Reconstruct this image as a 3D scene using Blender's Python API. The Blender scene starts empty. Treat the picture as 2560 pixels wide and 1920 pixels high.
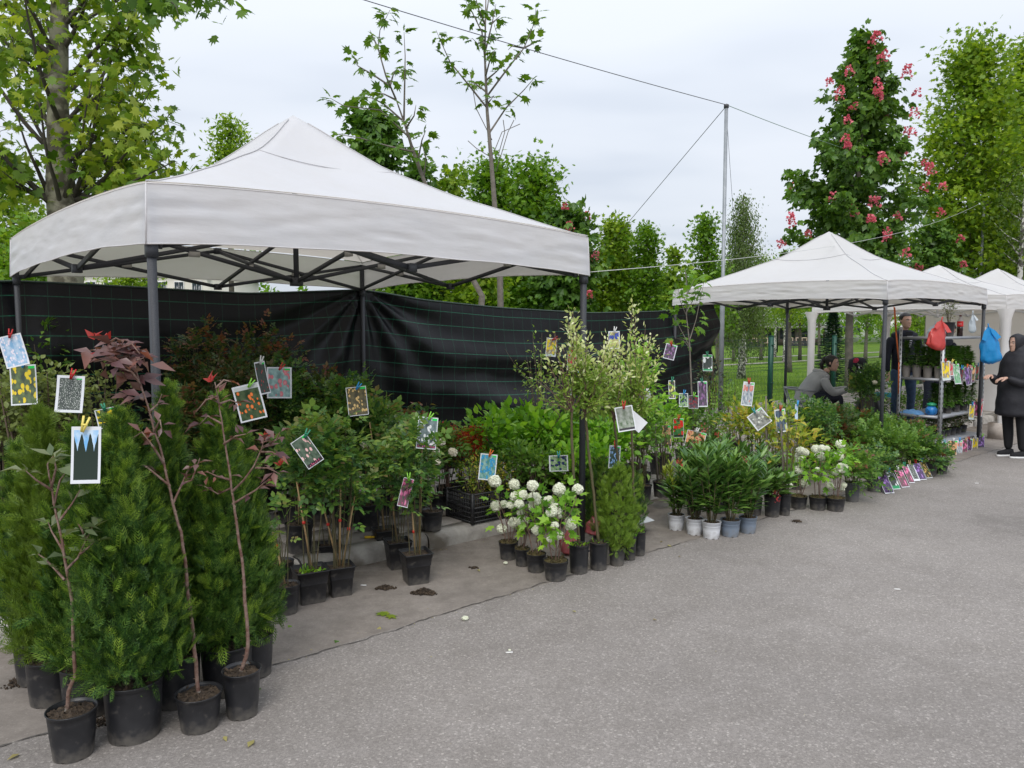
import bpy, math, random
import numpy as np
from mathutils import Vector, Matrix, Quaternion
rnd = random.Random(7)
rg = np.random.default_rng(11)
sc = bpy.context.scene
COL = sc.collection
R = math.radians

# ------------------------------------------------------------------ camera
FP, PIT, EYE = 1900.0, R(4.18), 1.64
cam_d = bpy.data.cameras.new('camera')
cam_d.sensor_width = 36.0
cam_d.lens = 36.0 * FP / 2560.0
cam_d.clip_start = 0.05
cam_d.clip_end = 2000
cam = bpy.data.objects.new('camera', cam_d)
COL.objects.link(cam)
cam.location = (0, 0, EYE)
cam.rotation_euler = (R(90) - PIT, 0, 0)
sc.camera = cam
# ------------------------------------------------------------------ sky + sun (bright overcast)
SUN_EL, SUN_AZ = R(48), R(262)        # azimuth: direction the light comes from, seen from above
w = bpy.data.worlds.new('World'); sc.world = w; w.use_nodes = True
nt = w.node_tree; nt.nodes.clear()
def N(nt, t, **kw):
    n = nt.nodes.new(t)
    for k, v in kw.items():
        if k.startswith('i_'):
            n.inputs[k[2:].replace('_', ' ')].default_value = v
        else: setattr(n, k, v)
    return n
sky = N(nt, 'ShaderNodeTexSky', sky_type='NISHITA', sun_disc=False, sun_elevation=SUN_EL, sun_rotation=R(90) - SUN_AZ)
bg1 = N(nt, 'ShaderNodeBackground'); bg1.inputs['Strength'].default_value = 0.10
nt.links.new(sky.outputs[0], bg1.inputs[0])
tc = N(nt, 'ShaderNodeTexCoord')
sep = N(nt, 'ShaderNodeSeparateXYZ'); nt.links.new(tc.outputs['Generated'], sep.inputs[0])
# cloud layer: project the view direction on a flat ceiling so that clouds flatten towards the horizon
mz = N(nt, 'ShaderNodeMath', operation='MAXIMUM'); mz.inputs[1].default_value = 0.0; nt.links.new(sep.outputs[2], mz.inputs[0])
az = N(nt, 'ShaderNodeMath', operation='ADD'); az.inputs[1].default_value = 0.16; nt.links.new(mz.outputs[0], az.inputs[0])
dv = N(nt, 'ShaderNodeVectorMath', operation='DIVIDE'); nt.links.new(tc.outputs['Generated'], dv.inputs[0])
cb = N(nt, 'ShaderNodeCombineXYZ')
for k in range(3): nt.links.new(az.outputs[0], cb.inputs[k])
nt.links.new(cb.outputs[0], dv.inputs[1])
nz = N(nt, 'ShaderNodeTexNoise'); nz.inputs['Scale'].default_value = 1.25; nz.inputs['Detail'].default_value = 3; nz.inputs['Roughness'].default_value = .45
mpg = N(nt, 'ShaderNodeMapping'); mpg.inputs['Location'].default_value = (2.3, .7, 0); mpg.inputs['Scale'].default_value = (.75, 1.25, 1)
nt.links.new(dv.outputs[0], mpg.inputs[0]); nt.links.new(mpg.outputs[0], nz.inputs['Vector'])
cr = N(nt, 'ShaderNodeValToRGB'); e = cr.color_ramp.elements
e[0].position = .34; e[0].color = (.545, .59, .665, 1); e[1].position = .60; e[1].color = (.65, .685, .745, 1)
m_ = e.new(.46); m_.color = (.61, .65, .715, 1)
nt.links.new(nz.outputs[0], cr.inputs[0])
# slightly dimmer towards the horizon
gr = N(nt, 'ShaderNodeMapRange'); gr.inputs['From Min'].default_value = 0; gr.inputs['From Max'].default_value = 1.0
gr.inputs['To Min'].default_value = .86; gr.inputs['To Max'].default_value = 1.55
nt.links.new(sep.outputs[2], gr.inputs['Value'])
bg2 = N(nt, 'ShaderNodeBackground'); nt.links.new(cr.outputs[0], bg2.inputs[0]); nt.links.new(gr.outputs[0], bg2.inputs[1])
mx = N(nt, 'ShaderNodeMixShader'); mx.inputs[0].default_value = .93
nt.links.new(bg1.outputs[0], mx.inputs[1]); nt.links.new(bg2.outputs[0], mx.inputs[2])
wo = N(nt, 'ShaderNodeOutputWorld'); nt.links.new(mx.outputs[0], wo.inputs[0])
sd = bpy.data.lights.new('sun', 'SUN'); sd.energy = 1.5; sd.angle = R(30); sd.color = (1, .965, .91)
so = bpy.data.objects.new('sun', sd); COL.objects.link(so)
sdir = Vector((math.cos(SUN_EL) * math.cos(SUN_AZ), math.cos(SUN_EL) * math.sin(SUN_AZ), math.sin(SUN_EL)))
so.rotation_euler = sdir.to_track_quat('Z', 'Y').to_euler(); so.location = (0, -5, 20)
sc.view_settings.view_transform = 'Standard'; sc.view_settings.look = 'None'
sc.view_settings.exposure = 0.42; sc.view_settings.gamma = 1
sc.view_settings.use_curve_mapping = False
sc.render.engine = 'CYCLES'
sc.cycles.use_denoising = True
sc.cycles.max_bounces = 8; sc.cycles.transparent_max_bounces = 16; sc.cycles.diffuse_bounces = 4
sc.cycles.transmission_bounces = 6; sc.cycles.glossy_bounces = 3

# ------------------------------------------------------------------ place helpers
AX = R(40.5)
EV = Vector((math.cos(AX), math.sin(AX), 0)); NV = Vector((-math.sin(AX), math.cos(AX), 0))
def ST(s, t, z=0): return EV * s + NV * t + Vector((0, 0, z))      # s along the kerb, t across it
def G(px, py, z=0.0):                                              # a point of a level surface
    A = (px - 1280) / FP; b = (960 - py) / FP
    dy = math.cos(PIT) + b * math.sin(PIT); dz = -math.sin(PIT) + b * math.cos(PIT)
    t = (z - EYE) / dz
    return Vector((A * t, dy * t, z))
def Q(px, py, y):                                                  # a point at a known distance y
    A = (px - 1280) / FP; b = (960 - py) / FP
    dy = math.cos(PIT) + b * math.sin(PIT); dz = -math.sin(PIT) + b * math.cos(PIT)
    t = y / dy
    return Vector((A * t, y, EYE + dz * t))
def park_z(x, y):
    nd = -math.sin(AX) * x + math.cos(AX) * y
    return -2.5 * (1 - math.exp(-.02 * max(0, nd - 8.2) / 2.5)) + .05

# ------------------------------------------------------------------ materials
def mat(name):
    m = bpy.data.materials.new(name); m.use_nodes = True
    nt = m.node_tree; b = nt.nodes['Principled BSDF']
    return m, nt, b
def plain(name, col, rough=.6, metal=0, spec=.5, noise=None, bump=0, bscale=60, transl=0):
    m, nt, b = mat(name)
    b.inputs['Roughness'].default_value = rough; b.inputs['Metallic'].default_value = metal
    b.inputs['Specular IOR Level'].default_value = spec
    b.inputs['Base Color'].default_value = (*col, 1)
    tc = N(nt, 'ShaderNodeTexCoord')
    if noise:                      # (scale, second colour, contrast)
        n = N(nt, 'ShaderNodeTexNoise'); n.inputs['Scale'].default_value = noise[0]; n.inputs['Detail'].default_value = 6
        nt.links.new(tc.outputs['Object'], n.inputs['Vector'])
        c = N(nt, 'ShaderNodeValToRGB'); c.color_ramp.elements[0].position = .5 - noise[2]; c.color_ramp.elements[1].position = .5 + noise[2]
        c.color_ramp.elements[0].color = (*col, 1); c.color_ramp.elements[1].color = (*noise[1], 1)
        nt.links.new(n.outputs[0], c.inputs[0]); nt.links.new(c.outputs[0], b.inputs['Base Color'])
    if bump:
        n = N(nt, 'ShaderNodeTexNoise'); n.inputs['Scale'].default_value = bscale; n.inputs['Detail'].default_value = 4
        nt.links.new(tc.outputs['Object'], n.inputs['Vector'])
        bp = N(nt, 'ShaderNodeBump'); bp.inputs['Strength'].default_value = bump; bp.inputs['Distance'].default_value = .01
        nt.links.new(n.outputs[0], bp.inputs['Height']); nt.links.new(bp.outputs[0], b.inputs['Normal'])
    if transl:
        out = nt.nodes['Material Output']
        t = N(nt, 'ShaderNodeBsdfTranslucent'); t.inputs[0].default_value = (*col, 1)
        x = N(nt, 'ShaderNodeMixShader'); x.inputs[0].default_value = transl
        nt.links.new(b.outputs[0], x.inputs[1]); nt.links.new(t.outputs[0], x.inputs[2]); nt.links.new(x.outputs[0], out.inputs[0])
    return m
LG = 1.22                       # leaf reflectance scale of the group of plants being made
def leafm(name, cols, transl=.3, rough=.5, spec=.35, big=1.3):
    cols = [tuple(min(.75, v * LG) for v in c) for c in cols]
    """leaf colours vary leaf by leaf and slowly over the plant"""
    m, nt, b = mat(name); out = nt.nodes['Material Output']
    ge = N(nt, 'ShaderNodeNewGeometry'); oi = N(nt, 'ShaderNodeObjectInfo')
    a = N(nt, 'ShaderNodeMath', operation='ADD'); nt.links.new(ge.outputs['Random Per Island'], a.inputs[0]); nt.links.new(oi.outputs['Random'], a.inputs[1])
    f = N(nt, 'ShaderNodeMath', operation='FRACT'); nt.links.new(a.outputs[0], f.inputs[0])
    tc = N(nt, 'ShaderNodeTexCoord'); n = N(nt, 'ShaderNodeTexNoise'); n.inputs['Scale'].default_value = big; n.inputs['Detail'].default_value = 2
    nt.links.new(ge.outputs['Position'], n.inputs['Vector'])
    m1 = N(nt, 'ShaderNodeMix'); m1.inputs[0].default_value = .45
    nt.links.new(f.outputs[0], m1.inputs[2]); nt.links.new(n.outputs[0], m1.inputs[3])
    c = N(nt, 'ShaderNodeValToRGB'); el = c.color_ramp.elements
    k = len(cols); el[0].position = .18; el[0].color = (*cols[0], 1); el[1].position = .82; el[1].color = (*cols[-1], 1)
    for i in range(1, k - 1):
        q = el.new(.18 + .64 * i / (k - 1)); q.color = (*cols[i], 1)
    nt.links.new(m1.outputs[0], c.inputs[0]); nt.links.new(c.outputs[0], b.inputs['Base Color'])
    b.inputs['Roughness'].default_value = rough; b.inputs['Specular IOR Level'].default_value = spec
    t = N(nt, 'ShaderNodeBsdfTranslucent')
    g = N(nt, 'ShaderNodeMix', data_type='RGBA', blend_type='MULTIPLY'); g.inputs[0].default_value = 1
    g.inputs['B'].default_value = (1.5, 1.45, .7, 1)
    nt.links.new(c.outputs[0], g.inputs['A']); nt.links.new(g.outputs['Result'], t.inputs[0])
    x = N(nt, 'ShaderNodeMixShader'); x.inputs[0].default_value = transl
    nt.links.new(b.outputs[0], x.inputs[1]); nt.links.new(t.outputs[0], x.inputs[2]); nt.links.new(x.outputs[0], out.inputs[0])
    return m

# ------------------------------------------------------------------ mesh builder
def frame_from(d, up=(0, 0, 1)):
    d = Vector(d).normalized(); u = Vector(up)
    if abs(d.dot(u)) > .98: u = Vector((1, 0, 0))
    s = d.cross(u).normalized(); return s, d, s.cross(d)
class MB:
    def __init__(self): self.V = []; self.F = []; self.n = 0; self.uv = []
    def add(self, v, f, uv=None):
        v = np.asarray(v, float).reshape(-1, 3)
        if isinstance(f, np.ndarray): self.F.append(f + self.n)
        else:
            by = {}
            for q in f: by.setdefault(len(q), []).append(q)
            for q in by.values(): self.F.append(np.array(q) + self.n)
        self.V.append(v); self.n += len(v)
        self.uv.append(np.zeros((len(v), 2)) if uv is None else np.asarray(uv, float))
        return self
    def tube(self, pts, rad, seg=6, cap=True):
        pts = [Vector(p) for p in pts]; k = len(pts)
        if not hasattr(rad, '__len__'): rad = [rad] * k
        V = []; pu = Vector((0, 0, 1))
        for i, p in enumerate(pts):
            d = (pts[min(i + 1, k - 1)] - pts[max(i - 1, 0)])
            if d.length < 1e-9: d = Vector((0, 0, 1))
            s, d, u = frame_from(d, (0, 1, .013))
            for j in range(seg):
                a = 2 * math.pi * j / seg
                V.append(p + (s * math.cos(a) + u * math.sin(a)) * rad[i])
        F = []
        for i in range(k - 1):
            for j in range(seg):
                a, b = i * seg + j, i * seg + (j + 1) % seg
                F.append((a, b, b + seg, a + seg))
        if cap: F.append(tuple(range(seg))[::-1]); F.append(tuple((k - 1) * seg + j for j in range(seg)))
        return self.add([tuple(v) for v in V], F)
    def bar(self, a, b, w=.02, h=.03, up=(0, 0, 1)):
        a = Vector(a); b = Vector(b); s, d, u = frame_from(b - a, up)
        V = [p + s * (x * w / 2) + u * (y * h / 2) for p in (a, b) for x, y in ((-1, -1), (1, -1), (1, 1), (-1, 1))]
        return self.add([tuple(v) for v in V], [(0, 1, 2, 3), (7, 6, 5, 4), (0, 4, 5, 1), (1, 5, 6, 2), (2, 6, 7, 3), (3, 7, 4, 0)])
    def box(self, c, size, rz=0, taper=1.0):
        c = Vector(c); x, y, z = [q / 2 for q in size]; V = []
        for dz, t in ((-z, taper), (z, 1)):
            for dx, dy in ((-x, -y), (x, -y), (x, y), (-x, y)):
                v = Vector((dx * t, dy * t, dz)); v.rotate(Quaternion((0, 0, 1), rz)); V.append(tuple(c + v))
        return self.add(V, [(3, 2, 1, 0), (4, 5, 6, 7), (0, 1, 5, 4), (1, 2, 6, 5), (2, 3, 7, 6), (3, 0, 4, 7)])
    def lathe(self, prof, seg=24, c=(0, 0, 0), cap0=True, cap1=False, jit=None):
        V = []; F = []; k = len(prof)
        for i, (r, z) in enumerate(prof):
            for j in range(seg):
                a = 2 * math.pi * j / seg
                q = jit(i, j) if jit else (0, 0)
                V.append((c[0] + (r + q[0]) * math.cos(a), c[1] + (r + q[0]) * math.sin(a), c[2] + z + q[1]))
        for i in range(k - 1):
            for j in range(seg):
                a, b = i * seg + j, i * seg + (j + 1) % seg
                F.append((a, b, b + seg, a + seg))
        if cap0: F.append(tuple(range(seg))[::-1])
        if cap1: F.append(tuple((k - 1) * seg + j for j in range(seg)))
        return self.add(V, F)
    def scatter(self, tpl, pos, axis, up, scale):
        """copies of a template (verts, faces array): template +Y goes along axis, +Z near up"""
        tv, tf = tpl; pos = np.asarray(pos, float); n = len(pos)
        if n == 0: return self
        y = np.asarray(axis, float); y = y / (np.linalg.norm(y, axis=1, keepdims=True) + 1e-9)
        z = np.asarray(up, float); x = np.cross(y, z); l = np.linalg.norm(x, axis=1, keepdims=True)
        bad = l[:, 0] < 1e-3
        if bad.any(): z = z.copy(); z[bad] = (1, .3, .1); x = np.cross(y, z); l = np.linalg.norm(x, axis=1, keepdims=True)
        x = x / (l + 1e-9); z = np.cross(x, y)
        M = np.stack([x, y, z], 1)
        s = np.broadcast_to(np.asarray(scale, float).reshape(-1, 1), (n, 1)) if np.ndim(scale) < 2 else np.asarray(scale)
        tvs = tv[None] * (s[:, None, :] if s.shape[1] == 3 else s[:, :, None])
        V = np.einsum('nki,nij->nkj', tvs, M) + pos[:, None]
        for fa in (tf if isinstance(tf, list) else [tf]):
            self.F.append((fa[None] + (np.arange(n) * len(tv))[:, None, None]).reshape(-1, fa.shape[1]) + self.n)
        self.V.append(V.reshape(-1, 3)); self.n += n * len(tv); self.uv.append(np.zeros((n * len(tv), 2)))
        return self
    def build(self, name, m, parent=None, loc=None, smooth=False, uv=False):
        me = bpy.data.meshes.new(name)
        V = np.concatenate(self.V) if self.V else np.zeros((0, 3))
        loops = np.concatenate([f.reshape(-1) for f in self.F]); sizes = np.concatenate([np.full(len(f), f.shape[1]) for f in self.F])
        me.vertices.add(len(V)); me.vertices.foreach_set('co', V.astype(np.float32).reshape(-1))
        me.loops.add(len(loops)); me.loops.foreach_set('vertex_index', loops.astype(np.int32))
        me.polygons.add(len(sizes)); st = np.concatenate([[0], np.cumsum(sizes)[:-1]])
        me.polygons.foreach_set('loop_start', st.astype(np.int32))
        me.update(calc_edges=True)
        if uv:
            U = np.concatenate(self.uv); L = me.uv_layers.new(name='UVMap')
            L.data.foreach_set('uv', U[loops].astype(np.float32).reshape(-1))
        if smooth: me.polygons.foreach_set('use_smooth', np.ones(len(sizes), bool))
        me.validate()
        if m: me.materials.append(m)
        o = bpy.data.objects.new(name, me); COL.objects.link(o)
        if parent: o.parent = parent
        if loc is not None: o.location = loc
        return o
def empty(name, loc, label, cat, group=None, rz=0):
    o = bpy.data.objects.new(name, None); COL.objects.link(o); o.location = loc; o.rotation_euler = (0, 0, rz)
    o.empty_display_size = .05
    return tag(o, label, cat, group)
def tag(o, label=None, cat=None, group=None, kind=None):
    if label: o['label'] = label
    if cat: o['category'] = cat
    if group: o['group'] = group
    if kind: o['kind'] = kind
    return o

# ------------------------------------------------------------------ leaf templates (grow along +Y, face +Z)
def T(v, f):
    by = {}
    for q in f: by.setdefault(len(q), []).append(q)
    return np.array(v, float), [np.array(q) for q in by.values()]
LEAF = T([(0, 0, 0), (.24, .42, .07), (0, .5, -.01), (-.24, .42, .07), (0, 1, -.10)], [(0, 1, 2), (0, 2, 3), (1, 4, 2), (3, 2, 4)])
LEAFR = T([(0, 0, 0), (.26, .22, .06), (.31, .55, .06), (0, .55, -.02), (-.31, .55, .06), (-.26, .22, .06), (0, 1, -.09)],
          [(0, 1, 2, 3), (0, 3, 4, 5), (2, 6, 3), (3, 6, 4)])
LEAF2 = T([(0, 0, 0), (.28, .5, .06), (0, 1, -.05), (-.28, .5, .06)], [(0, 1, 2, 3)])
LONG = T([(0, 0, 0), (.085, .25, .03), (0, .27, 0), (-.085, .25, .03), (.09, .6, 0), (0, .62, -.03), (-.09, .6, 0), (0, 1, -.14)],
         [(0, 1, 2), (0, 2, 3), (1, 4, 5, 2), (2, 5, 6, 3), (4, 7, 5), (5, 7, 6)])
def lobed(lobes, depth=.45, bend=-.12):
    v = [(0, .38, 0)]; n = len(lobes)
    pts = []
    for i, (ang, ln) in enumerate(lobes):
        a = R(ang); pts.append((math.sin(a) * ln, .38 + math.cos(a) * ln, bend * ln + .04))
        if i < n - 1:
            a2 = R((ang + lobes[i + 1][0]) / 2); l2 = min(ln, lobes[i + 1][1]) * depth
            pts.append((math.sin(a2) * l2, .38 + math.cos(a2) * l2, .03))
    pts.append((0, 0, 0)); v += pts
    k = len(pts)
    return T(v, [(0, 1 + (i + 1) % k, 1 + i) for i in range(k)])
PLANE = lobed([(-130, .36), (-72, .5), (-28, .48), (0, .66), (28, .48), (72, .5), (130, .36)], .62)
MAPLE = lobed([(-115, .38), (-55, .5), (0, .62), (55, .5), (115, .38)], .55)
def multi(parts):
    V = []; by = {}; n = 0
    for tpl, M in parts:
        v, fl = tpl; vv = v @ np.array(M.to_3x3().transposed()) + np.array(M.translation)
        V.append(vv)
        for fa in fl: by.setdefault(fa.shape[1], []).append(fa + n)
        n += len(v)
    return np.concatenate(V), [np.concatenate(q) for q in by.values()]
def mt(x, y, z, rz, s, rx=0): return Matrix.Translation((x, y, z)) @ Matrix.Rotation(R(rz), 4, 'Z') @ Matrix.Rotation(R(rx), 4, 'X') @ Matrix.Scale(s, 4)
CHEST = multi([(LEAF2, mt(0, 0, 0, a, l, -38)) for a, l in ((-100, .55), (-50, .85), (0, 1), (50, .85), (100, .55))])
ROSE = multi([(LEAFR, mt(0, .5, 0, 0, .5)), (LEAFR, mt(.02, .42, 0, -70, .42)), (LEAFR, mt(-.02, .42, 0, 70, .42)), (LEAFR, mt(.02, .15, 0, -80, .34)), (LEAFR, mt(-.02, .15, 0, 80, .34))])
PINN = multi([(LEAF2, mt(0, .75, 0, 0, .3))] + [(LEAF2, mt(0, .2 + .18 * i, 0, s * 62, .36 - .03 * i)) for i in range(4) for s in (-1, 1)])
def spray():
    """flat fan of a thuja: a rib with forked side twigs"""
    V = []; F = []
    def tw(x, y, a, l, w, z=0):
        w *= .85
        n = len(V); d = (math.sin(a), math.cos(a)); s = (d[1], -d[0])
        V.extend([(x - s[0] * w, y - s[1] * w, z), (x + s[0] * w, y + s[1] * w, z + .01), (x + d[0] * l, y + d[1] * l, z - .10 * l)])
        F.append((n, n + 1, n + 2))
    tw(0, 0, 0, 1, .035)
    for i, y in enumerate((.12, .26, .40, .54, .68, .82)):
        for sg in (-1, 1):
            l = (.46, .50, .44, .36, .26, .16)[i]
            tw(0, y, sg * R(38), l, .028, .01)
            if i < 4: tw(sg * math.sin(R(38)) * l * .45, y + math.cos(R(38)) * l * .45, sg * R(8), l * .5, .024, .0)
            if i < 3: tw(sg * math.sin(R(38)) * l * .3, y + math.cos(R(38)) * l * .3, sg * R(75), l * .4, .024, .01)
    return T(V, F)
SPRAY = spray()
def rdir(n, up=0.0, spread=1.0):
    d = rg.normal(size=(n, 3)) * spread; d[:, 2] += up
    return d / (np.linalg.norm(d, axis=1, keepdims=True) + 1e-9)
# ================================================================== GROUND
def asphalt():
    m, nt, b = mat('asphalt'); L = nt.links
    tc = N(nt, 'ShaderNodeTexCoord'); P = tc.outputs['Object']
    def noise(s, d=5, r=.6): n = N(nt, 'ShaderNodeTexNoise'); n.inputs['Scale'].default_value = s; n.inputs['Detail'].default_value = d; n.inputs['Roughness'].default_value = r; L.new(P, n.inputs['Vector']); return n
    def ramp(src, a, ca, c, cc): r = N(nt, 'ShaderNodeValToRGB'); e = r.color_ramp.elements; e[0].position = a; e[0].color = ca; e[1].position = c; e[1].color = cc; L.new(src, r.inputs[0]); return r
    def mix(f, a, c, bt='MIX'):
        x = N(nt, 'ShaderNodeMix', data_type='RGBA', blend_type=bt)
        if isinstance(f, float): x.inputs[0].default_value = f
        else: L.new(f, x.inputs[0])
        for s, k in ((a, 'A'), (c, 'B')):
            if isinstance(s, tuple): x.inputs[k].default_value = s
            else: L.new(s, x.inputs[k])
        return x.outputs['Result']
    # aggregate: small stones of different greys
    v = N(nt, 'ShaderNodeTexVoronoi'); v.inputs['Scale'].default_value = 118; v.inputs['Randomness'].default_value = 1; L.new(P, v.inputs['Vector'])
    sp = N(nt, 'ShaderNodeSeparateColor'); L.new(v.outputs['Color'], sp.inputs[0])
    stone = N(nt, 'ShaderNodeValToRGB'); e = stone.color_ramp.elements
    e[0].position = 0; e[0].color = (.150, .142, .137, 1); e[1].position = 1; e[1].color = (.42, .41, .395, 1)
    for p_, c_ in ((.45, (.205, .195, .190, 1)), (.82, (.245, .233, .226, 1)), (.94, (.315, .30, .292, 1))): q = e.new(p_); q.color = c_
    L.new(sp.outputs[0], stone.inputs[0])
    v2 = N(nt, 'ShaderNodeTexVoronoi'); v2.inputs['Scale'].default_value = 52; L.new(P, v2.inputs['Vector'])
    sp2 = N(nt, 'ShaderNodeSeparateColor'); L.new(v2.outputs['Color'], sp2.inputs[0])
    big = N(nt, 'ShaderNodeMath', operation='GREATER_THAN'); big.inputs[1].default_value = .93; L.new(sp2.outputs[1], big.inputs[0])
    near = N(nt, 'ShaderNodeMath', operation='LESS_THAN'); near.inputs[1].default_value = .26; L.new(v2.outputs['Distance'], near.inputs[0])
    bm = N(nt, 'ShaderNodeMath', operation='MULTIPLY'); L.new(big.outputs[0], bm.inputs[0]); L.new(near.outputs[0], bm.inputs[1])
    fine = noise(230, 3)
    c1 = mix(.45, stone.outputs[0], ramp(fine.outputs[0], .35, (.13, .124, .12, 1), .68, (.31, .295, .285, 1)).outputs[0])
    c2 = mix(bm.outputs[0], c1, (.345, .33, .315, 1))
    # smoother, browner strip between the seam (t = 3.5) and the kerb
    sx = N(nt, 'ShaderNodeSeparateXYZ'); L.new(P, sx.inputs[0])
    ma = N(nt, 'ShaderNodeMath', operation='MULTIPLY'); ma.inputs[1].default_value = -math.sin(AX); L.new(sx.outputs[0], ma.inputs[0])
    mb = N(nt, 'ShaderNodeMath', operation='MULTIPLY_ADD'); mb.inputs[1].default_value = math.cos(AX); L.new(sx.outputs[1], mb.inputs[0]); L.new(ma.outputs[0], mb.inputs[2])
    strip = N(nt, 'ShaderNodeMapRange'); strip.inputs['From Min'].default_value = 3.49; strip.inputs['From Max'].default_value = 3.51; L.new(mb.outputs[0], strip.inputs['Value'])
    n3 = noise(9, 8, .65)
    sc_ = mix(.30, ramp(n3.outputs[0], .3, (.150, .134, .120, 1), .72, (.260, .238, .218, 1)).outputs[0], c1)
    c3 = mix(strip.outputs[0], c2, sc_)
    # large worn and stained areas
    n4 = noise(.55, 5, .55); c4 = mix(.7, c3, ramp(n4.outputs[0], .32, (.84, .83, .825, 1), .66, (1.12, 1.11, 1.10, 1)).outputs[0], 'MULTIPLY')
    n5 = noise(3.1, 7, .7); c5 = mix(.55, c4, ramp(n5.outputs[0], .36, (.85, .84, .82, 1), .6, (1.04, 1.04, 1.04, 1)).outputs[0], 'MULTIPLY')
    # soil washed against the kerb
    kr = N(nt, 'ShaderNodeMapRange'); kr.inputs['From Min'].default_value = 4.05; kr.inputs['From Max'].default_value = 4.6; L.new(mb.outputs[0], kr.inputs['Value'])
    kn = N(nt, 'ShaderNodeMath', operation='MULTIPLY'); L.new(kr.outputs[0], kn.inputs[0])
    L.new(ramp(n5.outputs[0], .42, (0, 0, 0, 1), .62, (1, 1, 1, 1)).outputs[0], kn.inputs[1])
    c6 = mix(kn.outputs[0], c5, (.085, .070, .055, 1))
    for px_, py_, rx, st_ in ((2545, 1312, .42, .45), (75, 1702, .16, .75), (1992, 1304, .10, .7), (300, 1800, .2, .6), (1180, 1500, .35, .25), (1440, 1860, .5, .14), (2050, 1700, .8, .12)):
        g = G(px_, py_); sv = N(nt, 'ShaderNodeVectorMath', operation='DISTANCE'); L.new(P, sv.inputs[0]); sv.inputs[1].default_value = (g.x, g.y, 0)
        sn = N(nt, 'ShaderNodeMath', operation='MULTIPLY_ADD'); L.new(n5.outputs[0], sn.inputs[0]); sn.inputs[1].default_value = rx * 2.2; L.new(sv.outputs['Value'], sn.inputs[2])
        sr = N(nt, 'ShaderNodeMapRange'); sr.inputs['From Min'].default_value = rx * 1.5; sr.inputs['From Max'].default_value = rx * 2.1; sr.inputs['To Min'].default_value = st_ * .55; sr.inputs['To Max'].default_value = 0; L.new(sn.outputs[0], sr.inputs['Value'])
        c6 = mix(sr.outputs[0], c6, (.075, .070, .066, 1))
    gain = mix(1.0, c6, (1.19, 1.15, 1.11, 1), 'MULTIPLY')
    L.new(gain, b.inputs['Base Color'])
    b.inputs['Roughness'].default_value = .88; b.inputs['Specular IOR Level'].default_value = .25
    bp = N(nt, 'ShaderNodeBump'); bp.inputs['Strength'].default_value = .38; bp.inputs['Distance'].default_value = .003
    hh = N(nt, 'ShaderNodeMath', operation='ADD'); L.new(sp.outputs[0], hh.inputs[0]); L.new(fine.outputs[0], hh.inputs[1])
    L.new(hh.outputs[0], bp.inputs['Height']); L.new(bp.outputs[0], b.inputs['Normal'])
    return m
M_ASPH = asphalt()
mb = MB(); K = 40
mb.add([tuple(ST(s, t, 0)) for s, t in ((-60, -60), (120, -60), (120, 4.64), (-60, 4.64))], [(0, 1, 2, 3)])
road = tag(mb.build('road', M_ASPH), kind='structure')
M_CRACK = plain('crack_filling', (.06, .053, .047), .95, noise=(30, (.13, .12, .11), .2))
mb = MB()
P_ = []
s = -2.0
tt = 0
while s < 30:
    tt = .82 * tt + rnd.uniform(-.012, .012); wv_ = max(0, math.sin(s * 2.1) + .55 * math.sin(s * 5.3 + 1)); P_.append((s, 3.5 + tt, rnd.uniform(.0015, .006) + .006 * wv_ * rnd.random() if rnd.random() < .85 else .0006)); s += .035
V = []; F = []
for i, (a, t, wd) in enumerate(P_):
    V += [tuple(ST(a, t - wd, .004)), tuple(ST(a, t + wd, .004))]
    if i: F.append((2 * i - 2, 2 * i, 2 * i + 1, 2 * i - 1))
mb.add(V, F); c_ = mb.build('crack', M_CRACK, road)

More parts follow.
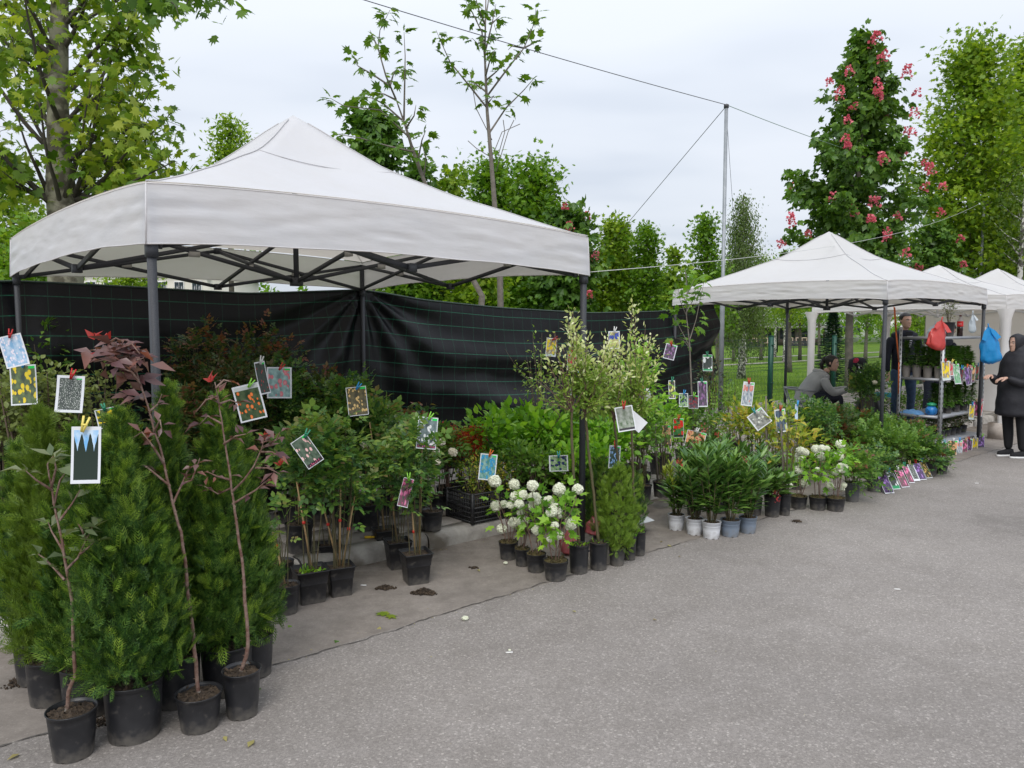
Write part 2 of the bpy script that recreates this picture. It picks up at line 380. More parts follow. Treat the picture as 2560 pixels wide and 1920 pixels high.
# kerb stones, rounded top edge
def concrete(name, a, c, sc_=6, bump=.25):
    m, nt, b = mat(name); L = nt.links; tc = N(nt, 'ShaderNodeTexCoord'); oi = N(nt, 'ShaderNodeObjectInfo')
    ge = N(nt, 'ShaderNodeNewGeometry')
    n = N(nt, 'ShaderNodeTexNoise'); n.inputs['Scale'].default_value = sc_; n.inputs['Detail'].default_value = 8; n.inputs['Roughness'].default_value = .65
    L.new(ge.outputs['Position'], n.inputs['Vector'])
    r = N(nt, 'ShaderNodeValToRGB'); r.color_ramp.elements[0].position = .32; r.color_ramp.elements[1].position = .66
    r.color_ramp.elements[0].color = (*a, 1); r.color_ramp.elements[1].color = (*c, 1); L.new(n.outputs[0], r.inputs[0])
    mr = N(nt, 'ShaderNodeMapRange'); mr.inputs['To Min'].default_value = .86; mr.inputs['To Max'].default_value = 1.08; L.new(oi.outputs['Random'], mr.inputs['Value'])
    hv = N(nt, 'ShaderNodeHueSaturation'); L.new(r.outputs[0], hv.inputs['Color']); L.new(mr.outputs[0], hv.inputs['Value'])
    n2 = N(nt, 'ShaderNodeTexNoise'); n2.inputs['Scale'].default_value = 2.2; n2.inputs['Detail'].default_value = 6; L.new(ge.outputs['Position'], n2.inputs['Vector'])
    r2 = N(nt, 'ShaderNodeValToRGB'); r2.color_ramp.elements[0].position = .56; r2.color_ramp.elements[1].position = .64
    L.new(n2.outputs[0], r2.inputs[0])
    x = N(nt, 'ShaderNodeMix', data_type='RGBA'); L.new(r2.outputs[0], x.inputs[0]); L.new(hv.outputs[0], x.inputs['A']); x.inputs['B'].default_value = (a[0] * .62, a[1] * .58, a[2] * .52, 1)
    L.new(x.outputs['Result'], b.inputs['Base Color'])
    b.inputs['Roughness'].default_value = .9; b.inputs['Specular IOR Level'].default_value = .2
    n3 = N(nt, 'ShaderNodeTexNoise'); n3.inputs['Scale'].default_value = 70; n3.inputs['Detail'].default_value = 5; L.new(ge.outputs['Position'], n3.inputs['Vector'])
    bp = N(nt, 'ShaderNodeBump'); bp.inputs['Strength'].default_value = bump; bp.inputs['Distance'].default_value = .006; L.new(n3.outputs[0], bp.inputs['Height']); L.new(bp.outputs[0], b.inputs['Normal'])
    return m
M_KERB = concrete('kerb_concrete', (.27, .25, .225), (.50, .47, .43))
M_PAVE = concrete('paver_concrete', (.22, .20, .18), (.40, .37, .335), 4)
M_SOILJ = plain('joint_soil', (.045, .037, .03), .95, noise=(20, (.09, .075, .06), .2), bump=.4, bscale=90)
kb = MB()
prof = [(0, -.05), (0, .065), (.014, .100), (.050, .12), (.15, .12), (.15, -.05)]
V = []; 
for a in (0.006, .5, .994):
    for t, z in prof: V.append((a, t + (.0), z))
F = []
for i in range(2):
    for j in range(5): F.append((i * 6 + j, i * 6 + j + 1, i * 6 + j + 7, i * 6 + j + 6))
F += [tuple(range(6)), tuple(range(12, 18))[::-1]]
kb.add(V, F)
kerb = empty('kerb', (0, 0, 0), None, None); kerb['kind'] = 'structure'
k0 = kb.build('kerb_stone', M_KERB, kerb); kme = k0.data
def along(o, s, t, z=0, rz=0): o.location = ST(s, t, z); o.rotation_euler = (0, 0, AX + rz)
for i, s in enumerate(range(-4, 24)):
    o = k0 if i == 0 else k0.copy()
    if i: COL.objects.link(o)
    along(o, s + .12, 4.6 + rnd.uniform(-.004, .004), rnd.uniform(-.006, .004), rnd.uniform(-.004, .004))
# sidewalk: soil bed + concrete pavers with worn joints
mb = MB(); mb.add([tuple(ST(s, t, .104)) for s, t in ((-60, 4.7), (120, 4.7), (120, 8.3), (-60, 8.3))], [(0, 1, 2, 3)])
sidewalk = tag(mb.build('sidewalk', M_SOILJ), kind='structure')
def paver_mesh(k):
    r = random.Random(k); mb = MB(); n = 4; pts = []
    W, H = .40, .25                                     # outline slightly uneven, chipped corners
    for (cx, cy) in ((-1, -1), (1, -1), (1, 1), (-1, 1)):
        ch = r.uniform(.006, .03)
        x, y = cx * (W / 2 - .004), cy * (H / 2 - .004)
        a = (x - cx * ch, y); b = (x, y - cy * ch)
        pts += [b, a] if cx * cy > 0 else [a, b]
    mids = []
    for i, p in enumerate(pts):
        q = pts[(i + 1) % len(pts)]; mids.append(p)
        if i % 2 == 1 or True:
            mids.append(((p[0] + q[0]) / 2 + r.uniform(-.005, .005), (p[1] + q[1]) / 2 + r.uniform(-.005, .005)))
    n = len(mids)
    top = [(x * .985, y * .98, .0) for x, y in mids]; bev = [(x, y, -.005) for x, y in mids]; bot = [(x, y, -.03) for x, y in mids]
    V = top + bev + bot; F = [tuple(range(n))[::-1]]
    F[0] = tuple(range(n))
    for i in range(n):
        j = (i + 1) % n; F += [(i, i + n, j + n, j), (i + n, i + 2 * n, j + 2 * n, j + n)]
    mb.add(V, F); return mb
pm = [paver_mesh(k) for k in range(6)]
p0 = [q.build('paver', M_PAVE, sidewalk) for q in pm]
pave = []
row = 0; t = 4.76 + .125
while t < 8.2:
    s = -3.0 + (.2 if row % 2 else 0)
    while s < 20:
        c = ST(s, t, .12)
        if c.y > .8: pave.append(((c - cam.location).length, s, t))
        s += .402
    row += 1; t += .252
# those that show largest and are not wholly under the plants come first
pave.sort(); far = MB(); used = 0; first = [True] * 6
for i, (d, s, t) in enumerate(pave):
    k = rnd.randrange(6); dz = rnd.uniform(-.005, .004); rz = rnd.uniform(-.012, .012)
    px = 1280 + 1900 * ST(s, t).x / max(ST(s, t).y, .5)
    if used < 300 and -150 < px < 2700:
        o = p0[k] if first[k] else p0[k].copy()
        if not first[k]: COL.objects.link(o)
        first[k] = False; along(o, s, t, .12 + dz, rz); used += 1
    else:
        v = np.array(pm[k].V[0]); ca, sa = math.cos(AX + rz), math.sin(AX + rz)
        c = ST(s, t, .12 + dz)
        vv = np.stack([v[:, 0] * ca - v[:, 1] * sa + c.x, v[:, 0] * sa + v[:, 1] * ca + c.y, v[:, 2] + c.z], 1)
        far.V.append(vv); far.uv.append(np.zeros((len(vv), 2)))
        for f in pm[k].F: far.F.append(f + far.n)
        far.n += len(vv)
tag(far.build('distant_pavers', M_PAVE, sidewalk), kind='stuff')

# park lawn sloping gently away behind the fence
def grassm():
    m, nt, b = mat('lawn'); L = nt.links; ge = N(nt, 'ShaderNodeNewGeometry')
    n = N(nt, 'ShaderNodeTexNoise'); n.inputs['Scale'].default_value = .5; n.inputs['Detail'].default_value = 8; n.inputs['Roughness'].default_value = .7; L.new(ge.outputs['Position'], n.inputs['Vector'])
    r = N(nt, 'ShaderNodeValToRGB'); e = r.color_ramp.elements; e[0].position = .33; e[0].color = (.070, .150, .014, 1); e[1].position = .68; e[1].color = (.190, .300, .030, 1); L.new(n.outputs[0], r.inputs[0])
    n2 = N(nt, 'ShaderNodeTexNoise'); n2.inputs['Scale'].default_value = 14; n2.inputs['Detail'].default_value = 5; L.new(ge.outputs['Position'], n2.inputs['Vector'])
    r2 = N(nt, 'ShaderNodeValToRGB'); r2.color_ramp.elements[0].position = .3; r2.color_ramp.elements[0].color = (.55, .55, .5, 1); r2.color_ramp.elements[1].position = .7; r2.color_ramp.elements[1].color = (1.25, 1.25, 1.2, 1); L.new(n2.outputs[0], r2.inputs[0])
    x = N(nt, 'ShaderNodeMix', data_type='RGBA', blend_type='MULTIPLY'); x.inputs[0].default_value = 1; L.new(r.outputs[0], x.inputs['A']); L.new(r2.outputs[0], x.inputs['B'])
    L.new(x.outputs['Result'], b.inputs['Base Color']); b.inputs['Roughness'].default_value = .9; b.inputs['Specular IOR Level'].default_value = .1
    return m
M_GRASS = grassm()
def park_grid(ss, ts, dz=0.0):
    V = []; F = []
    for s in ss:
        for t in ts: p = ST(s, t); V.append((p.x, p.y, park_z(p.x, p.y) + dz))
    k = len(ts)
    for i in range(len(ss) - 1):
        for j in range(k - 1): F.append((i * k + j, (i + 1) * k + j, (i + 1) * k + j + 1, i * k + j + 1))
    return MB().add(V, F)
tag(park_grid([-900, -200, -60, 0, 60, 200, 900], [8.25, 9, 12, 16, 20, 26, 32, 40, 50, 65, 90, 140, 300, 900]).build('park_lawn', M_GRASS, smooth=True), kind='structure')
M_PATH = concrete('path_gravel', (.30, .275, .25), (.45, .42, .39), 3)
tag(park_grid([-60, 0, 60, 120], [27.5, 28.6], .02).build('park_path', M_PATH), kind='structure')
tag(park_grid([8, 30, 60, 120], [21.8, 22.5], .02).build('park_path', M_PATH), kind='structure')
# low concrete edging behind the fence
mb = MB(); a, b_ = ST(-60, 8.24, .10), ST(120, 8.24, .10); mb.bar(a, b_, .08, .13)
tag(mb.build('lawn_edging', M_KERB), kind='structure')
# grass blades near the fence: tufts
mb = MB(); n = 26000
s_ = rg.uniform(4, 30, n); t_ = 8.3 + rg.uniform(0, 1, n) ** 1.6 * 16
pos = np.array([[*(ST(a, t).xy), park_z(*ST(a, t).xy)] for a, t in zip(s_, t_)])
BL = T([(-.06, 0, 0), (.06, 0, 0), (0, 1, .15)], [(0, 1, 2)])
mb.scatter(BL, pos, rdir(n, 1.6, .5), rdir(n), rg.uniform(.05, .13, n))
M_BLADE = leafm('grass_blade', [(.07, .16, .012), (.15, .27, .025), (.24, .36, .05)], .3, .6, .2)
tag(mb.build('grass', M_BLADE), 'tall grass blades on the lawn behind the wire fence', 'grass', kind='stuff')
from mathutils import noise as MN
# ================================================================== CANOPY TENTS
def fabric(name, col, transl, dirt):
    m, nt, b = mat(name); L = nt.links; out = nt.nodes['Material Output']
    tc = N(nt, 'ShaderNodeTexCoord')
    n = N(nt, 'ShaderNodeTexNoise'); n.inputs['Scale'].default_value = 2.6; n.inputs['Detail'].default_value = 12; n.inputs['Roughness'].default_value = .8
    L.new(tc.outputs['Object'], n.inputs['Vector'])
    r = N(nt, 'ShaderNodeValToRGB'); r.color_ramp.elements[0].position = .30; r.color_ramp.elements[1].position = .56
    r.color_ramp.elements[0].color = (col[0] * dirt, col[1] * dirt * .99, col[2] * dirt * .97, 1); r.color_ramp.elements[1].color = (*col, 1)
    L.new(n.outputs[0], r.inputs[0]); L.new(r.outputs[0], b.inputs['Base Color'])
    b.inputs['Roughness'].default_value = .75; b.inputs['Specular IOR Level'].default_value = .2
    wv = N(nt, 'ShaderNodeTexNoise'); wv.inputs['Scale'].default_value = 5; wv.inputs['Detail'].default_value = 5; wv.inputs['Roughness'].default_value = .6
    mp = N(nt, 'ShaderNodeMapping'); mp.inputs['Scale'].default_value = (.5, .5, 2.2); L.new(tc.outputs['Object'], mp.inputs[0]); L.new(mp.outputs[0], wv.inputs['Vector'])
    bp = N(nt, 'ShaderNodeBump'); bp.inputs['Strength'].default_value = .28; bp.inputs['Distance'].default_value = .02; L.new(wv.outputs[0], bp.inputs['Height']); L.new(bp.outputs[0], b.inputs['Normal'])
    t = N(nt, 'ShaderNodeBsdfTranslucent'); t.inputs[0].default_value = (col[0] * .80, col[1] * .72, col[2] * .61, 1)
    x = N(nt, 'ShaderNodeMixShader'); x.inputs[0].default_value = transl
    L.new(b.outputs[0], x.inputs[1]); L.new(t.outputs[0], x.inputs[2]); L.new(x.outputs[0], out.inputs[0])
    return m
M_TENT = fabric('tent_fabric', (.88, .885, .925), .42, .96)
M_TENT2 = fabric('tent_fabric_clean', (.86, .86, .875), .42, .97)
M_SEAM = plain('seam', (.50, .49, .50), .8)
M_FRAME = plain('frame_hammered', (.030, .033, .040), .55, .0, .45, noise=(420, (.055, .058, .066), .12), bump=.25, bscale=400)
M_BRKT = plain('bracket_plastic', (.36, .35, .33), .6)
M_WHITEP = plain('white_paint', (.74, .75, .78), .45)
HT = [0, .09, .17, .34, .55, .78, 1]; HH = [1.03, .905, .775, .54, .355, .162, 0]
def hprof(m): return float(np.interp(m, HT, HH))
def hs(m): return (hprof(max(0, m - .05)) + hprof(m) + hprof(min(1, m + .05))) / 3 if m > .13 else hprof(m)
def tent(name, A, rot, L, Hc, v, pk, label, zs, fab, seed, dark=True, arch=.045, overhang=-.008):
    e_ = Vector((math.cos(rot), math.sin(rot), 0)); n_ = Vector((-e_.y, e_.x, 0))
    ctr = Vector((A[0], A[1], 0)) + (e_ + n_) * (L / 2)
    root = empty(name, ctr, label, 'tent', 'white pop-up canopy tents along the road', rot)
    H = L / 2 + overhang; Ht = Hc + v; K = 40
    MN.seed_set(seed)
    def archf(a): return arch * (1 - a * a) ** .8
    V = []; 
    for i in range(K + 1):
        for j in range(K + 1):
            x, y = i / K * 2 - 1, j / K * 2 - 1
            m = max(abs(x), abs(y)); other = min(abs(x), abs(y))
            tt = other / m if m > 1e-6 else 1           # 0 mid panel, 1 ridge
            z = Ht + pk * hs(m) - .05 * math.sin(math.pi * min(m, 1)) * (1 - tt ** 2) + archf(tt) * m ** 3
            z += .022 * math.sin(math.pi * min(1, m * 1.02)) * MN.noise(Vector((x * 3.1, y * 3.1, seed)))
            V.append((x * H, y * H, z))
    F = []
    for i in range(K):
        for j in range(K):                       # split each cell along the ridge so that the ridges stay sharp
            a, b, c, d = i * (K + 1) + j, (i + 1) * (K + 1) + j, (i + 1) * (K + 1) + j + 1, i * (K + 1) + j + 1
            F += [(a, b, c), (a, c, d)] if (i < K / 2) == (j < K / 2) else [(a, b, d), (b, c, d)]
    cn = MB().add(V, F).build('canopy', fab, root, smooth=True)
    # ridge seams and cap seam, sewn strips standing 3 mm proud
    sm = MB()
    for cx, cy in ((1, 1), (1, -1), (-1, 1), (-1, -1)):
        sm.tube([(cx * H * abs(V[d_][0]) / H, cy * H * abs(V[d_][0]) / H, V[d_ if cx * cy > 0 else (K - i) + i * (K + 1)][2] * 0 + (V[i * (K + 1) + i][2] if (cx, cy) == (-1, -1) else V[(K - i) * (K + 1) + K - i][2] if (cx, cy) == (1, 1) else V[(K - i) * (K + 1) + i][2] if (cx, cy) == (1, -1) else V[i * (K + 1) + K - i][2]) + .002) for i in range(0, K // 2) for d_ in (i * (K + 1) + i,)], .0045, 4)
    mm = .34
    ring = []
    for q in range(65):
        a = q / 64 * 8
        x, y = [(1, -1 + a), (3 - a, 1), (-1, 5 - a), (-7 + a, -1)][min(3, int(a // 2))]
        tt = min(abs(x), abs(y)) / 1.0
        ring.append((x * H * mm, y * H * mm, Ht + pk * hs(mm) - .05 * math.sin(math.pi * mm) * (1 - tt ** 2) + archf(tt) * mm ** 3 + .004))
    sm.tube(ring, .003, 4, cap=False)
    sm.build('seam', M_SEAM, cn)
    # valance
    rows = 14; cols = 96; V = []; F = []
    for sd in range(4):
        base = len(V)
        for j in range(rows + 1):
            f = j / rows
            for i in range(cols + 1):
                a = i / cols * 2 - 1
                edge = 1 - abs(a)
                wr = .005 * MN.noise(Vector((a * 2.2 * L / 2 + sd * 7, f * 5.5 + a * 1.2, seed))) + .014 * MN.noise(Vector((a * 3.5 + sd * 3, f * 17 + 3.5 * a, seed + 5))) * f + .006 * MN.noise(Vector((a * 9, f * 12, seed + 3)))
                wr += .010 * math.exp(-edge * 7) * math.sin(f * 19 + 3 * a + sd)
                d = H + .002 + wr * (.25 + .75 * math.sin(math.pi * min(1, f * 1.15 + .0))) * min(1, edge * 12 + .15) + .012 * f
                z = Ht - v * f + archf(a) + .010 * f * MN.noise(Vector((a * 3, sd, seed + 9)))
                p = (a * d if abs(a) > .999 else a * H, -d, z)
                for _ in range(sd): p = (-p[1], p[0], p[2])
                V.append(p)
        for j in range(rows):
            for i in range(cols):
                q = base + j * (cols + 1) + i; F.append((q, q + cols + 1, q + cols + 2, q + 1))
    va = MB().add(V, F).build('valance', fab, root, smooth=True)
    hm = MB()
    for sd in range(4):
        for f, rr in ((1.0, .0035), (.0, .003)):
            j = int(rows * f); ln = [V[sd * (rows + 1) * (cols + 1) + j * (cols + 1) + i] for i in range(0, cols + 1, 2)]
            hm.tube([(p[0], p[1], p[2] + .001) for p in ln], rr, 4)
        c = V[sd * (rows + 1) * (cols + 1)]; c2 = V[sd * (rows + 1) * (cols + 1) + rows * (cols + 1)]
        hm.tube([c, c2], .004, 4)
    hm.build('hem', fab if not dark else M_TENT, va)
    # frame
    h = L / 2 - .045; hl = L / 2 - .027; fm = M_FRAME if dark else M_WHITEP
    zt, zl, zm = Ht - .03, Hc + .0, Hc - .02
    for k, (x, y) in enumerate(((-hl, -hl), (hl, -hl), (hl, hl), (-hl, hl))):
        lg = MB().box((x, y, (zs[k] + Hc + v - .03) / 2), (.033, .033, Hc + v - .03 - zs[k]))
        lg = lg.build('leg', fm, root)
        MB().box((x, y, zl - .02), (.046, .046, .07)).build('slider', fm, lg)
        MB().box((x, y, zs[k] + .004), (.09, .09, .008)).build('foot_plate', fm, lg)
    cs = [(-h, -h), (h, -h), (h, h), (-h, h)]
    bm = M_BRKT if dark else M_WHITEP
    for k in range(4):
        a = Vector((*cs[k], 0)); c = Vector((*cs[(k + 1) % 4], 0)); m = (a + c) / 2
        inn = -m.normalized() * .03
        ar = Vector((0, 0, arch))
        for p in (a, c):
            U = Vector((0, 0, 1))
            MB().bar(p + U * zt, m + U * (zm) + inn, .014, .028).build('truss_bar', fm, root)
            MB().bar(p + U * zl + inn, m + U * (zt) + ar + inn * 2, .014, .028).build('truss_bar', fm, root)
            q = (p + m) / 2 + U * (zt + zl) / 2 + inn * 1.2
            MB().bar(q - (m - p).normalized() * .035 + U * .003, q + (m - p).normalized() * .035 + U * .003, .022, .034).build('bracket', bm, root)
        MB().box(m + U * zm + inn, (.05, .05, .05)).build('joint', fm, root); MB().box(m + U * (zt) + ar + inn * 1.5, (.05, .05, .05)).build('joint', fm, root)
        MB().bar(m + U * (zt + arch) + inn, Vector((0, 0, Hc - .04)), .014, .028).build('truss_bar', fm, root)
        MB().bar(m + U * zm + inn, Vector((0, 0, Hc + v + .06)), .014, .028).build('truss_bar', fm, root)
        q = m * .5 + U * (Hc + .11); MB().bar(q - m.normalized() * .035, q + m.normalized() * .035, .022, .034).build('bracket', bm, root)
    pp = MB(); pp.tube([(0, 0, Hc - .06), (0, 0, Ht + pk * .97)], .02, 8); pp.box((0, 0, Hc - .04), (.07, .07, .06)); pp.box((0, 0, Hc + v + .05), (.07, .07, .06))
    pp.build('peak_pole', fm, root)
    return root
T1 = (-1.639, 3.449); R1 = .752
T2 = (4.201, 8.561); R2 = .691
tent1 = tent('canopy_tent', T1, R1, 3.0, 2.018, .27, .85, 'largest nearest white canopy tent on a dark grey folding frame over the rose plants', (0, 0, .12, .12), M_TENT, 3)
tent2 = tent('canopy_tent', T2, R2, 3.0, 1.963, .204, .792, 'white canopy tent with dark frame over the metal shelf rack and the seated vendor', (0, 0, .12, .12), M_TENT2, 8)
A3 = ST(0, 0) + Vector((7.25, 11.2, 0))
tent3 = tent('canopy_tent', (A3.x, A3.y), AX, 3.0, 1.90, .22, .60, 'all white canopy tent with a white side wall right behind the shelf rack', (0, .12, .12, .12), M_TENT2, 12, dark=False)
A4 = A3 + EV * 3.25 + NV * .1
tent4 = tent('canopy_tent', (A4.x, A4.y), AX, 3.0, 1.93, .22, .68, 'farthest white canopy tent whose peak shows at the right edge', (0, .12, .12, .12), M_TENT2, 15, dark=False)
# wrapped fabric legs and side wall of the third tent (local coordinates of its root)
def curtain(root, p, q, z0, z1, folds, name, amp=.03):
    V = []; F = []; n = max(8, int((Vector(q) - Vector(p)).length * 22)); r = 12
    d = Vector(q) - Vector(p); nn = Vector((-d.y, d.x, 0)).normalized()
    for j in range(r + 1):
        for i in range(n + 1):
            f = i / n; c = Vector(p) + d * f + nn * (amp * math.sin(f * folds + .6 * math.sin(j * .5)) * (.4 + .6 * j / r) + amp * MN.noise(Vector((f * 3, j * .4, folds))))
            V.append((c.x, c.y, z1 + (z0 - z1) * j / r))
    for j in range(r):
        for i in range(n): a = j * (n + 1) + i; F.append((a, a + 1, a + n + 2, a + n + 1))
    return MB().add(V, F).build(name, M_TENT2, root, smooth=True)
def wrap(root, x, y, z0=.15, z1=1.93, r=.075, zs=1):
    mb = MB(); mb.lathe([(r * 1.5, z1), (r * .9, z1 - .15), (r * .75, z1 - .6), (r * .8, .7), (r * .6, z0)], 12, (x, y, 0), cap0=False, jit=lambda i, j: (.012 * math.sin(j * 2.1 + i), 0))
    return mb.build('wrapped_wall_bundle', M_TENT2, root, smooth=True)
for x, y in ((-1.5, -1.5), (-1.5, 1.5), (1.5, 1.5)): wrap(tent3, x, y)
curtain(tent3, (1.48, .75, 0), (1.48, -1.5, 0), .05, 1.98, 22, 'side_wall')
curtain(tent4, (1.48, 1.5, 0), (1.48, -1.5, 0), .05, 1.98, 22, 'side_wall')

# ================================================================== BLACK GROUND-COVER FABRIC hung as a backdrop
def tarpm():
    m, nt, b = mat('woven_groundcover'); L = nt.links
    uv = N(nt, 'ShaderNodeUVMap'); sp = N(nt, 'ShaderNodeSeparateXYZ'); L.new(uv.outputs[0], sp.inputs[0])
    def line(src, period, wd):
        a = N(nt, 'ShaderNodeMath', operation='DIVIDE'); a.inputs[1].default_value = period; L.new(src, a.inputs[0])
        f = N(nt, 'ShaderNodeMath', operation='FRACT'); L.new(a.outputs[0], f.inputs[0])
        g = N(nt, 'ShaderNodeMath', operation='LESS_THAN'); g.inputs[1].default_value = wd / period; L.new(f.outputs[0], g.inputs[0]); return g.outputs[0]
    lh = line(sp.outputs[1], .150, .0075); lv = line(sp.outputs[0], .148, .0045)
    nn = N(nt, 'ShaderNodeTexNoise'); nn.inputs['Scale'].default_value = 40; L.new(uv.outputs[0], nn.inputs['Vector'])
    lvm = N(nt, 'ShaderNodeMath', operation='MULTIPLY'); L.new(lv, lvm.inputs[0]); lvm.inputs[1].default_value = .5
    mx_ = N(nt, 'ShaderNodeMath', operation='MAXIMUM'); L.new(lh, mx_.inputs[0]); L.new(lvm.outputs[0], mx_.inputs[1])
    mm = N(nt, 'ShaderNodeMath', operation='MULTIPLY'); L.new(mx_.outputs[0], mm.inputs[0]); L.new(nn.outputs[0], mm.inputs[1])
    x = N(nt, 'ShaderNodeMix', data_type='RGBA'); L.new(mm.outputs[0], x.inputs[0]); x.inputs['A'].default_value = (.006, .0062, .0075, 1); x.inputs['B'].default_value = (.03, .17, .10, 1)
    L.new(x.outputs['Result'], b.inputs['Base Color']); b.inputs['Roughness'].default_value = .33; b.inputs['Specular IOR Level'].default_value = .26
    # weave
    v = N(nt, 'ShaderNodeTexNoise'); v.inputs['Scale'].default_value = 7; v.inputs['Detail'].default_value = 6; v.inputs['Roughness'].default_value = .6; L.new(uv.outputs[0], v.inputs['Vector'])
    w_ = N(nt, 'ShaderNodeTexChecker'); w_.inputs['Scale'].default_value = 260; L.new(uv.outputs[0], w_.inputs['Vector'])
    b1 = N(nt, 'ShaderNodeBump'); b1.inputs['Strength'].default_value = .22; b1.inputs['Distance'].default_value = .02; L.new(v.outputs[0], b1.inputs['Height'])
    b2 = N(nt, 'ShaderNodeBump'); b2.inputs['Strength'].default_value = .04; b2.inputs['Distance'].default_value = .001; L.new(w_.outputs['Fac'], b2.inputs['Height']); L.new(b1.outputs[0], b2.inputs['Normal'])
    L.new(b2.outputs[0], b.inputs['Normal']); return m
M_TARP = tarpm()
C1 = Vector((-1.50, 7.69, 0)); D1 = Vector((-3.69, 5.64, 0)); Dl = Vector((-4.55, 4.95, 0)); Er = Vector((3.05, 11.55, 0))
path = [(Dl, 1.86), (D1, 1.985), (D1.lerp(C1, .25), 1.97), (D1.lerp(C1, .6), 1.945), (C1, 2.02), (C1.lerp(Er, .12), 1.935), (C1.lerp(Er, .3), 1.87), (C1.lerp(Er, .55), 1.83), (C1.lerp(Er, .78), 1.87), (C1.lerp(Er, .90), 1.93), (Er, 2.02)]
cum = [0]
for i in range(1, len(path)): cum.append(cum[-1] + (path[i][0] - path[i - 1][0]).length)
Lt = cum[-1]; uC = cum[4]; uD = cum[1]
def tarp_at(u):
    x = np.interp(u, cum, [p[0].x for p in path]); y = np.interp(u, cum, [p[0].y for p in path]); z = np.interp(u, cum, [p[1] for p in path])
    return x, y, z
nu, nv = 300, 56; V = []; UV = []
MN.seed_set(5)
inw = Vector((.62, -.78, 0))
for j in range(nv + 1):
    f = j / nv
    for i in range(nu + 1):
        u = Lt * i / nu
        ub = u; x, y, z = tarp_at(ub)
        zt = sum(tarp_at(min(Lt, max(0, u + k * .09)))[2] for k in (-1, 0, 1)) / 3
        if abs(u - uC) < .25: zt = z
        depth = f * 1.86
        # radial pleats from the tie at the tent leg
        rr = math.hypot(u - uC, depth + .02); ang = math.atan2(depth + .02, u - uC)
        pl = .048 * math.sin(ang * 13 + .5) * math.exp(-rr * .9) * min(1, rr * 5)
        # long sagging folds on the right part
        s1 = (u - uC) / (Lt - uC)
        fold = 0
        if s1 > 0:
            g1 = .75 - .55 * math.sin(math.pi * min(1, s1 * .95)) * .4
            for c_, a_, w_ in ((.20, .075, .09), (.46, .11, .11), (.80, .15, .12), (1.02, .07, .09)):
                dd = f - (c_ + .34 * s1 * (1 - s1) * 2 - .42 * max(0, s1 - .45) * c_ * 1.6 + .04 * math.sin(s1 * 7 + c_ * 9))
                fold += a_ * math.exp(-(dd / w_) ** 2) * min(1, s1 * 4 + .15) 
        else:
            s2 = -s1 * (Lt - uC)
            for c_, a_, w_, k_ in ((.30, .035, .09, .16), (.62, .045, .10, .22), (.92, .04, .12, .1)):
                dd = f - (c_ + k_ * math.sin(s2 * 1.3)); fold += a_ * math.exp(-(dd / w_) ** 2) * min(1, s2 * 1.5)
            if u < uD + .35:                                  # loose bulge beyond the left leg
                q = max(0, min(1, (uD + .35 - u) / .6)); fold += .10 * q * math.sin(u * 9 + depth * 1.5) + .16 * q * math.sin(f * math.pi)
        nz_ = .035 * MN.noise(Vector((u * 1.1, depth * 1.7, 0))) + .012 * MN.noise(Vector((u * 4, depth * 6, 2)))
        off = fold + pl + nz_ * min(1, f * 4) + .12 * f * math.sin(math.pi * min(1, max(0, s1))) * (1 if s1 > 0 else 0)
        lift = .25 * max(0, s1 - .35) * f
        if u < uD + .15: off += .0
        dx = .0
        if s1 > .93: dx = -.20 * f * (s1 - .93) / .07
        V.append((x + inw.x * off + EV.x * dx, y + inw.y * off + EV.y * dx, zt - depth + lift)); UV.append((u + .04 * fold, 1.9 - depth))
F = [(j * (nu + 1) + i, (j + 1) * (nu + 1) + i, (j + 1) * (nu + 1) + i + 1, j * (nu + 1) + i + 1) for j in range(nv) for i in range(nu)]
V = np.array(V); base = Vector((C1.x, C1.y, .12)); V -= np.array(base)
tarp = MB().add(V, F, UV).build('backdrop_sheet', M_TARP, loc=base, smooth=True, uv=True)
tag(tarp, 'black woven sheet with green grid lines hung behind the potted plants', 'tarp')
hem = MB(); hem.tube([(V[i][0], V[i][1], V[i][2] + .006) for i in range(0, nu + 1, 3)], .010, 5)
hem.build('hem', plain('hem_cord', (.014, .03, .022), .5), tarp)
ck = MB(); ck.bar(V[nu // 2 - 30] * 0 + np.array(Vector((.02, -.06, 1.78)) ), Vector((-.02, -.05, 1.9)), .006, .006)

# ================================================================== METAL POLES AND STRUNG LINES
M_GALV = plain('galvanised', (.22, .24, .26), .5, .25, .5, noise=(9, (.32, .34, .36), .25))
def steel_pole(x, y, h, r0, lab):
    o = empty('steel_pole', (x, y, 0), lab, 'pole', 'galvanised poles holding the strung lines')
    MB().lathe([(r0 * 1.05, 0), (r0 * 1.05, h * .42), (r0 * .8, h * .425), (r0 * .8, h)], 12, cap1=True).build('shaft', M_GALV, o, smooth=False)
    MB().lathe([(r0 * 1.25, h * .41), (r0 * 1.25, h * .43)], 12, cap1=True).build('collar', M_GALV, o)
    MB().lathe([(r0 * 1.1, h - .05), (r0 * 1.1, h), (.0, h + .02)], 12).build('cap', plain('cap_dark', (.05, .05, .055), .5), o)
    return o
pA = Q(1816, 262, 13.3); steel_pole(pA.x, pA.y, pA.z, .040, 'tall grey steel pole rising between the two front tents')
pB = Q(2460, 503, 21.3); steel_pole(pB.x, pB.y, pB.z, .045, 'shorter grey steel pole in front of the right hand maple')
M_WIRE = plain('wire', (.12, .125, .135), .5, .6); M_CORD = plain('pale_cord', (.55, .56, .54), .6); M_CORD2 = plain('green_cord', (.20, .30, .24), .6)
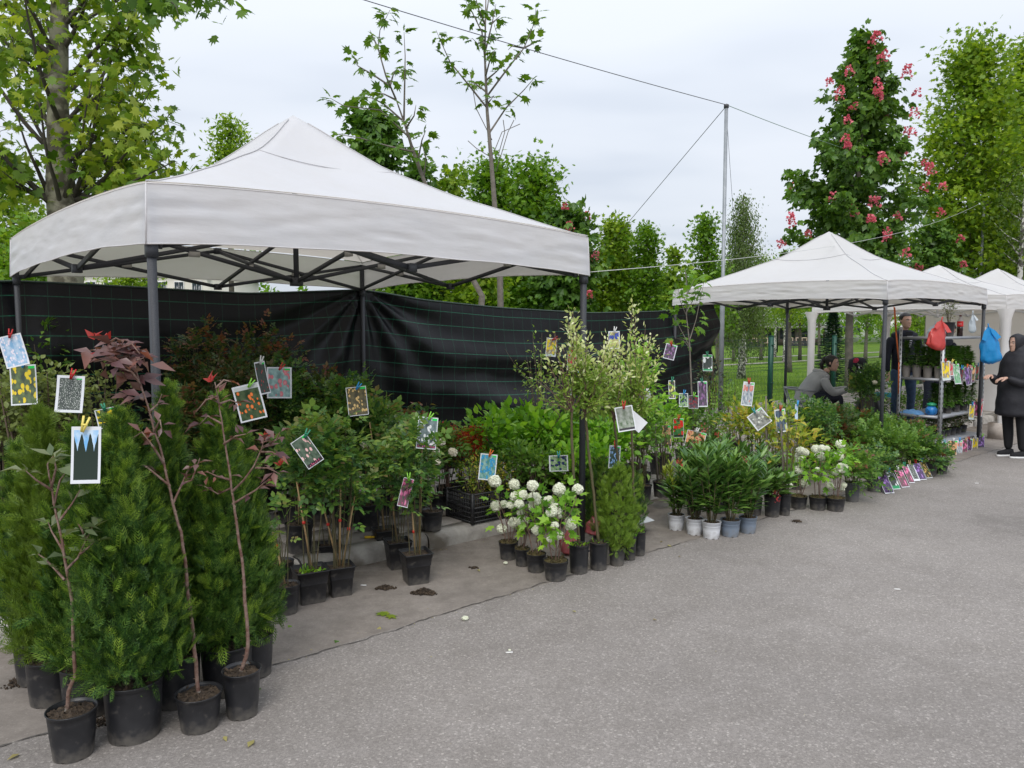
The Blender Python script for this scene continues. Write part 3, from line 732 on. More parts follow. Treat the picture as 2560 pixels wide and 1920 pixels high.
def line(name, a, c, sag, r, m, label):
    P = [a.lerp(c, f) - Vector((0, 0, sag * 4 * f * (1 - f))) for f in np.linspace(0, 1, 25)]
    mb = MB(); mb.tube([p - a for p in P], r, 5); o = mb.build(name, m, loc=a); tag(o, label, 'cable'); return o
line('overhead_cable', pA, Q(820, -28, 9.5), .03, .006, M_WIRE, 'dark cable crossing the sky from the tall pole to the top left')
line('overhead_cable', pA, Q(2230, 408, 20.0), .05, .006, M_CORD2, 'thin green cable from the tall pole into the red chestnut')
line('guy_wire', pA - Vector((0, 0, .02)), Q(1500, 640, 18.0), .0, .006, M_WIRE, 'straight guy wire slanting down left from the tall pole')
line('loose_wire', pA - Vector((0, 0, .05)), Q(1842, 640, 14.5), .10, .0035, M_WIRE, 'loose thin wire hanging beside the tall pole')
line('cord_line', Q(1476, 680, 5.55), pB, .28, .0028, M_CORD, 'pale cord from the near tent corner to the shorter pole')
line('cord_line', pB, Q(2530, 560, 22.5), .1, .008, M_CORD, 'short pale cord leaving the shorter pole to the right')

# ================================================================== WIRE MESH FENCE
M_FGREEN = plain('fence_green', (.010, .075, .050), .45, .1)
M_FWIRE = plain('fence_wire', (.012, .045, .032), .5, .2)
f0 = ST(0, 7.85, .1)
fence = empty('mesh_fence', ST(4, 7.85, .1), 'dark green welded wire mesh fence with square posts behind the tents', 'fence')
fence.rotation_euler = (0, 0, AX)
HF = 1.33
def s_at(px):                    # s where the fence line crosses a picture column
    k = (px - 1280) / 1900; a = EV.x - k * EV.y; return (-NV.x * 7.85 + k * NV.y * 7.85) / a
sp1 = s_at(1927)
posts = [sp1 + 2.5 * k for k in range(-9, 7)]
po = MB().box((0, 0, HF / 2 + .02), (.07, .07, HF + .08)).build('post', M_FGREEN, fence); po.location = (posts[0] - 4, 0, 0)
cp = MB().box((0, 0, HF + .065), (.078, .078, .012)); cp.box((0, -.045, HF - .10), (.09, .02, .02)); cp.box((0, -.045, .5), (.09, .02, .02)); cp = cp.build('post_cap', M_FGREEN, po)
for q in posts[1:]:
    o = po.copy(); COL.objects.link(o); o.location = (q - 4, 0, 0)
    c = cp.copy(); COL.objects.link(c); c.parent = o
pan = MB(); zs_ = [0.02, .24, .30, .36, .74, .80, .86, 1.20, HF]; ys_ = [0, 0, .035, 0, 0, .035, 0, 0, 0]
for i in range(49):
    x = .05 + i * .05; pan.tube([(x, y, z) for y, z in zip(ys_, zs_)], .0032, 3, cap=False)
for z, y in zip(zs_, ys_): pan.tube([(.0, y - .004, z), (2.5, y - .004, z)], .0036, 3, cap=False)
po2 = pan.build('mesh_panel', M_FWIRE, fence); po2['kind'] = 'stuff'; po2.location = (posts[0] - 4, 0, 0)
for q in posts[1:-1]: o = po2.copy(); COL.objects.link(o); o.location = (q - 4, 0, 0)
# ================================================================== TREES BEHIND THE FENCE
M_BARKG = plain('bark_grey_brown', (.105, .090, .075), .9, noise=(7, (.19, .165, .14), .18), bump=.8, bscale=22)
M_BARKD = plain('bark_dark', (.050, .042, .036), .9, noise=(9, (.10, .085, .07), .18), bump=.7, bscale=25)
M_BARKP = plain('bark_plane_mottled', (.10, .088, .062), .8, noise=(7.5, (.27, .255, .19), .06), bump=.4, bscale=18)
M_BARKY = plain('bark_young', (.13, .11, .09), .85, noise=(18, (.21, .185, .16), .2), bump=.4, bscale=60)
M_BIRCH = plain('bark_birch', (.62, .60, .56), .8, noise=(11, (.10, .09, .08), .04), bump=.3, bscale=20)
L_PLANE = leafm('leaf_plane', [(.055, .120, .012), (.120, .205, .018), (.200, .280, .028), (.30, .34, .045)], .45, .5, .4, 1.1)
L_PLANED = leafm('leaf_plane_dark', [(.045, .105, .012), (.080, .160, .016), (.125, .215, .022)], .40, .5, .4, 1.1)  # darker plane leaf tones, for the young planes and the overhanging branch
L_GREENP = leafm('leaf_plane_bright', [(.06, .15, .015), (.11, .23, .02), (.17, .30, .035)], .4, .5, .4, 3)
L_MAPLE = leafm('leaf_maple', [(.050, .125, .010), (.100, .205, .015), (.170, .285, .022)], .38, .5, .35, .9)
L_MAPLEY = leafm('leaf_maple_light', [(.065, .140, .012), (.150, .250, .018), (.260, .350, .030)], .40, .5, .35, .8)
L_CHEST = leafm('leaf_chestnut', [(.036, .092, .014), (.072, .155, .020), (.130, .235, .028)], .32, .45, .45, .9)
L_BIRCH = leafm('leaf_birch', [(.060, .105, .030), (.095, .150, .035), (.140, .190, .055)], .36, .5, .35, 1.0)
L_SPRUCE = leafm('needle_spruce', [(.012, .040, .022), (.022, .062, .030), (.045, .095, .040)], .1, .6, .2, 2)
M_BLOS = plain('blossom_pink_red', (.68, .075, .14), .7, noise=(16, (.84, .28, .32), .2), transl=.25)
TREES = 'trees standing behind the fence'
PET = T([(0, 0, 0), (.5, .5, .1), (0, 1, 0), (-.5, .5, .1)], [(0, 1, 2, 3)])
def tree(name, px, y, ptop, pbot, hw, label, leaf, bark, prof, nl, nleaf, tpl, size, tr=.10, sig=.30, rise=.7, droop=.25, seed=0, lean=0.0, inner=.35, ztop=None, drp=0, blossoms=0, group=TREES, zb=None, keep=0, trunk_seg=8):
    global rg, rnd
    rg = np.random.default_rng(seed + 100); rnd = random.Random(seed + 100)
    x = (px - 1280) / 1900 * y * 1.0
    b = Q(px, 821, y); x = b.x
    z0 = park_z(x, y) if zb is None else zb
    H = Q(px, ptop, y).z - z0; cb = Q(px, pbot, y).z - z0; W = hw / 1900 * y
    root = empty(name, (x, y, z0), label, 'tree', group)
    def tk(z): f = z / H; return Vector((lean * W * f + .04 * W * math.sin(f * 5 + seed), .03 * W * math.sin(f * 4 + 2 * seed), z))
    zs = np.linspace(0, H * .97, 14)
    tb = MB(); tb.tube([tk(z) for z in zs], [tr * (1.25 if i == 0 else 1) * (1 - .93 * (z / H) ** 1.1) + .004 for i, z in enumerate(zs)], trunk_seg)
    tb.build('trunk', bark, root, smooth=True)
    lb = MB(); P = []; A = []; tips = []
    for i in range(nl):
        f = (i + rnd.random()) / nl
        rad = W * float(np.interp(f, prof[0], prof[1]))
        an = i * 2.399 + rnd.uniform(-.5, .5); rr = rad * (inner + (1 - inner) * math.sqrt(rnd.random())) * rnd.uniform(.85, 1.12)
        zt = cb + (H - cb) * f
        zs_ = max(cb * .75, zt - rise * rr - .1)
        a = tk(min(zs_, H * .95)); c = tk(min(H, zt)) + Vector((math.cos(an) * rr, math.sin(an) * rr, 0))
        if f > .97: c = tk(H)
        mid = a.lerp(c, .5) + Vector((0, 0, -.12 * rr if rise > 0 else .1 * rr)) + Vector((rnd.uniform(-1, 1), rnd.uniform(-1, 1), 0)) * .05 * rr
        r0 = max(.006, tr * .28 * (1 - f * .7))
        lb.tube([a, mid, c], [r0, r0 * .6, .003], 4, cap=False)
        k = max(3, int(nleaf / nl * rnd.uniform(.6, 1.4) * (.55 + .45 * rad / W * 1.3)))
        ff = rg.uniform(.25, 1.04, k) ** .75
        base = np.array([a.lerp(mid, min(1, q * 2)) if q < .5 else mid.lerp(c, (q - .5) * 2) for q in ff])
        s = sig * (.5 + .6 * rnd.random())
        pts = base + rg.normal(size=(k, 3)) * s * np.array([1, 1, .62])
        if drp: pts[:, 2] -= rg.uniform(0, 1, k) ** 1.5 * drp
        P.append(pts); o = np.array(c - a) / (c - a).length
        ax = rg.normal(size=(k, 3)) * .8 + o * .7; ax[:, 2] -= droop + (2.2 if drp else 0); A.append(ax); tips.append((c, o))
    lb.build('limbs', bark, root)
    P = np.concatenate(P); A = np.concatenate(A); n = len(P)
    up = rg.normal(size=(n, 3)) * .55; up[:, 2] += 1
    sz = rg.uniform(.65, 1.25, n) * size
    fol = MB(); fol.scatter(tpl, P, A, up, sz); fo = fol.build('foliage', leaf, root); fo['kind'] = 'stuff'
    for i in range(blossoms):
        c, o = tips[rnd.randrange(int(len(tips) * .97))]
        if c.y > .3 * W: c, o = tips[rnd.randrange(int(len(tips) * .97))]
        bl = MB(); k = 34; h_ = rnd.uniform(.15, .23) * (y / 18) ** .5
        f = rg.uniform(0, 1, k); an = rg.uniform(0, 6.28, k); rr = h_ * .36 * (1 - f * .75)
        bp = np.stack([np.cos(an) * rr, np.sin(an) * rr, f * h_], 1)
        bl.scatter(PET, bp, np.stack([np.cos(an), np.sin(an), .6 + 0 * an], 1), rdir(k, 1), rg.uniform(.045, .07, k) * (y / 18))
        bo = bl.build('blossom', M_BLOS, root, loc=c + Vector((o[0], o[1], 0)) * sig * .9 + Vector((rnd.uniform(-.3, .3) * sig, -abs(rnd.uniform(.4, 1.3)) * sig * 1.4, rnd.uniform(-.05, .2) * 1)))
        bo.rotation_euler = (rnd.uniform(-.4, .5), rnd.uniform(-.4, .4), 0)
    return root
CONE = ([0, .12, .45, .75, .92, 1], [.72, 1, .80, .50, .28, .06])
OVAL = ([0, .15, .4, .7, .9, 1], [.55, .85, 1, .80, .45, .12])
TALL = ([0, .1, .35, .6, .85, 1], [.5, .85, 1, .78, .42, .08])
# far wood closing the horizon
rg = np.random.default_rng(4)
n = 34000; px_ = rg.uniform(-500, 3100, n); yd = rg.uniform(105, 150, n)
clump = 9 + 5 * np.sin(px_ * .013) + 3.0 * np.sin(px_ * .041 + 1) + 1.5 * np.sin(px_ * .11)
zz = rg.uniform(0, 1, n) ** .8 * clump - 1.5
wp = np.stack([(px_ - 1280) / 1900 * yd, yd, zz], 1)
ws = tag(MB().scatter(LEAF2, wp - np.array([0, 120, 0]), rdir(n), rdir(n, 1), rg.uniform(.5, 1.1, n)).build('wood', L_MAPLE, loc=(0, 120, 0)), 'distant wood closing the view behind the park', 'wood', kind='stuff')

# buildings far behind
M_CREAM = plain('render_cream', (.62, .58, .52), .9, noise=(.6, (.70, .67, .61), .2)); M_PALE = plain('wall_pale', (.66, .66, .66), .9, noise=(.5, (.74, .74, .73), .2))
M_GLASSD = plain('window_glass', (.035, .045, .055), .12, 0, .6); M_ROOF = plain('roof_sheet', (.20, .195, .20), .7, noise=(.8, (.28, .27, .27), .2)); M_WOODD = plain('dark_timber', (.055, .036, .026), .7)
M_WFR = plain('window_frame', (.7, .7, .7), .6)
def block(name, px0, px1, y, h, label, floors, bays, wall):
    x0 = (px0 - 1280) / 1900 * y; x1 = (px1 - 1280) / 1900 * y; zb = park_z((x0 + x1) / 2, y) - .3
    root = empty(name, ((x0 + x1) / 2, y, zb), label, 'building')
    W = x1 - x0
    MB().box((0, 5, h / 2), (W, 10, h)).build('wall', wall, root)
    MB().box((0, 5, h + .15), (W + .8, 10.8, .3)).build('roof', M_ROOF, root)
    fr = None; st = W / bays; hh = (h - .3) / floors
    for f in range(floors):
        for i in range(bays):
            c = (-W / 2 + (i + .5) * st, -.04, .3 + hh * (f + .55)); s = (min(st * .55, 1.5), .10, hh * .5)
            if fr is None: fr = MB().box((0, 0, 0), s).build('window', M_WFR, root); pn = MB().box((-s[0] * .23, -.04, 0), (s[0] * .42, .05, s[2] * .9)).box((s[0] * .23, -.04, 0), (s[0] * .42, .05, s[2] * .9)).build('pane', M_GLASSD, fr); o = fr
            else:
                o = fr.copy(); COL.objects.link(o); q = pn.copy(); COL.objects.link(q); q.parent = o
            o.location = c
    return root
block('apartment_building', 40, 520, 48, 6.2, 'cream building seen through the gap under the left of the big tent', 2, 11, M_CREAM)
block('white_building', 1150, 1700, 92, 8.2, 'pale building half hidden behind the trees in the middle', 3, 14, M_PALE)
block('white_building', 2090, 2420, 135, 4.6, 'low white building behind the park on the right', 1, 10, M_PALE)
# pavilion
yP = 108; x0 = (1640 - 1280) / 1900 * yP; x1 = (2050 - 1280) / 1900 * yP; zb = park_z(x1, yP) - .1
pav = empty('park_pavilion', ((x0 + x1) / 2, yP, zb), 'low dark timber pavilion with a hipped grey roof across the park', 'building'); W = x1 - x0
MB().box((0, 4, 1.3), (W - 1.6, 8, 2.6)).build('glazing', M_GLASSD, pav)
mb = MB(); mb.add([(-W / 2 - .6, -1.6, 2.75), (W / 2 + .6, -1.6, 2.75), (W / 2 + .6, 9, 2.75), (-W / 2 - .6, 9, 2.75), (-W / 2 + 4, 3.5, 4.6), (W / 2 - 4, 3.5, 4.6)], [(0, 1, 5, 4), (1, 2, 5), (2, 3, 4, 5), (3, 0, 4), (3, 2, 1, 0)]).build('roof', M_ROOF, pav)
MB().box((0, -1.62, 2.62), (W + 1.2, .12, .26)).build('fascia', plain('fascia', (.34, .32, .30), .8), pav)
MB().box((0, -1.0, .55), (W - .4, .10, .9)).build('terrace_rail', M_WOODD, pav)
cc = MB().box((0, 0, 1.3), (.22, .22, 2.6)).build('column', M_WOODD, pav); cc.location = (-W / 2, -1.2, 0)
for i in range(1, 15): o = cc.copy(); COL.objects.link(o); o.location = (-W / 2 + i * W / 14, -1.2, 0)
M_BEIGE = plain('beige_panels', (.22, .19, .17), .8)
cc = MB().box((0, 0, 1.5), (1.0, .08, 2.2)).build('wall_panel', M_BEIGE, pav); cc.location = (-W / 2 + 1.5, -.1, 0)
for i in range(1, 7): o = cc.copy(); COL.objects.link(o); o.location = (-W / 2 + 1.5 + i * 3.1, -.1, 0)
M_CANE = plain('pale_cane', (.55, .42, .33), .7)
ch = None
for i, (px, lb_) in enumerate(((1885, 'pale terrace chair seen above the left end of the first bench'), (1912, 'pale terrace chair left of the dark green fence post'), (1975, 'pale terrace chair just right of the thin dark tent leg'), (2010, 'pale terrace chair nearest the white tent leg'), (1995, 'pale terrace chair second from the white tent leg'), (1835, 'pale terrace chair nearest the tall steel pole'))):
    y = 97 + i % 3; x = (px - 1280) / 1900 * y
    o = empty('terrace_chair', (x, y, park_z(x, y)), lb_, 'chair', 'pale chairs in front of the pavilion')
    c = MB()
    for a, b_ in (((-.3, 0, 0), (-.3, 0, 1.15)), ((.3, 0, 0), (.3, 0, 1.15)), ((-.3, -.5, 0), (-.3, -.5, .5)), ((.3, -.5, 0), (.3, -.5, .5))): c.bar(a, b_, .07, .07)
    c.bar((-.3, 0, 1.1), (.3, 0, 1.1), .07, .1); c.build('chair_frame', M_CANE, o)
    MB().box((0, -.25, .5), (.62, .5, .06)).build('seat', M_CANE, o)
M_BENCH = plain('bench_dark', (.030, .034, .040), .6); M_IRON = plain('bench_iron', (.018, .022, .022), .5, .5)
for px, y, rz, lab in ((1880, 54, .05, 'dark slatted park bench between the tall pole and the dark green fence post'), (2006, 62, .15, 'dark park bench beside the path, left of the white tent leg'), (2262, 46, -.1, 'dark park bench right of the big tree trunk'), (1715, 58, .05, 'dark park bench mostly behind the black sheet')):
    x = (px - 1280) / 1900 * y
    o = empty('park_bench', (x, y, park_z(x, y)), lab, 'bench', 'dark benches in the park', rz)
    for j in range(4): MB().box((0, -.30 + j * .13, .47), (2.0, .10, .04)).build('seat_slat', M_BENCH, o)
    for j in range(4): MB().box((0, .22 + j * .03, .60 + j * .12), (2.0, .035, .095)).build('back_slat', M_BENCH, o)
    for sx in (-.95, .95):
        m_ = MB(); m_.tube([(sx, -.36, 0), (sx, -.30, .3), (sx, -.34, .45), (sx, .2, .45), (sx, .35, 1.02)], .03, 5); m_.tube([(sx, .30, 0), (sx, .2, .45)], .03, 5); m_.tube([(sx, -.34, .45), (sx, -.36, .68), (sx, .25, .70)], .025, 5)
        m_.build('iron_side', M_IRON, o)
x = (1942 - 1280) / 1900 * 66
o = empty('park_lamp', (x, 66, park_z(x, 66)), 'thin black lamp post with a round white globe in the park', 'lamp post')
MB().tube([(0, 0, 0), (0, 0, 4.2)], .07, 8).build('post', M_IRON, o)
MB().lathe([(.02, 2.62), (.2, 2.72), (.26, 2.9), (.2, 3.08), (.02, 3.16)], 10).build('globe', plain('globe', (.85, .85, .85), .3), o, loc=(.16, -.1, 0))

# trees, left to right
tree('yellow_green_tree', 10, 17, 430, 740, 150, 'yellow green tree low at the left edge beside the big plane trunk', L_MAPLEY, M_BARKD, OVAL, 60, 7000, MAPLE, .13, .16, .45, seed=1)
tree('young_poplar', 585, 20, 300, 560, 96, 'small light green tree just left of the big tent peak', L_MAPLEY, M_BARKD, ([0, .4, .75, 1], [1, .75, .34, .10]), 34, 5600, LEAF, .13, .10, .26, seed=2)
tree('green_tree', 940, 17.5, 268, 640, 62, 'narrow leafy tree right of the big tent peak behind the leaning young plane', L_CHEST, M_BARKD, ([0, .3, .5, .62, .8, .95, 1], [1, .85, .5, .72, 1, .85, .3]), 40, 2300, CHEST, .20, .08, .26, seed=3)
tree('small_chestnut', 1050, 17, 398, 700, 58, 'small thin tree between the two young plane trees', L_CHEST, M_BARKD, ([0, .5, .8, 1], [1, .9, .35, .2]), 26, 1100, CHEST, .18, .06, .25, seed=4)
tree('small_chestnut', 1133, 17.5, 420, 700, 40, 'sparse small tree left of the round maples', L_MAPLEY, M_BARKD, ([0, .5, .8, 1], [1, .9, .6, .3]), 22, 700, CHEST, .17, .05, .25, seed=5)
tree('round_maple', 1235, 21, 412, 790, 80, 'dense round maple behind the straight young plane, left one of a pair', L_MAPLE, M_BARKG, OVAL, 60, 10000, MAPLE, .15, .14, .40, seed=6, inner=.2)
tree('round_maple', 1340, 20, 418, 790, 72, 'dense round maple right of the straight young plane, right one of a pair', L_MAPLE, M_BARKG, OVAL, 60, 10000, MAPLE, .15, .14, .38, seed=7, inner=.2)
tree('red_chestnut', 1415, 18.5, 528, 800, 62, 'smaller dark chestnut with red flowers behind the right corner of the big tent', L_CHEST, M_BARKD, OVAL, 40, 3000, CHEST, .21, .1, .28, seed=8, blossoms=9)
tree('upright_maple', 1535, 21, 555, 800, 62, 'tall light maple between the two front tents, left of the knobbly one', L_MAPLEY, M_BARKG, TALL, 60, 9000, MAPLE, .125, .12, .25, seed=9, inner=.2)
tree('upright_maple', 1612, 20, 566, 800, 48, 'knobbly narrow maple between the two front tents', L_MAPLE, M_BARKG, ([0, .3, .5, .62, .78, .9, 1], [1, 1, .85, .45, .5, .7, .35]), 44, 5200, MAPLE, .105, .09, .20, seed=10)
tree('upright_maple', 1668, 23, 690, 800, 48, 'low round green tree left of the second tent', L_MAPLE, M_BARKG, OVAL, 40, 4500, MAPLE, .11, .09, .24, seed=11)
tree('small_chestnut', 1683, 19, 612, 770, 24, 'thin yellowish sapling rising left of the second tent', L_MAPLEY, M_BARKD, ([0, .5, .8, 1], [1, .8, .5, .3]), 12, 280, CHEST, .16, .03, .16, seed=12)
tree('upright_maple', 1762, 23, 545, 800, 66, 'pointed maple left of the tall steel pole', L_MAPLE, M_BARKG, ([0, .3, .5, .75, 1], [1, 1, .65, .32, .18]), 54, 6500, MAPLE, .115, .1, .24, seed=13)
tree('weeping_birch', 1853, 26, 478, 790, 78, 'weeping birch just right of the tall steel pole', L_BIRCH, M_BIRCH, ([0, .2, .5, .8, 1], [.95, 1, .85, .5, .25]), 110, 16500, LEAF, .085, .13, .16, seed=14, rise=.9, drp=1.3, inner=.3)
tree('small_tree', 1975, 30, 628, 800, 40, 'small yellow green tree top above the left slope of the second tent', L_MAPLEY, M_BARKG, OVAL, 26, 2600, LEAF, .12, .1, .25, seed=15)
ch1 = tree('red_chestnut', 2132, 18, 92, 705, 172, 'tall red flowering horse chestnut behind the second tent', L_CHEST, M_BARKG, ([0, .15, .32, .5, .66, .74, .88, 1], [.85, .95, 1, .82, .48, .54, .18, .05]), 84, 6200, CHEST, .185, .105, .20, seed=16, rise=.35, blossoms=66, inner=.25, droop=.5)
tree('red_chestnut', 2318, 21, 560, 720, 60, 'red flowering chestnut branches between the tall chestnut and the big maple', L_CHEST, M_BARKG, OVAL, 22, 700, CHEST, .2, .1, .26, seed=17, blossoms=8)
tree('weeping_birch', 2330, 30, 430, 760, 75, 'thin birch behind the third tent', L_BIRCH, M_BIRCH, OVAL, 40, 4200, LEAF, .09, .1, .3, seed=18, drp=.8)
tree('large_maple', 2412, 22, 105, 690, 195, 'tallest bright green maple at the right, left one of two', L_MAPLEY, M_BARKG, ([0, .2, .45, .65, .8, .93, 1], [.85, 1, .86, .62, .46, .30, .16]), 90, 21000, MAPLE, .155, .17, .34, seed=19, inner=.15)
tree('large_maple', 2555, 23, 110, 690, 150, 'bright green maple cut by the right edge', L_MAPLEY, M_BARKG, ([0, .2, .45, .65, .8, .93, 1], [.8, 1, .9, .70, .42, .3, .16]), 80, 17000, MAPLE, .155, .17, .40, seed=20, inner=.15)
tree('birch', 2546, 20, 420, 640, 60, 'white birch trunk at the right edge behind the farthest tent', L_BIRCH, M_BIRCH, OVAL, 24, 1800, LEAF, .08, .115, .3, seed=21)
for i, (px, y, pt, pb_, hw, lab, lf, bk) in enumerate((
        (1795, 30, 660, 800, 45, 'park tree seen under the left edge of the second tent', L_MAPLE, M_BARKG),
        (1836, 44, 640, 805, 40, 'park tree with a straight pale trunk behind the first bench', L_MAPLEY, M_BARKY),
        (1866, 40, 640, 800, 38, 'white leaning birch beside the first bench', L_MAPLE, M_BIRCH),
        (1905, 46, 640, 815, 36, 'park tree with twin thin trunks right of the birch', L_MAPLEY, M_BARKG),
        (1938, 52, 650, 805, 32, 'slim birch behind the park lamp', L_MAPLE, M_BIRCH),
        (1962, 42, 650, 795, 30, 'birch right of the park lamp', L_MAPLEY, M_BIRCH),
        (2000, 45, 640, 812, 42, 'park tree with a forked dark trunk left of the white tent leg', L_MAPLE, M_BARKD),
        (2050, 48, 650, 800, 45, 'park tree behind the spruce', L_MAPLE, M_BARKG),
        (2168, 42, 650, 815, 40, 'park tree right of the big trunk', L_MAPLE, M_BARKG),
        (2206, 48, 650, 830, 38, 'slim park tree behind the dark front leg of the second tent', L_MAPLEY, M_BARKG),
        (2290, 36, 640, 850, 46, 'leafy park tree behind the standing man', L_MAPLEY, M_BARKG),
        (2325, 42, 640, 840, 40, 'leafy park tree left of the white side wall', L_MAPLE, M_BARKG),
        (1190, 15, 600, 775, 70, 'low green shrub tree above the middle of the black sheet', L_MAPLEY, M_BARKG),
        (1090, 16, 620, 775, 60, 'bushy tree seen between the tent roof and the black sheet, left of the trunks', L_CHEST, M_BARKG),
        (1010, 15, 640, 780, 50, 'small bright bush behind the tied point of the black sheet', L_MAPLE, M_BARKG),
        (330, 22, 640, 760, 70, 'green tree in the gap above the left of the black sheet', L_MAPLEY, M_BARKG),
        (90, 14, 560, 780, 60, 'dark leafy shrub tree behind the big plane trunk', L_MAPLE, M_BARKD))):
    tree('park_tree', px, y, pt, pb_, hw, lab, lf, bk, OVAL, 26, 2600 if y > 25 else 3200, LEAF if y > 25 else MAPLE, .17 if y > 25 else .12, .10, .42 if y > 25 else .25, seed=40 + i)
# spruce
rg = np.random.default_rng(77); rnd = random.Random(77)
x = (2080 - 1280) / 1900 * 22; zb = park_z(x, 22)
spc = empty('spruce_tree', (x, 22, zb), 'small dark spruce on the lawn behind the seated vendor', 'tree', TREES); Hs = Q(2080, 775, 22).z - zb
MB().tube([(0, 0, 0), (0, 0, Hs)], [.05, .01], 6).build('trunk', M_BARKD, spc)
P = []; A = []; tw = MB()
for i in range(150):
    f = (i + .5) / 150; z = .15 + (Hs - .2) * f; r = (1 - f) ** .85 * .52 + .03; an = i * 2.399
    P_ = np.linspace(.15, 1, 22)
    c = np.stack([np.cos(an) * r * P_, np.sin(an) * r * P_, z - .10 * r * np.sin(P_ * 2) + 0 * P_], 1)
    tw.tube([(0, 0, z), tuple(c[-1])], [.006, .002], 3, cap=False)
    for sg in (-1, 1, 0):
        a2 = an + sg * .9
        P.append(c + rg.normal(size=c.shape) * .012); A.append(np.tile([math.cos(a2), math.sin(a2), .15], (22, 1)))
P = np.concatenate(P); A = np.concatenate(A); tw.build('limbs', M_BARKD, spc)
MB().scatter(LONG, P, A, rdir(len(P), 1, .4), rg.uniform(.07, .12, len(P))).build('foliage', L_SPRUCE, spc)['kind'] = 'stuff'

# -------- planes: near leaves are objects of their own
def leaf_objs(root, tpl, m, P, A, U, S, name='leaf', limit=300, kinds=5):
    """the largest-showing leaves as parts, the rest joined"""
    P = np.array(P); A = np.array(A); U = np.array(U); S = np.array(S)
    w0 = np.array(root.location); d = np.linalg.norm(P + w0 - np.array([0, 0, EYE]), axis=1) / S
    vis = (np.abs((P + w0)[:, 0] / np.maximum((P + w0)[:, 1], .1)) < .70)
    d = d + np.where(vis, 0, 1e4)
    o_ = np.argsort(d); a = o_[:limit]; r = o_[limit:]
    base = []
    for k in range(kinds):
        t = (tpl[0] * np.array([rnd.uniform(.85, 1.15), 1, rnd.uniform(.4, 2.2)]), tpl[1])
        me = MB().add(t[0], [q for fa in t[1] for q in map(tuple, fa)]).build(name, m, root).data
        base.append(me)
    for ob in list(root.children):
        if ob.type == 'MESH' and ob.data in base: bpy.data.objects.remove(ob)
    for i in a:
        y = Vector(A[i]).normalized(); x = y.cross(Vector(U[i])); x = x.normalized() if x.length > .01 else Vector((1, 0, 0)); z = x.cross(y)
        o = bpy.data.objects.new(name, base[rnd.randrange(kinds)]); COL.objects.link(o); o.parent = root
        M = Matrix((x, y, z)).transposed().to_4x4(); M = Matrix.Translation(P[i]) @ M @ Matrix.Scale(S[i], 4); o.matrix_local = M
    if len(r):
        MB().scatter(tpl, P[r], A[r], U[r], S[r]).build('foliage', m, root)['kind'] = 'stuff'
def young(name, pts_px, y, branches, label, seed, size=.15, dens=1.0, trr=.055, mt_=None):
    """young plane drawn from its trunk and branch lines"""
    global rnd, rg
    rnd = random.Random(seed); rg = np.random.default_rng(seed)
    base = Q(*pts_px[0], y); base.z = park_z(base.x, base.y) if base.y > 9.5 else .12; lsc = .016 if base.y > 9.5 else .006
    root = empty(name, base, label, 'tree', 'young plane trees'); tb = MB()
    pts = [Vector((base.x, base.y, base.z))] + [Q(*p, y) for p in pts_px[1:]]
    k = len(pts); tb.tube([p - base for p in pts], [trr * (1 - .85 * i / (k - 1)) for i in range(k)], 8); tb.build('trunk', M_BARKY, root, smooth=True)
    lb = MB(); P = []; A = []; U = []; S = []
    for br in branches:
        yy = y + rnd.uniform(-.35, .35); bp = [Q(*br[0], y)] + [Q(*p, yy) for p in br[1:]]
        lb.tube([p - base for p in bp], [lsc * (1 - .8 * i / (len(bp) - 1)) for i in range(len(bp))], 5, cap=False)
        L_ = sum((bp[i + 1] - bp[i]).length for i in range(len(bp) - 1)); n = int(L_ * 17 * dens) + 2
        for i in range(n):
            f = 1 - .80 * rnd.random() ** 1.1 if len(bp) > 1 else 1
            if rnd.random() < .25: f = rnd.uniform(.92, 1)
            t = f * (len(bp) - 1); j = min(int(t), len(bp) - 2); c = bp[j].lerp(bp[j + 1], t - j) - base
            a = Vector((rnd.gauss(0, 1), rnd.gauss(0, .8), rnd.gauss(-.35, .6))).normalized()
            P.append(c + a * .05); A.append(a); U.append(Vector((rnd.gauss(0, .5), rnd.gauss(-.25, .5), 1))); S.append(size * rnd.uniform(.55, 1.2))
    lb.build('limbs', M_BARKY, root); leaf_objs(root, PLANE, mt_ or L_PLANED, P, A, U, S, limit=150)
    return root
young('young_plane_tree', [(1180, 860), (1205, 740), (1150, 640), (1065, 465), (1032, 375), (1012, 310), (990, 248)], 11.5, [
    [(990, 248), (965, 190), (945, 120), (950, 75), (975, 25)], [(945, 120), (925, 75)], [(1010, 300), (1012, 200), (1013, 140), (1010, 80)], [(1005, 300), (960, 260), (930, 245), (895, 240)],
    [(975, 215), (930, 185), (895, 165), (885, 140)], [(1020, 340), (950, 275), (860, 265), (825, 245)], [(1035, 380), (970, 365), (900, 345), (840, 335)], [(1045, 400), (1055, 350), (1065, 325)],
    [(1060, 440), (1065, 395), (1055, 360)], [(1015, 320), (1035, 290), (1040, 262)], [(975, 215), (985, 180), (1000, 165)], [(990, 250), (960, 235), (925, 230)]],
    'leaning young plane tree with sparse leaves behind the big tent', 31, .17)
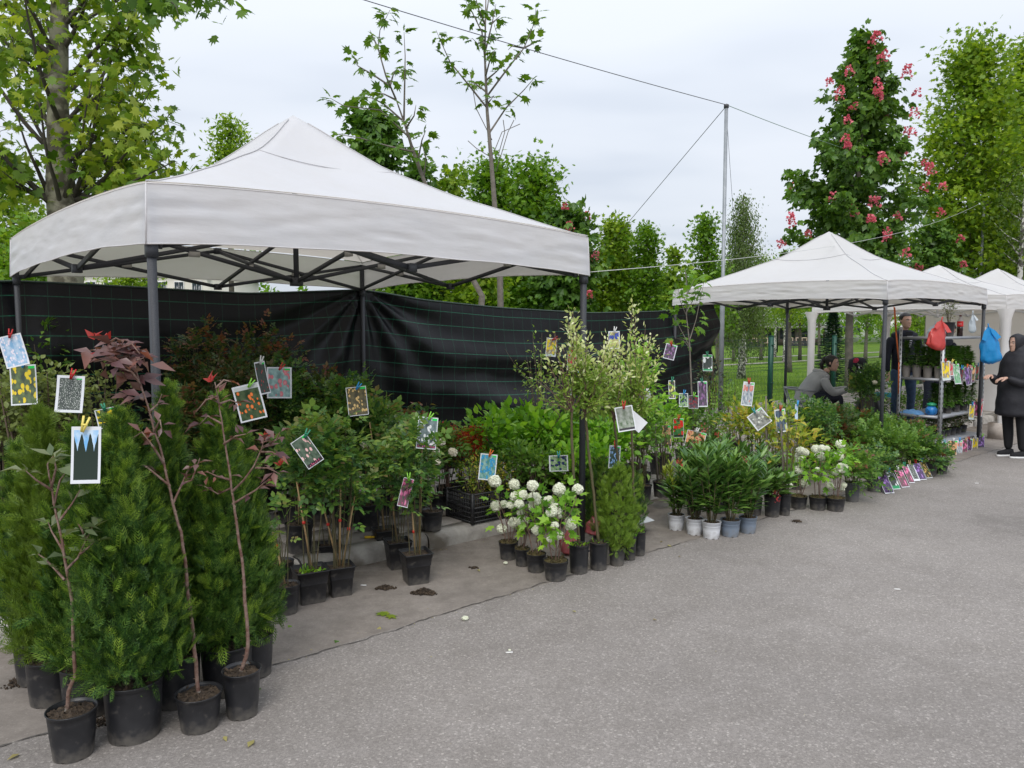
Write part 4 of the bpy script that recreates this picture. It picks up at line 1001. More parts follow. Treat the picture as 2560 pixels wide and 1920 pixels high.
young('young_plane_tree', [(1258, 860), (1250, 700), (1237, 520), (1228, 400), (1218, 280), (1212, 140), (1215, -20)], 11.8, [
    [(1213, 150), (1205, 80), (1180, 30), (1165, 5)], [(1213, 130), (1230, 60), (1240, 10)], [(1212, 100), (1195, 110), (1180, 95)], [(1228, 60), (1250, 40)],
    [(1218, 270), (1170, 210), (1125, 155), (1105, 110), (1090, 75)], [(1218, 240), (1270, 170), (1310, 120), (1335, 60), (1340, 20)], [(1310, 120), (1350, 100)], [(1225, 330), (1265, 270), (1310, 225), (1340, 190)],
    [(1216, 200), (1240, 180), (1260, 160)], [(1216, 230), (1190, 210), (1175, 205)], [(1214, 190), (1225, 150), (1240, 120)], [(1218, 260), (1235, 240), (1200, 255)], [(1310, 120), (1280, 115), (1270, 125)],
    [(1212, 60), (1220, 10), (1225, -40)], [(1212, 60), (1195, 20), (1185, -30)]],
    'straight young plane tree reaching out of the top of the picture', 32, .17)
for sd, ob in ((0, None),):
    tw = MB(); b_ = Q(1240, 500, 11.8)
    for pl in ([(1240, 430), (1270, 330), (1285, 300)], [(1235, 380), (1255, 330), (1300, 310)], [(1230, 350), (1190, 270), (1175, 180)], [(1238, 400), (1190, 370), (1170, 352)], [(1245, 390), (1262, 330), (1258, 300)]):
        tw.tube([Q(*p, 11.8 + .1 * i) - b_ for i, p in enumerate(pl)], .006, 4)
    o = tag(tw.build('bare_twigs', M_BARKY, loc=b_), 'bare grey twigs beside the straight young plane trunk', 'twigs')
young('plane_sapling', [(1742, 1060), (1728, 960), (1724, 860), (1716, 790), (1718, 720), (1712, 670)], 8.2, [
    [(1726, 870), (1700, 820), (1680, 780)], [(1724, 850), (1740, 800), (1752, 740), (1762, 700)], [(1718, 720), (1716, 690), (1712, 670)], [(1716, 790), (1700, 750), (1695, 715)], [(1718, 760), (1705, 735), (1672, 745)],
    [(1724, 870), (1708, 850), (1690, 845)], [(1716, 780), (1730, 755), (1748, 720)], [(1716, 740), (1735, 700), (1765, 690)]],
    'young plane sapling standing in front of the right end of the black sheet', 33, .125, 1.25, .011, L_GREENP)
# big plane at the left
rnd = random.Random(51); rg = np.random.default_rng(51)
yb = 8.5; base = Q(160, 700, yb); base.z = .05
bp = empty('plane_tree', base, 'big plane tree with mottled trunk behind the left of the large tent', 'tree')
cl = [Vector(base)] + [Q(px, py, yb) for px, py in ((162, 620), (160, 540), (152, 470), (147, 380), (145, 250), (147, 120), (150, 0), (158, -150), (165, -350), (168, -520))]
rr = [.20, .175, .165, .150, .118, .105, .095, .085, .07, .045, .02]
MB().tube([p - base for p in cl], rr, 18).build('trunk', M_BARKP, bp, smooth=True)
lb = MB(); P = []; A = []; U = []; S = []
trunk_clear = True
def limb(p0, d, L_, r0, nleaf, spread=.24, curve=.25, z_up=.3):
    """an arching limb with side twigs"""
    p = Vector(p0); d = Vector(d).normalized(); pts = [p.copy()]; k = 9
    for i in range(k):
        d = (d + Vector((rnd.uniform(-.07, .07), rnd.uniform(-.07, .07), z_up * curve))).normalized(); p = p + d * (L_ / k); pts.append(p.copy())
    lb.tube(pts, [r0 * (1 - .88 * i / k) for i in range(k + 1)], 6, cap=False)
    for i in range(nleaf):
        t = rnd.uniform(.22, 1) ** .7 * k; j = min(int(t), k - 1); c = pts[j].lerp(pts[j + 1], t - j)
        if trunk_clear and abs(c.x) < .28 and c.y < .1 and 2.2 < c.z < 4.3 and rnd.random() < .8: continue
        a = Vector((rnd.gauss(0, 1), rnd.gauss(0, 1), rnd.gauss(-.1, .7))).normalized(); ln = rnd.uniform(.05, spread * 1.6)
        if rnd.random() < .25: lb.tube([c, c + a * ln], [.004, .002], 3, cap=False)
        q = c + a * ln
        for _ in range(2): P.append(q + Vector((rnd.gauss(0, .05), rnd.gauss(0, .05), rnd.gauss(0, .05)))); aa = Vector((rnd.gauss(0, 1), rnd.gauss(0, .8), rnd.gauss(-.75, .5))).normalized(); A.append(aa); U.append(Vector((rnd.gauss(0, .6), rnd.gauss(-.3, .6), .8))); S.append(.135 * rnd.uniform(.5, 1.25))
for i in range(20):                              # whorl where the trunk was cut back, and others above it
    z = (505, 500, 515, 495, 380, 300, 220, 140, 60, -20)[i % 10]; an = i * 2.399 + .4
    p0 = Q(152, z, yb) - base; ou = Vector((math.cos(an), math.sin(an), 0))
    st = rnd.uniform(.55, 1.15)
    limb(p0 + ou * .1, ou + Vector((0, 0, st)), rnd.uniform(1.3, 1.9), .028, 46, curve=.25)
for (px, py, tx, ty, n_) in ((190, 490, 330, 300, 60), (188, 505, 420, 330, 60), (186, 500, 410, 420, 60), (180, 500, 300, 160, 60), (175, 400, 400, 180, 60), (120, 500, -60, 300, 60), (125, 490, 20, 280, 50), (120, 495, -80, 420, 50),
                             (185, 520, 440, 400, 60), (170, 200, 330, -60, 60), (150, 50, 400, -120, 60), (190, 505, 380, 470, 44), (130, 200, -60, 60, 60), (140, 120, 60, -150, 50), (160, 120, 260, -60, 50), (175, 330, 340, 60, 60), (128, 330, 30, 90, 60), (190, 500, 300, 400, 50), (120, 500, 10, 430, 40)):
    a = Q(px, py, yb); c = Q(tx, ty, yb + rnd.uniform(-.9, .9)); d = (c - a)
    limb(a - base, d + Vector((0, 0, -.12 * d.length)), d.length, .03, int(n_ * 1.15), curve=.12)
lb.build('limbs', M_BARKD, bp, smooth=True)
leaf_objs(bp, PLANE, L_PLANE, P, A, U, S, limit=300)
# dark overhanging branch at the top, nearer
rnd = random.Random(52); b2 = Q(300, -160, 7.0)
ov = empty('overhanging_branch', b2, 'dark leafy branch hanging into the top edge above the big tent', 'branch')
trunk_clear = False
lb = MB(); P = []; A = []; U = []; S = []
for tx, ty in ((330, 5), (380, 0), (410, 18), (445, 26), (475, 22), (505, 20), (500, -10), (560, -16), (600, -20), (420, -20), (460, -10)):
    c = Q(tx, ty, 6.6 + rnd.uniform(-.2, .4)); limb(Vector((0, 0, 0)), c - b2, (c - b2).length, .015, 15, .16, .0)
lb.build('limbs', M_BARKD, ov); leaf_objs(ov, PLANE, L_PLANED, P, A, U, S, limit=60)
# ================================================================== POTTED PLANTS
LG = 1.38
def potmat(name, c, c2, rough=.42):
    m = plain(name, c, rough, 0, .5, noise=(7, c2, .16), bump=.12, bscale=35); nt = m.node_tree; L = nt.links; b = nt.nodes['Principled BSDF']      # dust splashed on the lower wall and scuffs
    tc = N(nt, 'ShaderNodeTexCoord'); s = N(nt, 'ShaderNodeSeparateXYZ'); L.new(tc.outputs['Object'], s.inputs[0]); n = N(nt, 'ShaderNodeTexNoise'); n.inputs['Scale'].default_value = 28; n.inputs['Detail'].default_value = 7; L.new(tc.outputs['Object'], n.inputs['Vector'])
    a = N(nt, 'ShaderNodeMath', operation='MULTIPLY_ADD'); L.new(n.outputs[0], a.inputs[0]); a.inputs[1].default_value = -.16; L.new(s.outputs[2], a.inputs[2])
    r = N(nt, 'ShaderNodeMapRange'); r.inputs['From Min'].default_value = -.085; r.inputs['From Max'].default_value = -.02; r.inputs['To Min'].default_value = .55; r.inputs['To Max'].default_value = 0; L.new(a.outputs[0], r.inputs['Value'])
    q = N(nt, 'ShaderNodeMapRange'); q.inputs['From Min'].default_value = .60; q.inputs['From Max'].default_value = .72; q.inputs['To Max'].default_value = .35; L.new(n.outputs[0], q.inputs['Value'])
    mxx = N(nt, 'ShaderNodeMath', operation='MAXIMUM'); L.new(r.outputs[0], mxx.inputs[0]); L.new(q.outputs[0], mxx.inputs[1])
    x = N(nt, 'ShaderNodeMix', data_type='RGBA'); L.new(mxx.outputs[0], x.inputs[0]); L.new(b.inputs['Base Color'].links[0].from_socket, x.inputs['A']); x.inputs['B'].default_value = (.15, .135, .115, 1); L.new(x.outputs['Result'], b.inputs['Base Color'])
    return m
M_POT = potmat('pot_black', (.012, .0125, .015), (.030, .030, .033))
M_POTD = potmat('pot_dusty', (.030, .031, .034), (.085, .078, .070), .6)
M_POTW = potmat('pot_white', (.62, .64, .68), (.72, .73, .76), .4)
M_POTB = potmat('pot_blue_grey', (.16, .205, .27), (.21, .25, .31), .4)
M_POTG = potmat('pot_grey', (.060, .064, .072), (.10, .10, .105), .5)
M_SOIL = plain('potting_soil', (.022, .015, .010), .95, noise=(45, (.085, .058, .036), .16), bump=1.0, bscale=90)
M_MOSS = plain('mossy_soil', (.045, .035, .015), .95, noise=(30, (.13, .10, .035), .2), bump=1.0, bscale=90)
M_CANE2 = plain('bamboo', (.50, .34, .16), .6, noise=(12, (.27, .175, .085), .2))
M_STEMG = plain('stem_green_brown', (.055, .065, .022), .7, noise=(20, (.12, .085, .045), .2), bump=.3, bscale=90)
M_STEMB = plain('stem_brown', (.115, .080, .055), .75, noise=(30, (.20, .15, .11), .2), bump=.4, bscale=120)
M_STEMR = plain('stem_red_brown', (.125, .060, .042), .65, noise=(40, (.22, .15, .12), .14), bump=.4, bscale=120)
M_RED = plain('red_tie', (.60, .03, .02), .5)
L_THUJA = leafm('leaf_thuja', [(.010, .036, .008), (.026, .070, .012), (.055, .115, .018), (.105, .175, .030)], .22, .5, .35, 3.2)
L_THUJAT = leafm('leaf_thuja_fresh', [(.060, .125, .014), (.115, .195, .022), (.20, .285, .040)], .3, .5, .35, 3)
L_THUJAY = leafm('leaf_thuja_olive', [(.050, .095, .012), (.090, .150, .016), (.140, .200, .025)], .25, .5, .35, 3)
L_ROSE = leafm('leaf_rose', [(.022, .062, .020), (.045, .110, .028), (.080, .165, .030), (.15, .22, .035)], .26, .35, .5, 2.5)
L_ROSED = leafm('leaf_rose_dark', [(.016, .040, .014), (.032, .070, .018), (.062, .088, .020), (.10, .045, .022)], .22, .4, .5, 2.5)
L_ROSER = leafm('leaf_new_red', [(.10, .035, .022), (.16, .06, .03), (.12, .12, .03)], .3, .4, .5, 3)
L_GREEN = leafm('leaf_bright_green', [(.060, .160, .014), (.135, .290, .022), (.240, .400, .035)], .36, .45, .4, 2.2)
L_MID = leafm('leaf_mid_green', [(.036, .095, .016), (.080, .165, .026), (.150, .245, .042)], .3, .45, .4, 2.2)
L_OLIVE = leafm('leaf_pale_olive', [(.090, .120, .040), (.150, .190, .060), (.215, .255, .095)], .32, .5, .4, 2.2)
L_CREAM = leafm('leaf_cream_tip', [(.22, .29, .08), (.44, .48, .22), (.62, .62, .40)], .3, .5, .35, 3)
L_WILLOW = leafm('leaf_willow', [(.09, .17, .025), (.17, .26, .045), (.28, .35, .10)], .34, .5, .35, 3)
L_PLUM = leafm('leaf_plum', [(.050, .018, .022), (.085, .040, .042), (.13, .075, .070), (.17, .055, .035)], .25, .38, .5, 6)
L_PLUMR = leafm('leaf_plum_young', [(.24, .018, .020), (.34, .045, .035)], .35, .35, .5, 6)
L_APPLE = leafm('leaf_grey_green', [(.060, .088, .042), (.095, .125, .060), (.135, .155, .085)], .26, .55, .35, 6)
L_NEW = leafm('leaf_new_green', [(.05, .12, .03), (.09, .18, .035), (.16, .25, .05), (.16, .11, .05)], .35, .4, .5, 3)
L_YELL = leafm('leaf_yellow_green', [(.07, .14, .015), (.15, .22, .022), (.27, .29, .035), (.44, .30, .06)], .36, .5, .35, 4)
L_OLEA = leafm('leaf_oleander', [(.026, .075, .018), (.065, .145, .028), (.14, .24, .05)], .2, .32, .5, 3)
L_OLEAY = leafm('leaf_oleander_yellow', [(.14, .20, .02), (.27, .30, .03)], .25, .4, .5, 5)
L_BARB = leafm('leaf_barberry', [(.24, .016, .012), (.40, .045, .018), (.50, .13, .03)], .3, .5, .35, 3)
L_LILY = leafm('leaf_lily', [(.034, .095, .016), (.070, .160, .024), (.12, .23, .034)], .22, .38, .5, 5)
M_PETW = plain('petal_white', (.90, .90, .80), .6, noise=(25, (.82, .86, .66), .2), transl=.25)
M_PETP = plain('petal_pink', (.62, .05, .12), .55, transl=.2)

def seedr(n):
    global rnd, rg
    rnd = random.Random(n); rg = np.random.default_rng(n)
    return rnd
def pot_round(root, r, h, m=M_POT, soil=M_SOIL, lip=True, base=.80, fill=.90, seg=28, notch=True):
    """thin-walled nursery pot: collar band, rolled rim, notched foot"""
    t = .004; mb = MB()
    pr = [(r * base, 0.0), (r * base, .006), (r * (base + (1 - base) * .5), h * .5)]
    if lip: pr += [(r * .935, h * .80), (r * .985, h * .815), (r * 1.0, h * .97), (r * 1.03, h * .985), (r * 1.03, h)]
    else: pr += [(r * .97, h * .93), (r * 1.0, h * .96), (r * 1.035, h * .985), (r * 1.035, h)]
    pr += [(r * .985, h), (r * .95, h * .80), (r * (base + (1 - base) * .55) - t, h * .5)]
    jj = (lambda i, j: (0, (.013 * max(0, math.sin(j * 6.2832 / seg * 7) - .35) if i == 0 else 0))) if notch else None
    mb.lathe(pr, seg, cap0=False, jit=jj)
    p = mb.build('pot', m, root, smooth=False)
    sb = MB(); n = 5; rr = r * .93
    sb.lathe([(rr * q / n, h * fill + .012 * (1 - (q / n)) + (0 if q == n else .010 * (.5 - rnd.random()))) for q in range(n, 0, -1)], 18, cap0=False, cap1=True, jit=lambda i, j: (0, .009 * math.sin(j * 2.3 + i * 1.7)))
    k = 40; a = rg.uniform(0, 6.28, k); q = np.sqrt(rg.uniform(0, 1, k)) * rr * .92
    sb.scatter(LEAF2, np.stack([np.cos(a) * q, np.sin(a) * q, np.full(k, h * fill + .010)], 1), rdir(k), rdir(k, 1), rg.uniform(.008, .022, k))
    sb.build('soil', soil, root, smooth=False)
    return h * fill
def pot_square(root, w, h, rz=0, m=M_POT, soil=M_SOIL, fill=.88):
    def ring(s, z, n=5):
        o = []; hw = s / 2; c = hw * .16
        for k, (sx, sy) in enumerate(((1, 1), (-1, 1), (-1, -1), (1, -1))):
            for q in range(n):
                a = math.pi / 2 * (k + q / (n - 1)); x = sx * (hw - c) + c * math.cos(a); y = sy * (hw - c) + c * math.sin(a)
                o.append((x * math.cos(rz) - y * math.sin(rz), x * math.sin(rz) + y * math.cos(rz), z))
        return o
    rs = [ring(w * .74, 0), ring(w * .75, .008), ring(w * .90, h * .84), ring(w * .965, h * .85), ring(w * .985, h * .965), ring(w * 1.03, h * .975), ring(w * 1.03, h), ring(w * .96, h), ring(w * .88, h * .6)]
    n = len(rs[0]); V = [p for r_ in rs for p in r_]
    F = [(i * n + j, i * n + (j + 1) % n, (i + 1) * n + (j + 1) % n, (i + 1) * n + j) for i in range(len(rs) - 1) for j in range(n)]
    MB().add(V, F).build('pot', m, root)
    sb = MB(); sb.add([(x, y, z + rnd.uniform(-.004, .004)) for x, y, z in ring(w * .93, h * fill)] + [(0, 0, h * fill + .012)], [(i, (i + 1) % n, n) for i in range(n)])
    k = 40; q = rg.uniform(-.38, .38, (k, 2)) * w
    sb.scatter(LEAF2, np.stack([q[:, 0], q[:, 1], np.full(k, h * fill + .008)], 1), rdir(k), rdir(k, 1), rg.uniform(.008, .02, k))
    sb.build('soil', soil, root); return h * fill
def thing(name, label, cat, px, py, zs=0, r=0, group=None):
    g = G(px, py, zs); d = Vector((g.x, g.y, 0)).normalized() * r * .8
    return empty(name, g + d, label, cat, group)
def kf(o): return o.location.y / 1900.0

def thuja(root, z0, H, r, n, leaf=L_THUJA, tip=L_THUJAT, seed=0, prof=([0, .06, .25, .55, .8, 1], [.70, .93, 1.0, .80, .46, .05]), size=.105, lean=(0, 0), lobes=3):
    seedr(seed); 
    f = rg.uniform(0, 1, n) ** .92; an = rg.uniform(0, 2 * math.pi, n)
    R_ = r * np.interp(f, *prof)
    lump = 1 + (.12 + .22 * f) * np.sin(an * lobes + f * 5 + seed) + (.10 + .1 * f) * np.sin(an * 5 - f * 11 + seed * 2) + .07 * np.sin(f * 31 + an * 2)
    dep = rg.uniform(0, 1, n) ** 2.2
    cl = .5 * np.sin(an * 8 + 2.3 * np.sin(f * 9 + seed)) * np.sin(f * H * 38 + 2 * np.sin(an * 3 + seed)) + .5 * np.sin(an * 13 + f * 17 + seed) * np.sin(f * H * 62 - an * 5)
    lump = lump * (1 + .20 * cl)
    rad = R_ * lump * (1 - .45 * dep)
    lx, ly = lean
    P = np.stack([np.cos(an) * rad + lx * f, np.sin(an) * rad + ly * f, z0 + f * H * .97 + .02 * np.sin(an * 4)], 1)
    out = np.stack([np.cos(an), np.sin(an), 0 * an], 1)
    ax = out * rg.uniform(.12, .72, n)[:, None] + np.stack([0 * an, 0 * an, rg.uniform(.45, 1.3, n)], 1) + rg.normal(size=(n, 3)) * .28
    low = (f < .06) & (rg.uniform(size=n) < .5); ax[low, 2] -= 1.3 * rg.uniform(.4, 1, low.sum())
    up = out + rg.normal(size=(n, 3)) * .35
    up = np.cross(ax, np.cross(up, ax)) ; up += rg.normal(size=(n, 3)) * .2
    s = size * rg.uniform(.55, 1.15, n) * (1 - .25 * f)
    t = (dep < .22) & (rg.uniform(size=n) < (.06 + .5 * f ** 1.5 + .5 * np.clip(cl, 0, 1)))  # lighter sprays: fresh growth, plus highlights painted on bulging clumps and tops
    MB().scatter(SPRAY, P[~t], ax[~t], up[~t], s[~t]).build('foliage', leaf, root)['kind'] = 'stuff'
    MB().scatter(SPRAY, P[t], ax[t], up[t], s[t] * 1.05).build('foliage', tip, root)['kind'] = 'stuff'
    tb = MB(); tb.tube([(0, 0, z0 - .04), (lx * .4, ly * .4, z0 + H * .5), (lx, ly, z0 + H * .93)], [.014, .009, .003], 6)
    for i in range(26):
        q = rnd.uniform(.02, .85); a = rnd.uniform(0, 6.28); rr = r * float(np.interp(q, *prof)) * .7
        tb.tube([(lx * q, ly * q, z0 + q * H * .8), (lx * q + math.cos(a) * rr, ly * q + math.sin(a) * rr, z0 + q * H * .8 + rr * .9)], [.005, .002], 4, cap=False)
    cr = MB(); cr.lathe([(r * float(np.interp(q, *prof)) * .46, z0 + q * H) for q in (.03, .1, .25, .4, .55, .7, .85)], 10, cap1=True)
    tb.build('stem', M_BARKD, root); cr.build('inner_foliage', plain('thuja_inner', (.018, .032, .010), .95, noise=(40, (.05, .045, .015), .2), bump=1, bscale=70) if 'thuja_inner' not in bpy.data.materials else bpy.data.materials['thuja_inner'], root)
def bush(root, z0, H, r, canes, nleaf, tpl, size, leaf, stem=M_STEMG, seed=0, clear=.25, sig=.04, r0=.004, spread0=.3, tipleaf=None, tipf=.8, up=.4, flat=.4, arch=0.0, z_var=.3, off=(0, 0), ax_out=.6, base_off=None):
    seedr(seed); sb = MB(); P = []; A = []; TF = []
    for i in range(canes):
        an = i * 2.399 + rnd.uniform(-.4, .4); q = math.sqrt((i + .6) / canes); rr = r * q
        b = Vector((math.cos(an) * r * spread0 * q * .3, math.sin(an) * r * spread0 * q * .3, z0 - .02))
        h = H * (1 - z_var * q * rnd.random() - .12 * q)
        e = Vector((math.cos(an) * rr + off[0], math.sin(an) * rr + off[1], z0 + h))
        m = b.lerp(e, .5) + Vector((rnd.uniform(-.03, .03), rnd.uniform(-.03, .03), h * .08)) - Vector((math.cos(an), math.sin(an), 0)) * rr * .15
        e2 = e + Vector((math.cos(an) * rr * .3, math.sin(an) * rr * .3, -h * .15)) * arch
        pts = [b, m, e.lerp(m, .3) if arch else e.lerp(m, .45), e2]
        sb.tube(pts, [r0, r0 * .8, r0 * .6, r0 * .25], 5, cap=False)
        k = max(2, int(nleaf / canes * rnd.uniform(.7, 1.3)))
        t = clear + (1 - clear) * rg.uniform(0, 1, k) ** .8
        pa = np.array(pts); seg = np.clip(t * 3, 0, 2.999); j = seg.astype(int); fr = (seg - j)[:, None]
        c = pa[j] * (1 - fr) + pa[j + 1] * fr
        sg = sig * (1.15 - .6 * t)[:, None]
        dd = rg.normal(size=(k, 3)); P.append(c + dd * sg)
        a = dd * .8; a[:, 0] += math.cos(an) * ax_out; a[:, 1] += math.sin(an) * ax_out; a[:, 2] += up; A.append(a); TF.append(t)
    P = np.concatenate(P); A = np.concatenate(A); TF = np.concatenate(TF); n = len(P)
    U = rg.normal(size=(n, 3)) * flat; U[:, 2] += 1
    s = size * rg.uniform(.6, 1.2, n)
    sb.build('stems', stem, root)
    if tipleaf is not None:
        t = (TF > tipf) & (rg.uniform(size=n) < .75)
        if t.any(): MB().scatter(tpl, P[t], A[t], U[t], s[t]).build('foliage', tipleaf, root)['kind'] = 'stuff'
        P, A, U, s = P[~t], A[~t], U[~t], s[~t]
    MB().scatter(tpl, P, A, U, s).build('foliage', leaf, root)['kind'] = 'stuff'
def weeds(root, r, z, n, m=L_GREEN, s=.03):
    a = rg.uniform(0, 6.28, n); q = np.sqrt(rg.uniform(0, 1, n)) * r
    MB().scatter(LEAF, np.stack([np.cos(a) * q, np.sin(a) * q, np.full(n, z)], 1), rdir(n, 1.0, .8), rdir(n, 1, .5), rg.uniform(.5, 1.2, n) * s).build('weeds', m, root)['kind'] = 'stuff'

# ---------- foreground thujas
LG = 1.5
TG = 'thujas in black pots at the front left'
PR_A = ([0, .05, .2, .42, .65, .85, 1], [.68, .92, 1.05, .90, .58, .27, .02])
for (px, py, rp, hp, H, rt, n, seed, lab, lf, lean) in (
        (338, 1862, .112, .235, 1.09, .178, 5200, 1, 'largest thuja in a black pot in the middle of the foreground', L_THUJA, (-.01, 0)),
        (222, 1800, .105, .215, 1.02, .13, 2700, 2, 'thuja in a black pot directly behind the front grey green sapling', L_THUJA, (-.01, .02)),
        (132, 1768, .10, .20, 1.10, .125, 2600, 3, 'olive tinted thuja left of the largest one, behind the picture of cypresses', L_THUJAY, (.0, 0)),
        (98, 1716, .10, .20, .92, .135, 2200, 4, 'leftmost thuja with its pot against the picture edge', L_THUJA, (-.04, 0)),
        (440, 1775, .11, .22, 1.19, .082, 2200, 5, 'thuja behind and right of the largest one with a pale pointed top', L_THUJA, (.01, 0)),
        (570, 1745, .115, .22, 1.13, .152, 4200, 6, 'wide thuja on the right of the foreground group behind two saplings', L_THUJA, (.0, 0)),
        (632, 1702, .10, .20, .96, .11, 2300, 7, 'thuja at the right end of the foreground group beside the rose pots', L_THUJA, (-.03, 0))):
    o = thing('potted_thuja', lab, 'thuja', px, py, 0, rp, TG); seedr(seed)
    z = pot_round(o, rp, hp, M_POT, fill=.93, lip=False, base=.86)
    thuja(o, z + .035, H - .035, rt, n, lf, L_THUJAT if lf is L_THUJA else L_THUJAY, seed, PR_A, .096, lean, 3 + seed % 2)
# ---------- saplings with big leaves (leaves are separate parts)
def sapling(name, label, px, py, r, h, potm, stem_px, branches, leafmats, size, seed, stemm, tip=None, dens=26, y_off=0.0, tpl=LEAF, graft=True, n_rand=0, group=None, lip=False, crown=()):
    o = thing(name, label, 'sapling', px, py, 0, r, group); seedr(seed)
    z = pot_round(o, r, h, potm, lip=lip, base=.80, fill=.90)
    y = o.location.y; b = Vector(o.location)
    pts = [Q(*p, y + y_off * i / len(stem_px)) - b for i, p in enumerate(stem_px)]
    pts[0].z = z - .01
    k = len(pts); r0 = .0088
    fine = []
    for i in range(k - 1):
        for q in (0, .5): fine.append(pts[i].lerp(pts[i + 1], q) + Vector((rnd.uniform(-1, 1), rnd.uniform(-1, 1), 0)) * .0025)
    fine.append(pts[-1]); K = len(fine)
    rad = [r0 * (1 - .78 * i / (K - 1)) * rnd.uniform(.93, 1.07) for i in range(K)]
    MB().tube(fine, rad, 8).build('stem', stemm, o, smooth=True)
    if graft: MB().tube([fine[0] - Vector((0, 0, .02)), fine[0] + (fine[1] - fine[0]) * .35, fine[0] + (fine[1] - fine[0]) * .6], [.014, .0125, .0095], 8).build('graft', M_BARKG, o, smooth=True)
    lb = MB(); P = []; A = []; U = []; S = []
    knobs = MB()
    for i in range(K - 2):
        for _ in range(2):
            c = fine[i].lerp(fine[i + 1], rnd.random()); a = rnd.uniform(0, 6.28); knobs.tube([c, c + Vector((math.cos(a) * rad[i] * 1.7, math.sin(a) * rad[i] * 1.7, .004))], [.0035, .001], 4)
    for br in branches + [('tip',)]:
        if br[0] == 'tip': bp = fine[-4:]
        else:
            yy = y + rnd.uniform(-.10, .06)
            bp = [Q(*br[0], y) - b] + [Q(*p, yy) - b for p in br[1:]]
            lb.tube(bp, [.0055 * (1 - .7 * i / (len(bp) - 1)) for i in range(len(bp))], 5, cap=False)
        L_ = sum((bp[i + 1] - bp[i]).length for i in range(len(bp) - 1)); n = max(4, int(L_ * dens))
        for i in range(n):
            f = 1 - .75 * rnd.random() ** 1.3; t = f * (len(bp) - 1); j = min(int(t), len(bp) - 2); c = bp[j].lerp(bp[j + 1], t - j)
            dr = (bp[j + 1] - bp[j]).normalized(); a = i * 2.4 + rnd.uniform(-.5, .5)
            ou = Vector((math.cos(a), math.sin(a) * .7, rnd.uniform(-.55, .5)))
            ax = (dr * rnd.uniform(.1, .9) + ou).normalized(); P.append(c + ax * .008); A.append(ax); U.append(Vector((rnd.gauss(0, .4), rnd.gauss(-.2, .4), 1))); S.append(size * rnd.uniform(.5, 1.15))
    if len(lb.V): lb.build('branches', stemm, o)
    for (tx, ty, n) in crown:
        c = Q(tx, ty, y + rnd.uniform(-.08, .08)) - b
        for i in range(n): a = rnd.uniform(0, 6.28); P.append(c + Vector((rnd.gauss(0, .015), rnd.gauss(0, .03), rnd.gauss(0, .015)))); A.append(Vector((math.cos(a), math.sin(a) * .6, rnd.uniform(-.5, .5)))); U.append(Vector((rnd.gauss(0, .5), -.6, .8))); S.append(rnd.uniform(.065, .105))
    knobs.build('buds', stemm, o)['kind'] = 'stuff'
    leaf_objs(o, tpl, leafmats, P, A, U, S, limit=180, kinds=4)
    if tip:                                                      # young red leaves at the shoot ends
        P = []; A = []; U = []; S = []
        for (tx, ty, n) in tip:
            c = Q(tx, ty, y + rnd.uniform(-.08, .05)) - b
            for i in range(n): a = rnd.uniform(0, 6.28); P.append(c); A.append(Vector((math.cos(a) * .6, math.sin(a) * .5, rnd.uniform(.2, 1.2)))); U.append(Vector((rnd.gauss(0, .5), -.5, .5))); S.append(size * rnd.uniform(.55, .9))
        leaf_objs(o, tpl, L_PLUMR, P, A, U, S, limit=60, kinds=3)
    return o
sapling('potted_sapling', 'grey green leaved sapling in the small black pot nearest the bottom left', 185, 1908, .088, .185, M_POT,
        [(168, 1780), (172, 1730), (187, 1690), (184, 1600), (180, 1500), (165, 1420), (155, 1350), (143, 1290), (128, 1220), (120, 1160), (133, 1140)],
        [[(165, 1425), (195, 1395), (215, 1350), (232, 1315)], [(162, 1450), (135, 1420), (110, 1395), (95, 1385)], [(160, 1380), (130, 1330), (120, 1305)], [(150, 1300), (180, 1260), (200, 1225)],
         [(130, 1225), (90, 1200), (62, 1175)], [(135, 1260), (150, 1200), (165, 1180)], [(128, 1220), (140, 1170), (133, 1140)], [(200, 1385), (220, 1370), (240, 1350)], [(215, 1350), (205, 1325), (195, 1310)]],
        L_APPLE, .070, 61, M_STEMR, dens=44, group='bare stemmed saplings in black pots')
sapling('potted_sapling', 'purple plum sapling in the low black pot with its crown beside the dark tent leg', 500, 1838, .090, .150, M_POT,
        [(497, 1725), (492, 1690), (486, 1620), (478, 1540), (470, 1480), (462, 1400), (452, 1330), (440, 1290), (425, 1225), (410, 1150), (385, 1080), (372, 1020), (350, 960), (332, 905), (312, 870), (300, 850)],
        [[(425, 1215), (370, 1170), (335, 1150), (318, 1120)], [(410, 1160), (385, 1120), (355, 1080), (310, 1110)], [(432, 1260), (455, 1210), (470, 1175), (490, 1160)], [(372, 1030), (395, 1010), (405, 985)], [(385, 1080), (400, 1050), (405, 1075)],
         [(350, 960), (330, 930), (300, 920)], [(340, 930), (310, 905), (270, 900)], [(320, 885), (300, 875), (255, 880)], [(310, 870), (330, 860), (350, 885)], [(320, 890), (280, 895), (235, 905)], [(330, 905), (345, 900), (360, 895)], [(305, 855), (290, 845), (262, 860)], [(455, 1210), (480, 1200), (500, 1145)], [(335, 1150), (300, 1130), (270, 1125)], [(360, 1000), (330, 985), (300, 990)]],
        L_PLUM, .062, 62, M_STEMR, [(262, 852, 3), (236, 850, 2), (333, 880, 2), (222, 895, 2)], dens=36, group='bare stemmed saplings in black pots', crown=[(300, 868, 8), (268, 880, 8), (240, 892, 6), (330, 893, 7), (350, 905, 6), (318, 925, 7), (285, 905, 6), (345, 950, 5), (362, 985, 5)])
